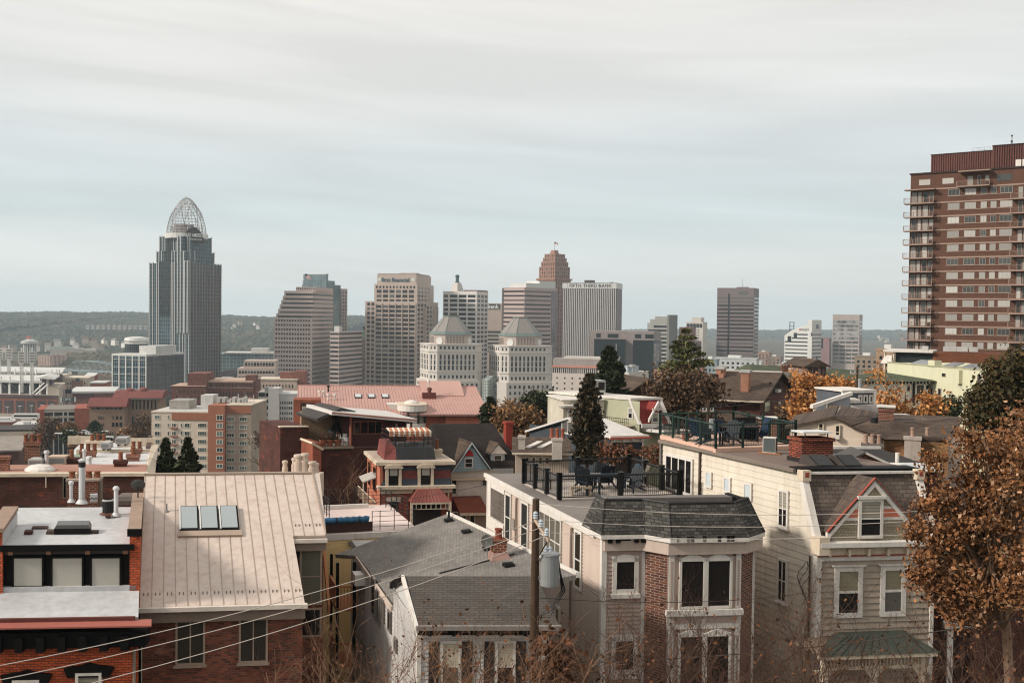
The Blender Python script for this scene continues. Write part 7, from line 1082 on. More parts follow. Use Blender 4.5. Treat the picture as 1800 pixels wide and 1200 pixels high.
x,y=lp(.88,.5);o=empty('wire_table',MW(F,x,y,zr+.07),'round black wire table by the right deck railing','table');MB().cyl(0,0,.68,.71,.4,None,18).build('tabletop',DKB,o);m=MB()
for k in range(3):q=k*2.094;m.tube([(.3*math.cos(q),.3*math.sin(q),0),(.05*math.cos(q),.05*math.sin(q),.35),(.3*math.cos(q),.3*math.sin(q),.68)],.015,4)
m.build('leg',DKB,o)
x,y=lp(.94,.7);chair(MW(F,x,y,zr+.07),-1.4,'weathered grey slatted garden chair by the right deck railing',plain('grey_teak',(120,110,100),.8,.15),None)
x,y=lp(.24,.2);o=empty('cushion_box',MW(F,x,y,zr+.07),'low beige cushion bench near the front deck railing','bench',rz=F.yaw);MB().box(-.5,.5,-.2,.2,.3,.4).build('seat',plain('beige_wood',(164,148,128),.8),o);MB().box(-.45,-.38,-.18,.18,0,.3).box(.38,.45,-.18,.18,0,.3).build('leg',plain('beige_wood',(164,148,128),.8),o)
x,y=lp(.08,.6);o=empty('deck_stool',MW(F,x,y,zr+.07),'small dark square stool at the left deck railing','stool');MB().box(-.22,.22,-.22,.22,.42,.47).build('seat',DKB,o)
for a in(-.18,.18):
 for b in(-.18,.18):MB().box(a-.02,a+.02,b-.02,b+.02,0,.42).build('leg',DKB,o)
F=Fr('tan_mansard_house','tan house with shingled mansard, striped gable dormer, cream side wall and green metal porch','house',(1437,950,41),(1640,946,41.7),-24,C=(1166,778,51.5));W_,D_=F.W,F.D;fr=F.front();lf=F.left();za=F.za;u=lambda x:fr.px(x,1000)[0];z=lambda y:fr.px(1500,y)[1];CS=plain('cream_shingle_board',(206,196,180),.8,.08,.4,streak=.3,dirt=(150,130,104));TB=plain('tan_board',(156,142,127),.8,.06,.4,streak=.12);vt=1.;zt_=F.L(1420,830,41.95).z
F.box('core',CS,.1,W_-.05,.15,D_,0,za-.1);F.box('attic',CS,.1,W_-.05,vt+.15,D_,za-.1,zt_-.1);F.part(siding(MB(),lf,0,D_,za-12,za,.27,.03),'side_siding',CS);F.part(siding(MB(),lf,0,D_-vt,za,zt_-.05,.27,.03),'side_siding',CS);F.part(MB().prx([(0,za-.05),(vt+.1,za-.05),(vt+.1,zt_-.05)],-.02,.1),'side_gable',CS)
F.part(MB().prx([(-.02,za),(.3,za),(vt+.3,zt_),(vt,zt_)],.08,W_-.05),'mansard',brick('mansard_brown_shingle',(104,92,82),(80,70,64),(56,50,46),.3,.17,.01,'xz',zs=1.1,var=.2,bump=.7));F.part(MB().prx([(-.14,za-.05),(.1,za-.05),(vt+.08,zt_),(vt-.16,zt_)],-.14,.12),'mansard_trim',WTR);F.part(MB().prx([(-.14,za-.05),(.1,za-.05),(vt+.08,zt_),(vt-.16,zt_)],W_-.1,W_+.14),'mansard_trim',WTR)
for a in(0,W_):o=F.part(MB().box(a-.18,a+.16,vt-.35,vt,zt_-.3,zt_+.12),'bracket',CRM);F.part(MB().box(a-.09,a+.07,vt-.36,vt-.34,zt_-.15,zt_+.05),'bracket_panel',plain('brick_red_paint',(140,68,54)),o);F.part(MB().box(a-.2,a+.22,-.4,.1,za-.5,za+.2),'console',CRM)
F.part(MB().box(-.05,W_+.05,vt-.2,vt+.1,zt_-.06,zt_+.04),'top_trim',WTR);F.part(MB().slab([(-.1,vt-.1,zt_+.15),(W_+.1,vt-.1,zt_+.15),(W_+.1,vt+.6,zt_+.17),(-.1,vt+.6,zt_+.17)],.15),'roof_edge',BLK);F.part(MB().slab([(-.1,vt+.6,zt_+.12),(W_,vt+.6,zt_+.12),(W_,D_+.2,zt_+.1),(-.1,D_+.2,zt_+.1)],.15),'flat_roof',plain('brown_membrane',(112,96,88),.85,.14,.3));F.part(MB().box(-.22,-.08,vt+.2,D_+.1,zt_-.03,zt_+.12),'side_gutter',plain('gutter_grey',(120,108,98),.6))
F.part(fr.box(MB(),-.05,W_+.05,z(975),z(955),0,.12),'frieze',CRM);F.part(MB().prx([(-.42,za-.02),(-.42,za-.2),(-.1,za-.32),(.1,za-.32),(.1,za)],-.15,W_+.2),'cornice',WTR);F.part(fr.box(MB(),-.02,W_+.02,z(984),z(976),0,.08),'trim',WTR);F.part(fr.box(MB(),-.02,W_+.02,z(976),z(973.5),.02,.14),'red_line',plain('brick_red_paint',(140,68,54)))
for k in range(6):a=W_*(k+.5)/6;F.part(fr.box(MB(),a-.05,a+.05,z(974),z(962),.1,.3),'cornice_bracket',CRM)
F.part(siding(MB(),fr,.12,W_-.1,za-11,z(985),.25,.05),'front_siding',TB);F.part(MB().box(-.07,.14,-.07,.13,0,za-.3).box(W_-.12,W_+.04,-.07,.1,0,za-.3),'corner_board',WTR)
for x0,x1 in((1466,1516),(1547,1592)):win(F,fr,(u(x0),u(x1),z(1084),z(994)),WTR,blind('tan_blind',(132,124,104),.05,.7),.2,rail='house_glass',hood=.06,proud=.08)
fL=Face(F,(-.03,D_),(-.03,0))
for x0,y0,x1,y1,pn,mu in((1369,860,1387,927,BLD,0),(1368,982,1385,1058,WD,0)):hwin(F,fL,x0,y0,x1,y1,WTR,pn,.09,rail='house_glass',mull=1,sill=.07)
for x0,y0,x1,y1 in((1241,828,1252.5,857),(1273,838,1285.5,866),(1308.5,848,1323,879)):hwin(F,fL,x0,y0,x1,y1,WTR,plain('frosted_pane',(186,194,196),.2,.05,spec=.5),.09)
hwin(F,fL,1170,801,1219,866,WTR,WD,.13,mull=3);a,zz=lf.px(1232,830);F.part(lf.box(MB(),a-.06,a+.06,za-8,zt_-.05,0,.1),'downpipe',plain('brown_pipe',(70,56,48)))
for i in range(3):a0_,z0_=lf.px(1421-i*3,985);F.part(MB().tube([lf.pt(a0_+.25*math.sin(k*.9+i),z0_-k*.22,.1+.03*i)for k in range(9)],.014,4),'cable',DKM)
a0_,z0_=lf.px(1427,985);F.part(MB().tube([lf.pt(a0_,z0_+.2,.1),lf.pt(a0_,z0_-4,.1)],.03,5),'conduit',plain('brown_pipe',(70,56,48)))
fd=Face(F,(0,-.1),(W_,-.1));ap,g0=fd.px(1537,842),fd.px(1458,930);g1=(2*ap[0]-g0[0],g0[1]);o=F.part(MB().pry([(g0[0]+.1,g0[1]),(g1[0]-.1,g0[1]),(ap[0],ap[1]-.1)],-.08,2),'dormer',brick('scallop_tan',(150,140,120),(138,128,110),(100,92,80),.13,.1,.008,var=.08));F.part(MB().pry([(g0[0]+.12,za),(g1[0]-.12,za),(g1[0]-.12,g0[1]),(g0[0]+.12,g0[1])],-.07,.5),'dormer_base',MATS['scallop_tan'],o)
def dz(t):return g0[1]+(ap[1]-g0[1])*t
for(t0,t1,mt)in((.17,.23,WTR),(.23,.40,plain('salmon_scallop',(190,112,88),.8,.1)),(.40,.45,WTR)):
 for s in(-1,1):
  w0,w1=(ap[0]-g0[0])*(1-t0)-.16,(ap[0]-g0[0])*(1-t1)-.16;i_=.42
  if w0>i_:F.part(MB().prism([(ap[0]+s*i_,-.1,dz(t0)),(ap[0]+s*w0,-.1,dz(t0)),(ap[0]+s*max(i_,w1),-.1,dz(t1)),(ap[0]+s*i_,-.1,dz(t1))],[(ap[0]+s*i_,-.06,dz(t0)),(ap[0]+s*w0,-.06,dz(t0)),(ap[0]+s*max(i_,w1),-.06,dz(t1)),(ap[0]+s*i_,-.06,dz(t1))]),'dormer_band',mt,o)
for s in(-1,1):
 e_=(ap[0]+s*(ap[0]-g0[0]+.12),g0[1]-.1);F.part(MB().slab([(e_[0],-.15,e_[1]),(ap[0],-.15,ap[1]+.06),(ap[0],2.2,ap[1]+.06),(e_[0],2.2,e_[1])],.1),'dormer_roof',brick('dormer_shingle',(96,82,72),(76,66,60),(54,48,44),.16,.3,.008,'yz',zs=1.3,var=.2,bump=.7),o)
 for(o0,o1,mt,y)in((-.34,-.02,WTR,-.15),(-.01,.022,plain('brick_red_paint',(140,68,54)),-.18)):F.part(MB().prism([(e_[0],y,e_[1]+o0),(ap[0],y,ap[1]+.06+o0),(ap[0],y,ap[1]+.06+o1),(e_[0],y,e_[1]+o1)],[(e_[0],y+.1,e_[1]+o0),(ap[0],y+.1,ap[1]+.06+o0),(ap[0],y+.1,ap[1]+.06+o1),(e_[0],y+.1,e_[1]+o1)]),'bargeboard',mt,o)
hwin(F,fd,1508,876,1551,945,WTR,BLD,.12,rail='house_glass',proud=.08,hood=.12,parent=o)
CG=plain('copper_porch_roof',(58,66,60),.5,.15,streak=.2);e0=Face(F,(0,-2.4),(W_,-2.4));pe0,pe1,zpe=e0.px(1446,1150)[0]-.1,e0.px(1652,1140)[0],e0.px(1550,1150)[1];zpt=fr.px(1530,1110)[1];F.part(MB().prism([(pe0,-2.4,zpe),(pe1,-2.4,zpe),(pe1-2.4*F.k,0,zpe),(pe0+2.1,0,zpe)],[(u(1476),-.5,zpt),(u(1580),-.5,zpt),(u(1590),0,zpt+.05),(u(1470),0,zpt+.05)]),'porch_roof',CG);m=MB()
for k in range(13):a=pe0+(pe1-pe0)*k/12;b=u(1476)+(u(1580)-u(1476))*k/12;m.tube([(a,-2.4,zpe+.02),(b,-.5,zpt+.02)],.022,4)
F.part(m,'porch_seams',CG);F.part(MB().box(pe0+.05,pe1-.05,-2.38,-2.2,zpe-.14,zpe),'porch_gutter',CRM);F.box('porch_beam',CRM,pe0+.3,pe1-.3,-2.15,-2.,zpe-.62,zpe-.5);F.box('porch_ceiling',plain('porch_ceiling',(120,104,90)),pe0+.3,pe1-.3,-2.1,0,zpe-.1,zpe-.02);m=MB();k=pe0+.35
while k<pe1-.35:m.box(k,k+.05,-2.1,-2.05,zpe-.5,zpe-.12);k+=.14
F.part(m,'porch_spindles',CRM)
for a in(pe0+.4,(pe0+pe1)/2,pe1-.45):F.part(MB().box(a-.09,a+.09,-2.17,-1.99,0,zpe-.1),'porch_post',CRM);F.part(MB().pry([(a-.4,zpe-.62),(a+.4,zpe-.62),(a+.1,zpe-1.),(a-.1,zpe-1.)],-2.12,-2.02),'porch_corbel',CRM)
p=F.top(1434,812,zt_+.12);hh=(812-768)/1850*(F.org.y+p[1]);cz=zt_+.1;o=F.part(MB().box(p[0]-.68,p[0]+.68,p[1]-.1,p[1]+.75,cz,cz+hh).box(p[0]-.74,p[0]+.74,p[1]-.16,p[1]+.81,cz+hh-.14,cz+hh),'chimney',brick('big_chimney_brick',(168,84,58),(112,54,42),(60,48,42),.23,.085,.02,var=.4,bump=1.));F.part(MB().box(p[0]-.62,p[0]+.68,p[1]-.06,p[1]+.7,cz+hh+.2,cz+hh+.26),'chimney_cap',plain('galv_cap',(206,206,202),.4),o);F.part(MB().box(p[0]-.5,p[0]-.47,p[1],p[1]+.03,cz+hh,cz+hh+.2).box(p[0]+.5,p[0]+.53,p[1],p[1]+.03,cz+hh,cz+hh+.2),'cap_leg',DKM,o);F.part(MB().box(p[0]-.72,p[0]+.72,p[1]-.14,p[1]+.8,cz,cz+.2),'flashing',plain('cap_black',(40,38,37),.5),o)
for x,y in((1452,821),(1500,821)):q=F.top(x,y,zt_+.12);F.part(MB().prx([(q[1],zt_+.1),(q[1]+1.2,zt_+.1),(q[1]+1.,zt_+.52),(q[1]+.7,zt_+.52)],q[0]-.35,q[0]+.5),'skylight_box',plain('box_dark',(70,64,60),.5));F.part(MB().slab([(q[0]-.27,q[1]+.05,zt_+.2),(q[0]+.42,q[1]+.05,zt_+.2),(q[0]+.42,q[1]+.66,zt_+.55),(q[0]-.27,q[1]+.66,zt_+.55)],.03),'skylight_pane',WD)
q=F.top(1353,797,zt_+.12);o=empty('air_conditioner',MW(F,q[0],q[1],zt_+.12),'white framed split air conditioner on the tan house roof beside the deck','air conditioner',rz=F.yaw-.6);MB().box(-.28,.28,-.17,.17,.06,.74).build('case',WTR,o);MB().box(-.25,.25,-.19,-.17,.1,.7).build('fan_grille',plain('grille_grey',(84,90,90),.5),o);MB().box(.28,.3,-.14,.14,.1,.7).build('coil',DKM,o);MB().box(-.5,.5,-.2,-.14,0,.06).box(-.5,.5,.1,.16,0,.06).build('rail',plain('rail_wood',(150,104,72)),o)
zd=zt_+.28;d1,d2,d3=F.top(1258,788,zd),F.top(1398,783,zd),F.top(1160,764,zd);dv2=(d3[0]-d1[0],d3[1]-d1[1]);d4=(d2[0]+dv2[0],d2[1]+dv2[1]);F.part(MB().prism([(*c,zd-.2)for c in(d1,d2,d4,d3)],[(*c,zd)for c in(d1,d2,d4,d3)]),'deck_floor',plain('pink_deck',(200,164,144),.8,.1));GRR=plain('green_rail',(34,52,46),.5,.1)
rail(F,d1,d2,zd,3,GRR,post=.04,bal=.13,br=.008);rail(F,d1,d3,zd,4,GRR,post=.04,bal=.13,br=.008);rail(F,d3,d4,zd,4,GRR,post=.04,bal=.16,br=.008);rail(F,d2,d4,zd,4,GRR,post=.04,bal=.16,br=.008);lq=lambda s,t:(d1[0]+(d2[0]-d1[0])*s+dv2[0]*t,d1[1]+(d2[1]-d1[1])*s+dv2[1]*t)
F.part(MB().box(d3[0]-.1,d3[0]+.05,d3[1]-.3,d3[1]-.15,zd-3,zd-.2),'deck_post',plain('grey_post',(104,98,92)));NV=plain('royal_blue',(28,46,68),.6,.12)
for s,t,rz,m_,lab,ad in((.12,.2,.9,PLB,'dark slatted lounge chair at the front left of the green railed deck',True),(.32,.2,-.6,PLB,'dark slatted lounge chair next to the blue chair on the green railed deck',True),(.42,.45,.3,NV,'upright royal blue chair on the green railed deck',False),(.22,.55,2.2,NV,'blue lounge chair toward the back of the green railed deck',True),(.85,.4,-1.2,NV,'blue chair under the table end by the right green railing',True)):x,y=lq(s,t);chair(MW(F,x,y,zd),rz,lab,m_,None,ad)
x,y=lq(.6,.4);o=empty('patio_table',MW(F,x,y,zd),'long dark table on the green railed deck','table',rz=F.yaw);MB().box(-.9,.9,-.42,.42,.68,.73).build('tabletop',plain('dark_table',(60,48,44),.6),o)
for a in(-.8,.8):
 for b in(-.35,.35):MB().box(a-.04,a+.04,b-.04,b+.04,0,.68).build('leg',DKM,o)
x,y=lq(.8,.55);o=empty('barbecue_grill',MW(F,x,y,zd),'black covered barbecue on the green railed deck','barbecue');MB().box(-.5,.5,-.3,.3,0,.75).build('cart',BLK,o);MB().prx([(-.3,.75),(.3,.75),(.25,1.0),(-.2,1.05)],-.45,.45).build('lid',BLK,o)
x,y=lq(.03,.55);o=empty('flower_pot',MW(F,x,y,zd),'potted reddish shrub at the left corner of the green railed deck','plant');MB().lathe(0,0,[(.14,0),(.2,.3),(.18,.3)],10).build('pot',POT,o);m=MB()
for i in range(60):q=Vector((random.gauss(0,.16),random.gauss(0,.16),.45+random.gauss(0,.12)));e_=Vector((random.gauss(0,.05),random.gauss(0,.05),random.gauss(0,.05)));m.poly([q,q+e_,q+e_+Vector((0,.03,.05))])
m.build('foliage',plain('red_shrub',(120,62,60)),o)
rail_ch=Fr('terrace_chimney','small brick chimney with a white cap behind the green railed deck','chimney',(1338,742,62),(1366,742,62),-24);rail_ch.box('stack',CHB,0,rail_ch.W,0,.7,0,rail_ch.za);rail_ch.box('cap',WTR,-.1,rail_ch.W+.1,-.1,.8,rail_ch.za+.2,rail_ch.za+.3);rail_ch.box('cap_leg',DKM,.1,.14,.1,.14,rail_ch.za,rail_ch.za+.2);rail_ch.box('cap_leg',DKM,rail_ch.W-.14,rail_ch.W-.1,.1,.14,rail_ch.za,rail_ch.za+.2)
F=Fr('dark_brick_house','dark brick house mostly hidden by the leafy brown tree at the right edge','house',(1712,905,43),(1880,903,43.6),-24,C=(1648,850,52));W_,D_=F.W,F.D;fr,lf=F.front(),F.left();DBR=brick('shaded_brick',(92,52,42),(66,40,34),(66,54,48),.22,.085,.011,var=.3);F.box('wall',DBR,0,W_,0,D_,0,F.za);F.box('roof',DRF,-.2,W_,-.2,D_,F.za,F.za+.2);hwin(F,lf,1682,1000,1701,1056,WTR,WD,.12,sill=.1,rail=True);hwin(F,fr,1792,1015,1830,1070,WTR,WD,.1,rail=True);m=MB().box(-1.1,-.85,-.3,-.05,0,fr.px(1690,1098)[1]).box(-1.25,.3,-.4,.1,fr.px(1690,1098)[1],fr.px(1690,1090)[1]);F.part(m,'porch_post',WTR)
F=Fr('black_roof_row','low house with black flat roof and a small brick gable behind the tan house','house',(1470,826,44.8),(1660,822,45.2),-24,C=(1640,790,52),cb=True);W_=F.W;F.k=.05;F.D=7.2;F.box('wall',DBR,0,W_,0,7.2,0,F.za-.1);F.box('roof',plain('black_membrane',(46,42,40),.9,.2),0,W_,0,7.2,F.za-.1,F.za);fr=F.front();F.part(MB().box(0,W_,7.1,7.25,F.za,F.za+.12),'edge_board',WTR);a=F.top(1577,813,F.za);F.part(MB().lathe(a[0],a[1],[(.09,F.za),(.09,F.za+.38),(.1,F.za+.4),(.1,F.za+.45)],10),'vent_pipe',WTR)
g=Face(F,(0,1.5),(W_,1.5));t0,t1,t2=g.px(1478,812),g.px(1519,795),g.px(1562,822);F.part(MB().pry([(t0[0],F.za-.05),(t2[0],F.za-.05),(t1[0],t1[1])],1.5,3),'brick_gable',CHB);F.part(MB().slab([(t0[0]-.2,1.3,F.za),(t1[0],1.3,t1[1]+.06),(t1[0],3.2,t1[1]+.06),(t0[0]-.2,3.2,F.za)],.08),'gable_roof',plain('box_dark',(70,64,60),.5));F.part(MB().slab([(t1[0],1.3,t1[1]+.06),(t2[0]+.2,1.3,F.za+.02),(t2[0]+.2,3.2,F.za+.02),(t1[0],3.2,t1[1]+.06)],.1),'gable_roof',WTR)
F.part(MB().slab([(W_*.55,-.4,F.za+.06),(W_*.95,-.4,F.za+.06),(W_*.98,1.6,F.za+.1),(W_*.62,1.6,F.za+.1)],.08),'white_skylight',WTR);F.part(MB().slab([(W_*.62,-.1,F.za+.1),(W_*.85,-.1,F.za+.1),(W_*.9,1.2,F.za+.14),(W_*.68,1.2,F.za+.14)],.05),'skylight_pane',plain('skylight_pane',(190,194,194),.2))
F=Fr('cream_gable_house','cream sided gable house with brown shingle roof and stone chimneys behind the black roof','house',(1388,800,72),(1553,806,70),-24);W_=F.W;fr=F.front();u=lambda x:fr.px(x,770)[0];CV=plain('cream_vinyl',(206,188,170),.7,.05);ap=fr.px(1466,733);e0,e1=fr.px(1386,748),fr.px(1553,774);e1p=fr.px(1492,746);zl=fr.px(1553,770)[1]
pts=[(u(1388),0),(W_,0),(W_,zl-.05),(u(1497),fr.px(1497,747)[1]),ap,(u(1388),e0[1])];F.part(MB().pry(pts,.05,9),'wall',CV);F.part(siding(MB(),fr,0,W_,zl-4,zl-.1,.15,.02),'siding',CV)
F.part(MB().slab([(u(1380),-.3,e0[1]-.05),(ap[0],-.3,ap[1]+.1),(ap[0],9,ap[1]+.1),(u(1380),9,e0[1]-.05)],.14),'roof',SHB);rr=fr.px(1600,774);m=MB().slab([(ap[0],-.3,ap[1]+.1),(u(1497),-.3,fr.px(1497,747)[1]+.05),(u(1497)+2.5,9,fr.px(1497,747)[1]+.05),(ap[0]+.3,9,ap[1]+.1)],.12);F.part(m,'roof',SHB);F.part(MB().slab([(u(1491),-.4,fr.px(1491,746)[1]),(W_+.05,-.4,zl-.02),(W_+4.2,.6,zl-.05),(W_+5.5,8,fr.px(1530,741)[1]-.1),(u(1505),8,fr.px(1491,745)[1]+.1)],.12),'lower_roof',SHB);F.box('ochre_wall',brick('ochre_brick',(160,118,76),(140,100,66),(110,88,70),.24,.09,.012,blotch=(96,66,48)),W_-.02,W_+4,.2,5,0,zl-.15)
for x0,y0,x1,y1 in((1438,743,1448,762),(1467.5,746,1477,772)):hwin(F,fr,x0,y0,x1,y1,CRM,WD,.08,rail=True)
F.part(fr.box(MB(),*fr.rect(1466,764,1476,770.5),0,.4),'window_unit',WTR);F.part(MB().box(W_-.08,W_+.02,-.06,0,0,zl),'corner_board',CRM)
for x,yb,yt,w,v_,mt,np_ in((1557,757,718,1.0,4,CHB,0),(1533,792,780,1.3,-.8,plain('old_stone_chimney',(104,96,90),.9,.3),3),(1604,792,768,1.0,-.5,plain('grey_render',(168,156,146),.9,.2,streak=.4),1),(1630,792,768,1.4,.2,plain('dark_render',(70,58,50),.9,.3),1)):
 g=Face(F,(0,v_),(W_,v_));a,z0=g.px(x,yb);z1=g.px(x,yt)[1];chim(F,a,v_+.4,z0-1,z1,w,.7,mt,np_,ph=.6,pm=plain('stone_pot',(150,124,108)))
g=Face(F,(0,4.),(W_,4.));a,z1=g.px(1557,716);F.part(MB().box(a-.6,a+.65,3.9,4.9,z1,z1+.12),'chimney_cap',WTR);a,z0=Face(F,(0,2),(W_,2)).px(1537,748);F.part(MB().cyl(a,2.3,z0,z0+.55,.25,None,10),'roof_fan',DKM)
F=Fr('grey_trimmed_house','grey sided house with bold white roof edges and a small covered balcony','house',(1427,742,88),(1548,738,90),-24);W_=F.W;fr=F.front();u=lambda x:fr.px(x,720)[0];z=lambda y:fr.px(1480,y)[1];GS=plain('grey_vinyl',(136,138,144),.7,.06);p0,p1,p2=(u(1427),z(712)),(u(1492),z(691)),(u(1548),z(691));F.part(MB().pry([(u(1455),0),(u(1540),0),(u(1534),z(729)),(u(1494),z(712)),(u(1494),z(693)),(u(1455),z(704))],0,.3),'wall',GS);F.part(siding(MB(),fr,u(1456),u(1493),z(734),z(705),.16,.02),'siding',GS);F.box('tower',plain('slate_vinyl',(84,86,92),.7),u(1494),u(1548),1.,5,0,z(692));f1=Face(F,(0,1),(W_,1))
m=MB()
for a,b,y in(((u(1424),z(713)),(u(1493),z(691)),-.4),((u(1493),z(714)),(u(1540),z(735)),-.2)):m.prism([(a[0],y,a[1]-.14),(b[0],y,b[1]-.14),(b[0],y,b[1]+.14),(a[0],y,a[1]+.14)],[(a[0],y+.4,a[1]-.14),(b[0],y+.4,b[1]-.14),(b[0],y+.4,b[1]+.14),(a[0],y+.4,a[1]+.14)])
F.part(m,'bargeboard',WTR);F.part(MB().box(u(1491),u(1550),.8,1.05,z(692),z(688)).box(u(1491),u(1495),.8,1.05,z(712),z(692)).box(u(1546),u(1550),.8,1.05,z(712),z(692)),'tower_trim',WTR);F.part(MB().box(u(1490),u(1551),.8,5,z(690),z(687)),'tower_roof',WTR)
for x0,x1 in((1508,1515),(1517,1524.5),(1527,1534.5)):hwin(F,f1,x0,694,x1,708,WTR,WD,.12)
F.part(MB().slab([(u(1494),.2,z(712)),(u(1555),.2,z(711)),(u(1575),1,z(732)),(u(1535),-.2,z(735))],.1),'roof',plain('grey_roof',(150,142,138),.9,.15));F.part(MB().slab([(u(1424),-.4,z(713)),(u(1493),-.4,z(691)),(u(1493),.1,z(692)),(u(1424),.1,z(714))],.12),'roof',WTR);F.part(MB().box(u(1428),u(1430),-.3,-.1,0,z(713)).box(u(1448),u(1451),-.3,-.1,0,z(706)),'balcony_post',WTR);m=MB().box(u(1429),u(1452),-.3,-.2,z(731),z(729))
for k in range(9):a=u(1430)+(u(1451)-u(1430))*k/9;m.box(a,a+.06,-.28,-.22,z(740),z(730))
F.part(m,'balcony_railing',WTR);F.box('chimney',plain('tan_chimney',(160,136,114)),u(1453),u(1474),-.5,.0,0,z(712));F.part(MB().box(u(1497),u(1511),.2,.9,z(709),z(702)).slab([(u(1495),0,z(703)),(u(1512),0,z(703)),(u(1512),1,z(700)),(u(1495),1,z(700))],.1),'roof_hood',WTR);a=Face(F,(0,-3),(W_,-3))
F=Fr('white_roof_annex','low white roofed building right of the brown shingle roof','building',(1586,752,80),(1692,752,80),-24);F.box('wall',plain('grey_render',(168,156,146),.9,.2),0,F.W,0,9,0,F.za);F.part(MB().slab([(-.2,-.2,F.za),(F.W+.2,-.2,F.za),(F.W-1,9,F.za+.3),(-.6,9,F.za+.3)],.2),'roof',WRF);F.box('roof_hatch',WTR,F.W*.55,F.W*.75,2,4,F.za+.1,F.za+.4);hwin(F,F.front(),1650,760,1664,790,WTR,WD,.1)
def quads(c,size,flat=.0,aspect=1.5):
 n=len(c);a=RNG.normal(size=(n,3));a[:,2]*=(1-flat);a/=np.linalg.norm(a,axis=1)[:,None];b=RNG.normal(size=(n,3));b-=a*(a*b).sum(1)[:,None];b/=np.linalg.norm(b,axis=1)[:,None]
 s=(size*RNG.uniform(.45,1.55,n))[:,None];a=a*s*aspect*.5;b=b*s*.5
 return np.stack([c-a-b*.4,c+b,c+a+b*.2,c-b],1).reshape(-1,3)
def leafmesh(name,pts,mat,parent):
 n=len(pts)//4;me=bpy.data.meshes.new(name);me.vertices.add(len(pts));me.vertices.foreach_set('co',pts.astype(np.float32).ravel());me.loops.add(n*4);me.loops.foreach_set('vertex_index',np.arange(n*4,dtype=np.int32));me.polygons.add(n);me.polygons.foreach_set('loop_start',np.arange(0,n*4,4,dtype=np.int32));me.update(calc_edges=True);me.materials.append(mat)
 o=bpy.data.objects.new(name,me);COL.objects.link(o);o.parent=parent;return o
BARK=plain('bark',(70,56,46),.95,.3,2);BARKL=plain('pale_bark',(132,108,88),.9,.25,2)
def tree(name,label,px,Y,ytop,zb,blobs,nleaf,size,mat,bark=BARK,clump=.5,group=None,cat='tree',tr=.2,ncl=60,flat=0,t0=.3,hollow=.45):
 """blobs: (pixel x, pixel y, half width px, half height px) ellipsoids of the crown"""
 b=P(px,ytop,Y);o=empty(name,(b.x,Y,zb),label,cat,group);B=[]
 for q in blobs:c=P(q[0],q[1],Y+(q[4]if len(q)>4 else 0));k=Y/FOC;B.append((np.array([c.x-b.x,(q[4]if len(q)>4 else 0),c.z-zb]),np.array([q[2]*k,min(q[2],q[3]*1.1)*k,q[3]*k])))
 vol=np.array([r.prod()for _,r in B])**.6;pick=RNG.choice(len(B),ncl,p=vol/vol.sum());C=[]
 for i in pick:d=RNG.normal(size=3);d/=np.linalg.norm(d);C.append(B[i][0]+d*B[i][1]*RNG.uniform(hollow,1.)**.7)
 C=np.array(C);idx=RNG.integers(0,ncl,nleaf);spread=clump*RNG.uniform(.5,1.3,ncl)[idx][:,None];L=C[idx]+RNG.normal(size=(nleaf,3))*spread*np.array([1,1,.8])
 m=MB();zt=max(c[2]for c in C);zl=min(c[2]for c in C);cen=C.mean(0);m.tube([(0,0,0),(cen[0]*.2,cen[1]*.2,zl*.6),(cen[0]*.6,cen[1]*.6,(zl+cen[2])/2),(cen[0],cen[1],cen[2]+(zt-cen[2])*.5)],tr,7,tr*.25);o2=m.build('trunk',bark,o);m=MB()
 for c in C:t=RNG.uniform(t0,.95);s=np.array([cen[0]*t,cen[1]*t,zl*.6+(cen[2]-zl*.6)*t]);md=(s+c)/2+RNG.normal(size=3)*clump*.4;m.tube([s,md,c],tr*.28,4,tr*.05)
 m.build('branches',bark,o)
 leafmesh('crown',quads(L,size,flat),mat,o);return o
def conifer(name,label,px,Y,ytop,ybot,zb,wpx,mat,style='pine',n=9000,size=.25,group=None,lean=0,gap=.0,levels=16):
 top=P(px,ytop,Y);bot=P(px,ybot,Y);o=empty(name,(top.x,Y,zb),label,'tree',group);H=top.z-zb;h0=bot.z-zb;R=wpx*Y/FOC;m=MB().tube([(0,0,0),(0,0,h0+(H-h0)*.5),(0,0,H)],R*.09+.08,7,.03);m.build('trunk',BARK,o);br=MB();pts=[]
 for k in range(levels):
  t=(k+.3)/levels;z=h0+(H-h0)*t;r=R*(1-t)**.8*(1 if style!='cypress' else 1.);nb=7 if style=='pine' else 10
  if style=='cypress':r=R*min(1,(1-t)*2.2)**.7*(.75+.25*math.sin(k*1.7))
  for j in range(nb):
   a=RNG.uniform(0,6.283);l=r*RNG.uniform(.55,1.12);dz=l*(RNG.uniform(-.12,.22)if style=='pine' else RNG.uniform(.1,.7));e=Vector((l*math.cos(a),l*math.sin(a),z+dz));br.tube([(0,0,z-l*.1),(e.x*.5,e.y*.5,z+dz*.3),e],.05*R/3+.015,4,.01)
   q=int(n/levels/nb*(.4+1.2*l/R));s=RNG.uniform(.25 if style=='pine' else .2,1.05,q)[:,None];c=np.array([[0,0,z-l*.1*0]])+s*np.array([[e.x,e.y,dz]])+RNG.normal(size=(q,3))*np.array([.14,.14,.06 if style=='pine' else .16])*l*.9;pts.append(c)
 br.build('branches',BARK,o);L=np.concatenate(pts);leafmesh('crown',quads(L,size,0,2.2),mat,o);return o
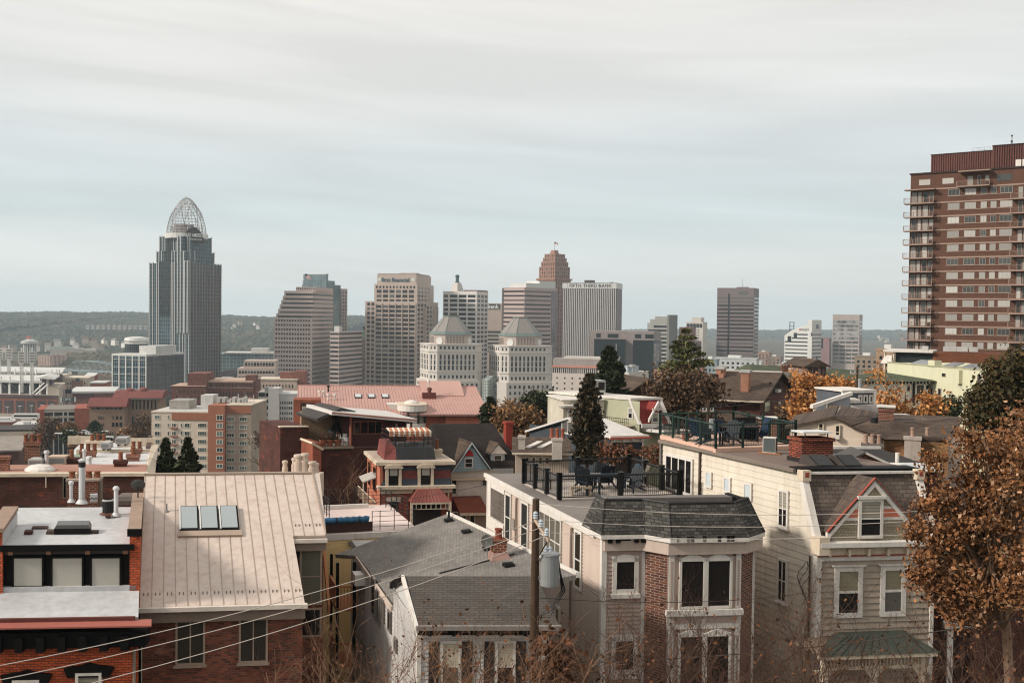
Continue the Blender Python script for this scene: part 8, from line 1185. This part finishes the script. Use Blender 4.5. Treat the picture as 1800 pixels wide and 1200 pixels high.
def bare(name,label,base,h,spread,n,mat,leaves=None,nl=0,ls=.08,group=None,cat='shrub',r=.03,depth=4):
 o=empty(name,base,label,cat,group);m=MB();tips=[]
 def grow(p,d,l,r,k):
  pts=[p];q=Vector(p);dd=Vector(d)
  for i in range(3):dd=(dd+Vector((random.gauss(0,.16),random.gauss(0,.16),random.gauss(.03,.1)))).normalized();q=q+dd*l/3;pts.append(tuple(q))
  m.tube(pts,r,4 if r>.012 else 3,r*.6);tips.extend(Vector(w)for w in pts[1:])
  if k>0:
   for i in range(random.choice((2,2,3))):t=random.choice((1,2,3));nd=(dd+Vector((random.gauss(0,.5),random.gauss(0,.5),random.gauss(.12,.3)))).normalized();grow(pts[t],nd,l*random.uniform(.5,.8),r*.6,k-1)
 for i in range(n):a=random.uniform(0,6.283);s=spread*random.random()**.5;grow((s*math.cos(a),s*math.sin(a)*.6,0),Vector((random.gauss(0,.22),random.gauss(0,.2),1)).normalized(),h*random.uniform(.35,.6),r*random.uniform(.6,1.1),depth)
 m.build('stems',mat,o)
 if leaves:T=np.array([tuple(random.choice(tips))for i in range(nl)])+RNG.normal(size=(nl,3))*.05;leafmesh('leaves',quads(T,ls),leaves,o)
 return o
LB=leafmat('brown_orange_leaves',[(84,54,36),(118,76,46),(146,96,58),(98,70,44),(160,112,72),(70,50,36),(190,150,118)]);LO=leafmat('orange_leaves',[(150,94,48),(184,124,68),(200,148,90),(164,110,62),(124,84,52)]);LR=leafmat('reddish_brown_leaves',[(66,50,40),(90,68,50),(106,82,60),(80,62,46)]);LG=leafmat('dark_needles',[(30,38,25),(48,56,34),(64,68,42),(40,46,28)]);LP=leafmat('pine_needles',[(56,62,36),(84,86,48),(108,104,60),(66,70,40)]);LT=leafmat('tan_autumn_leaves',[(120,86,58),(146,108,72),(110,84,56),(92,70,48)]);LE=leafmat('olive_leaves',[(44,42,24),(62,58,32),(78,66,36),(52,48,28),(100,74,44)]);LD=leafmat('dead_leaves',[(62,38,24),(92,56,34),(120,76,46),(70,46,32)])
g0=lambda px,Y:gz(P(px,600,Y).x,Y)
tree('brown_leaved_tree','large near tree of brown and orange leaves at the right edge',1815,27,720,g0(1770,27),[(1760,830,75,90),(1685,900,66,76),(1640,950,36,52),(1745,960,100,95),(1800,780,60,80,1),(1705,790,28,40),(1670,1030,40,46),(1775,1040,75,55,-1),(1625,880,26,26),(1655,835,20,24),(1612,1000,20,30),(1600,930,14,20),(1640,800,14,20),(1690,1080,40,30),(1790,900,60,160,2)],27000,.07,LB,BARKL,.19,tr=.2,ncl=270,hollow=.25,t0=.55)
tree('olive_tree','dark olive leaved tree between the lime building and the right edge',1770,62,625,g0(1770,62),[(1762,690,48,60),(1735,715,32,40),(1795,650,30,40),(1780,740,50,40)],15000,.16,LE,BARK,.4,tr=.25,ncl=140,hollow=.25)
tree('orange_tree','bright orange autumn tree beside the brown gabled house',1445,112,660,g0(1445,112),[(1445,695,48,34),(1412,712,20,28),(1478,690,30,24),(1430,735,36,22),(1410,668,10,12)],11000,.24,LO,BARK,.55,tr=.25,ncl=130,hollow=.2)
tree('orange_shrub_tree','thin orange tree in front of the white stucco hall',1590,100,700,g0(1590,100),[(1560,700,22,24),(1610,715,40,22),(1640,710,16,16),(1545,665,10,16),(1590,735,30,16)],2300,.22,LO,BARK,.5,tr=.15,ncl=60)
tree('russet_tree','dense russet brown tree left of the brown gabled house',1200,112,660,g0(1200,112),[(1200,700,52,44),(1165,700,28,34),(1240,690,24,26),(1215,740,50,30)],12000,.24,LR,BARK,.7,tr=.3,ncl=130,hollow=.2)
tree('bare_brown_tree','brown twiggy tree right of the brown gabled house below the orange tree',1400,116,715,g0(1400,116),[(1390,735,26,26),(1378,755,20,20)],2600,.22,LR,BARK,.5,tr=.18,ncl=50)
tree('tan_autumn_tree','tan autumn tree behind the black shingle roof, left one',905,125,712,g0(905,125),[(900,738,32,26),(925,745,24,24)],5000,.26,LT,BARK,.6,tr=.25,ncl=80,group='tan trees')
tree('dark_shrub_tree','dark evergreen clump behind the tan autumn tree',950,140,698,g0(950,140),[(940,712,20,15),(965,708,20,14),(985,706,12,10)],5000,.3,LG,BARK,.6,tr=.25,ncl=60)
tree('evergreen_bush','dark round evergreen bush under the lime building',1660,118,712,g0(1660,118),[(1655,722,20,14),(1675,716,14,12)],3000,.22,LG,BARK,.4,cat='bush',tr=.12,ncl=40)
conifer('dense_cypress','tall dense dark conifer in front of the slate blue house',1034,80,656,812,g0(1034,80),30,leafmat('cypress_needles',[(30,30,20),(46,44,28),(60,52,32),(80,62,44),(38,40,26)]),'cypress',17000,.16,levels=22)
conifer('broad_pine','broad dark pine rising behind the dense conifer',1072,122,606,712,g0(1072,122),46,LG,'pine',15000,.3,levels=12);conifer('tiered_pine','tiered pine with flat branches against the grey office block',1206,150,574,664,g0(1206,150),50,LP,'pine',4800,.3,levels=8)
conifer('dark_spruce','dark spruce at the right end of the pink metal roof',862,128,698,742,g0(862,128),24,LG,'pine',5000,.3,levels=8)
conifer('slim_conifer','left of two slim dark conifers before the tan and orange flats',291,70,771,850,g0(291,70),20,LG,'cone',6500,.17,levels=16,group='slim conifers by the metal roof');conifer('slim_conifer','right of two slim dark conifers before the tan and orange flats',330,68,769,850,g0(330,68),22,LG,'cone',6500,.17,levels=16,group='slim conifers by the metal roof')
for i,(px,py,w,h,Y,mt,lab)in enumerate(((88,752,18,16,430,LR,'bare brown park tree before the parking garage'),(118,756,15,14,420,leafmat('olive_orange',[(92,76,44),(140,92,50),(70,64,40)]),'olive and orange park tree before the parking garage'),(122,766,14,9,400,LG,'dark evergreen at the park edge by the lamps'),(248,752,17,22,410,LR,'bare reddish tree left of the tan and orange flats'),(225,764,16,10,410,LT,'low tan tree before the sandstone hall'),(60,778,14,12,330,LR,'brown tree beside the dark brick row'),(470,772,22,12,380,LR,'brown trees row below the white clinic'),(500,778,18,10,380,LT,'tan street tree right below the white clinic'),(488,792,20,8,340,LG,'dark hedge tree below the white clinic'),(180,772,14,8,380,LE,'low olive tree at the park lawn'),(150,782,24,8,340,LT,'autumn bushes at the park lawn edge'))):tree('park_tree',lab,px,Y,py-h,g0(px,Y),[(px,py,w,h),(px+w*.5,py+h*.4,w*.6,h*.6)],1600,.6,mt,BARK,1.1,tr=.4,ncl=40,group='park trees')
conifer('park_conifer','dark pointed conifer before the sandstone hall',167,425,741,772,g0(167,425),16,LG,'cone',3500,.9,levels=10)
TW_=plain('twig',(120,92,72),.9,.25,3);TWD=plain('dark_twig',(84,62,50),.9,.25,3)
for px,Y,h,n,sp,mt,lv,nl,lab in((500,24,4.2,4,.8,TW_,None,0,'pale bare stems before the metal roof house at the picture bottom'),(545,26,5.,4,.7,TW_,None,0,'bare branching shrub beside the yellow house wall'),(600,24,3.4,4,.7,TWD,LD,30,'bare shrub below the cedar porch'),(665,22,3.6,6,.7,TW_,LD,80,'bare stems before the weathered side wall'),(745,21,3.7,6,.6,TW_,LD,110,'bare stems with a few dead leaves before the left shuttered window'),(830,21,3.7,6,.6,TW_,LD,90,'bare stems between the two shuttered windows'),(905,21,3.4,6,.5,TW_,LD,90,'bare stems before the right shuttered window'),(1075,24,4.2,5,.6,TWD,LD,60,'bare shrub before the taupe house arched window'),(1150,24,4.4,6,.7,TWD,LD,80,'bare shrub before the brick pier of the taupe house'),(1240,24,4.5,6,.8,TWD,LD,90,'bare shrub before the taupe house bay'),(1330,25,5.2,6,.7,TWD,LD,90,'tall bare shrub between the taupe and tan houses'),(1400,25,5.2,6,.7,TWD,LD,90,'tall bare shrub before the tan house side wall'),(1480,24,4.,4,.7,TWD,LD,70,'bare shrub before the green porch roof'),(1600,24,4.,5,.8,TWD,LD,120,'bare shrub under the brown leaved tree'),(1720,23,3.6,5,.8,TWD,LD,120,'bare shrub before the dark brick house')):
 zt_=P(px,1050,Y).z;yb=P(px,1200,Y).z-1.6;bare('bare_shrub',lab,(P(px,1100,Y).x,Y,yb),h*.82,sp,n+(5 if px>1000 else(0 if px<650 else 2)),mt,lv,nl,.05,'bare shrubs along the bottom',r=.018,depth=5 if px>640 else 4)
bare('bare_shrub','bare shrub against the big dark brick wall',(P(603,850,76).x,76,P(603,915,76).z),4.6,.8,7,TW_,None,0,r=.03,group='bare shrubs along the bottom');bare('bare_tree','small bare tree before the tan and orange flats',(P(465,800,120).x,120,P(465,845,120).z),5.2,.2,2,BARKL,None,0,cat='tree',r=.16)
def undergrowth(name,label,x0,x1,Y,y0,n,h,mt,lv,nl):
 a,b=P(x0,1200,Y).x,P(x1,1200,Y).x;zb=P((x0+x1)/2,y0,Y).z-h;c=(a+b)/2;o=empty(name,(c,Y,zb),label,'undergrowth');o['kind']='stuff';m=MB();tips=[]
 def grow(p,d,l,r,k):
  pts=[p];q=Vector(p);dd=Vector(d)
  for i in range(3):dd=(dd+Vector((random.gauss(0,.2),random.gauss(0,.2),random.gauss(.02,.1)))).normalized();q=q+dd*l/3;pts.append(tuple(q))
  m.tube(pts,r,3,r*.6);tips.extend(Vector(w)for w in pts[1:])
  if k:
   for i in range(3):nd=(dd+Vector((random.gauss(0,.6),random.gauss(0,.5),random.gauss(.1,.3)))).normalized();grow(random.choice(pts[1:]),nd,l*random.uniform(.45,.8),r*.65,k-1)
 for i in range(n):grow((random.uniform(a,b)-c,random.uniform(-1.5,1.5),0),Vector((random.gauss(0,.3),random.gauss(0,.2),1)).normalized(),h*random.uniform(.35,.75),random.uniform(.01,.02),3)
 m.build('stems',mt,o);T=np.array([tuple(random.choice(tips))for i in range(nl)])+RNG.normal(size=(nl,3))*.05;leafmesh('leaves',quads(T,.06),lv,o)
undergrowth('undergrowth','tangled bare brown brush along the bottom right of the picture',1000,1830,23,1112,75,2.6,TWD,LD,500);undergrowth('undergrowth','tangled pale bare brush along the bottom centre before the white house',620,1000,21,1145,26,2.0,TW_,LD,260)
b=P(965,1180,29.5);o=empty('vine',(b.x,29.4,P(965,1260,29.5).z),'brown dead leaved vine climbing at the foot of the near utility pole','vine');c=RNG.normal(size=(950,3))*np.array([.36,.18,.5])+np.array([.15,0,1.35]);leafmesh('leaves',quads(c,.12),LD,o);m=MB()
for i in range(14):x=random.gauss(.15,.3);m.tube([(x*.4,0,-.5),(x*.8,random.gauss(0,.1),.8),(x+random.gauss(0,.1),0,1.6+random.random()*.8)],.015,4)
m.build('stems',TWD,o)
tree('ivy_bush','reddish climbing bush behind the roof deck railing',1130,62,760,-20,[(1100,800,40,14),(1150,800,25,16),(1070,790,18,12)],1800,.12,leafmat('red_ivy',[(98,58,42),(124,76,52),(80,56,42),(110,84,62)]),TWD,.25,cat='bush',tr=.08,ncl=40)
pt=P(944,876,30);o=empty('utility_pole',(pt.x-.03,30,-20),'weathered wooden utility pole with grey transformer and crossarm in front of the taupe house','utility pole');H=pt.z+20;PW=plain('pole_wood',(74,58,45),.95,.3,1.5,9,streak=.5,dirt=(60,46,36),bump=.3);MB().lathe(0,0,[(.16,0),(.13,H-4),(.1,H-.02),(.09,H)],12).build('pole',PW,o);L=lambda x,y:(P(x,y,30).x-pt.x+.03,P(x,y,30).z+20)
x0,z0=L(938,908);x1,z1=L(962,940);MB().hexa([(x0,-.22,z0-.07),(x1,-.7,z1-.07),(x1+.05,-.6,z1-.07),(x0+.05,-.12,z0-.07),(x0,-.22,z0+.05),(x1,-.7,z1+.05),(x1+.05,-.6,z1+.05),(x0+.05,-.12,z0+.05)]).build('crossarm',plain('arm_wood',(176,156,138),.9,.2),o);MB().tube([(x1-.02,-.62,z1-.06),(0,-.1,z1-.75)],.025,4).build('brace',PW,o)
INS=plain('insulator',(170,178,184),.25,.05,spec=.5)
for t in(.12,.5,.9):a,b_,c=x0+(x1-x0)*t,-.2-.46*t,z0+(z1-z0)*t+.05;MB().lathe(a,b_,[(.035,c),(.08,c+.03),(.045,c+.07),(.085,c+.1),(.05,c+.14),(.075,c+.17),(.03,c+.22)],10).build('insulator',INS,o)
xt,zt0=L(966,1028);zt1=L(966,968)[1];tr_=MB().lathe(xt,-.1,[(.2,zt0),(.27,zt0+.03),(.27,zt1-.1),(.29,zt1-.09),(.29,zt1-.04),(.2,zt1),(.05,zt1+.03)],20).build('transformer',plain('transformer_grey',(142,144,144),.45,.08,streak=.15),o)
for dx in(-.12,.0):MB().lathe(xt+dx,-.12,[(.05,zt1),(.07,zt1+.03),(.045,zt1+.07),(.07,zt1+.1),(.04,zt1+.14),(.03,zt1+.17)],8).build('bushing',INS,tr_)
MB().box(xt-.33,xt-.2,-.14,.0,zt1-.25,zt1-.18).box(xt-.33,xt-.2,-.14,0,zt0+.2,zt0+.27).build('bracket',GRYM,o);m=MB()
for k in range(3):m.tube([(xt+.25,-.12,zt1-.2-.1*k),(xt+.34+.05*k,-.15,zt0-.1),(xt+.1-.05*k,-.12,zt0-.5-.2*k),(.1,-.1,zt0-.9),(.12,-.12,zt0-1.9)],.018,4)
m.build('cable',DKM,o)
WR=plain('wire_pale',(176,166,156),.5,.1);WRD=plain('wire_dark',(60,54,50),.6,.1)
def wire(label,a,b,sag=.3,r=.012,mat=WR,grp='overhead wires'):
 A,B=P(*a),P(*b);mid=(A+B)/2;o=empty('overhead_wire',mid,label,'wire',grp);MB().tube([tuple(A+(B-A)*t-mid-Vector((0,0,sag*4*t*(1-t))))for t in[i/24 for i in range(25)]],r,4).build('cable',mat,o)
wire('upper of three pale wires sweeping from the near pole to the lower left',(950,912,29.9),(-60,1180,24),.35);wire('middle of three pale wires sweeping from the near pole to the lower left',(955,925,29.7),(-60,1206,23.8),.35);wire('lowest of three pale wires sweeping from the near pole to the lower left',(962,940,29.4),(-60,1252,23.5),.35)
wire('upper thin wire passing before the taupe house mansard',(940,884,30),(1860,880,27),.35,.008);wire('second thin wire passing before the taupe house mansard',(945,912,30),(1860,892,27),.35,.008);wire('third thin wire passing before the taupe house frieze',(960,935,29.4),(1860,918,27),.3,.008)
wire('dark cable across the lower part of the taupe house',(940,1165,30),(1860,1075,26),.3,.014,WRD);wire('pale cable from the near pole to the tan house corner',(948,1050,30),(1430,1040,40.8),.25,.01,WRD)
def pole2(px,yt,yb,Y,lab,arm):
 a=P(px,yt,Y);zb=P(px,yb,Y).z-6;o=empty('utility_pole',(a.x,Y,zb),lab,'utility pole','far utility poles');H=a.z-zb;MB().cyl(0,0,0,H,.16,.11,8).build('pole',PW,o);MB().box(-arm,arm,-.06,.06,H-.75,H-.6).build('crossarm',plain('arm_wood',(176,156,138),.9,.2),o)
 for q in(-.9,-.3,.4,.9):MB().cyl(arm*q,0,H-.6,H-.42,.05,None,6).build('insulator',INS,o)
 MB().cyl(.25,-.15,H-2.1,H-1.2,.2,None,10).build('transformer',plain('transformer_grey',(142,144,144)),o)
pole2(1245,707,740,78,'far utility pole with pale transformer behind the green railed deck',.42);pole2(1507,644,700,105,'utility pole standing before the green hipped roof',.7)
wire('wire rising from the far pole to the right past the orange tree',(1245,712,78),(1480,672,112),.3,.02,WRD);wire('lower wire from the far pole past the orange tree',(1247,716,78),(1490,680,112),.3,.02,WRD);wire('wire from the far pole down to the green railed deck',(1243,712,78),(1195,748,55),.2,.015,WRD);wire('second wire from the far pole to the green railed deck',(1241,714,78),(1180,760,55),.2,.015,WRD)
wire('wire crossing before the pale lime building',(1640,700,95),(1760,690,95),.1,.02,WRD);wire('wire across the brick mansard house',(560,890,70),(950,826,72),.5,.015,WRD)
LPM=plain('lamp_white',(226,224,220),.4,.03)
for i,(px,py,Y)in enumerate(((123,757,400),(156,763,400),(103,762,380),(185,758,420),(193,768,370),(205,745,560),(448,768,380),(478,790,340),(13,715,830),(35,714,830),(55,713,830),(74,712,830),(92,711,830))):
 a=P(px,py,Y);h=9.;o=empty('street_lamp',(a.x,Y,a.z-h),'thin street lamp with white head in the streets at lower left','street lamp','street lamps in the far streets');MB().cyl(0,0,0,h,.14,.1,6).build('pole',GRYM if Y<700 else WHT,o);MB().box(-1.3,1.3,-.3,.3,h,h+.35).build('head',LPM,o)
for i,(px,py,Y,c,lab)in enumerate(((45,737,560,(220,218,214),'long white coach parked below the stadium podium'),(148,762,420,(214,212,210),'white car parked by the park lawn'),(166,768,400,(60,62,66),'dark car parked by the park lawn'),(190,772,380,(206,204,200),'pale car on the street before the flats'),(215,770,390,(90,60,56),'red brown car on the street before the flats'))):
 a=P(px,py,Y);big=i==0;l,w,h=(14,2.6,3.2)if big else(4.4,1.8,1.4);o=empty('parked_coach' if big else 'parked_car',(a.x,Y,a.z),lab,'coach' if big else 'car',rz=.1);mt=plain('vehicle%d'%i,c,.35,.03,spec=.5)
 if big:MB().pry([(-l/2,.4),(l/2,.4),(l/2,h),(-l/2+1.2,h),(-l/2,1.6)],-w/2,w/2).build('body',mt,o);MB().box(-l/2+1.5,l/2-.5,-w/2-.03,-w/2,1.6,2.5).build('window',G,o)
 else:MB().pry([(-l/2,.35),(l/2,.35),(l/2,.8),(l*.3,.9),(l*.15,h),(-l*.2,h),(-l*.38,.85),(-l/2,.8)],-w/2,w/2).build('body',mt,o);MB().box(-l*.26,l*.18,-w/2-.02,w/2+.02,.92,h-.12).build('window',G,o)
 for q in(-.32,.32):MB().prism([(l*q+.36*math.cos(k*.785),-w/2-.04,.36+.36*math.sin(k*.785))for k in range(8)],[(l*q+.36*math.cos(k*.785),w/2+.04,.36+.36*math.sin(k*.785))for k in range(8)]).build('wheel',DKM,o)
st=MB();st.v=[];rd_=plain('asphalt',(84,82,80),.9,.1)
for i,(pa,pb,w)in enumerate(((((60,775),420),((262,778),420),9),(((440,806),330),((520,770),470),12),(((60,745),560),((-40,746),560),10))):
 A,B=P(*pa[0],pa[1]),P(*pb[0],pb[1]);n_=Vector((-(B-A).y,(B-A).x,0)).normalized()*w/2;m=MB();N_=24
 for k in range(N_):
  q=[A+(B-A)*(t/N_)for t in(k,k+1)];c=[q[0]-n_,q[1]-n_,q[1]+n_,q[0]+n_];m.poly([(p.x,p.y,gz(p.x,p.y)+1.2)for p in c])
 tag(m.build('street',rd_),'street',kind='structure')
for F in FRS:F.finish()
make_haze()
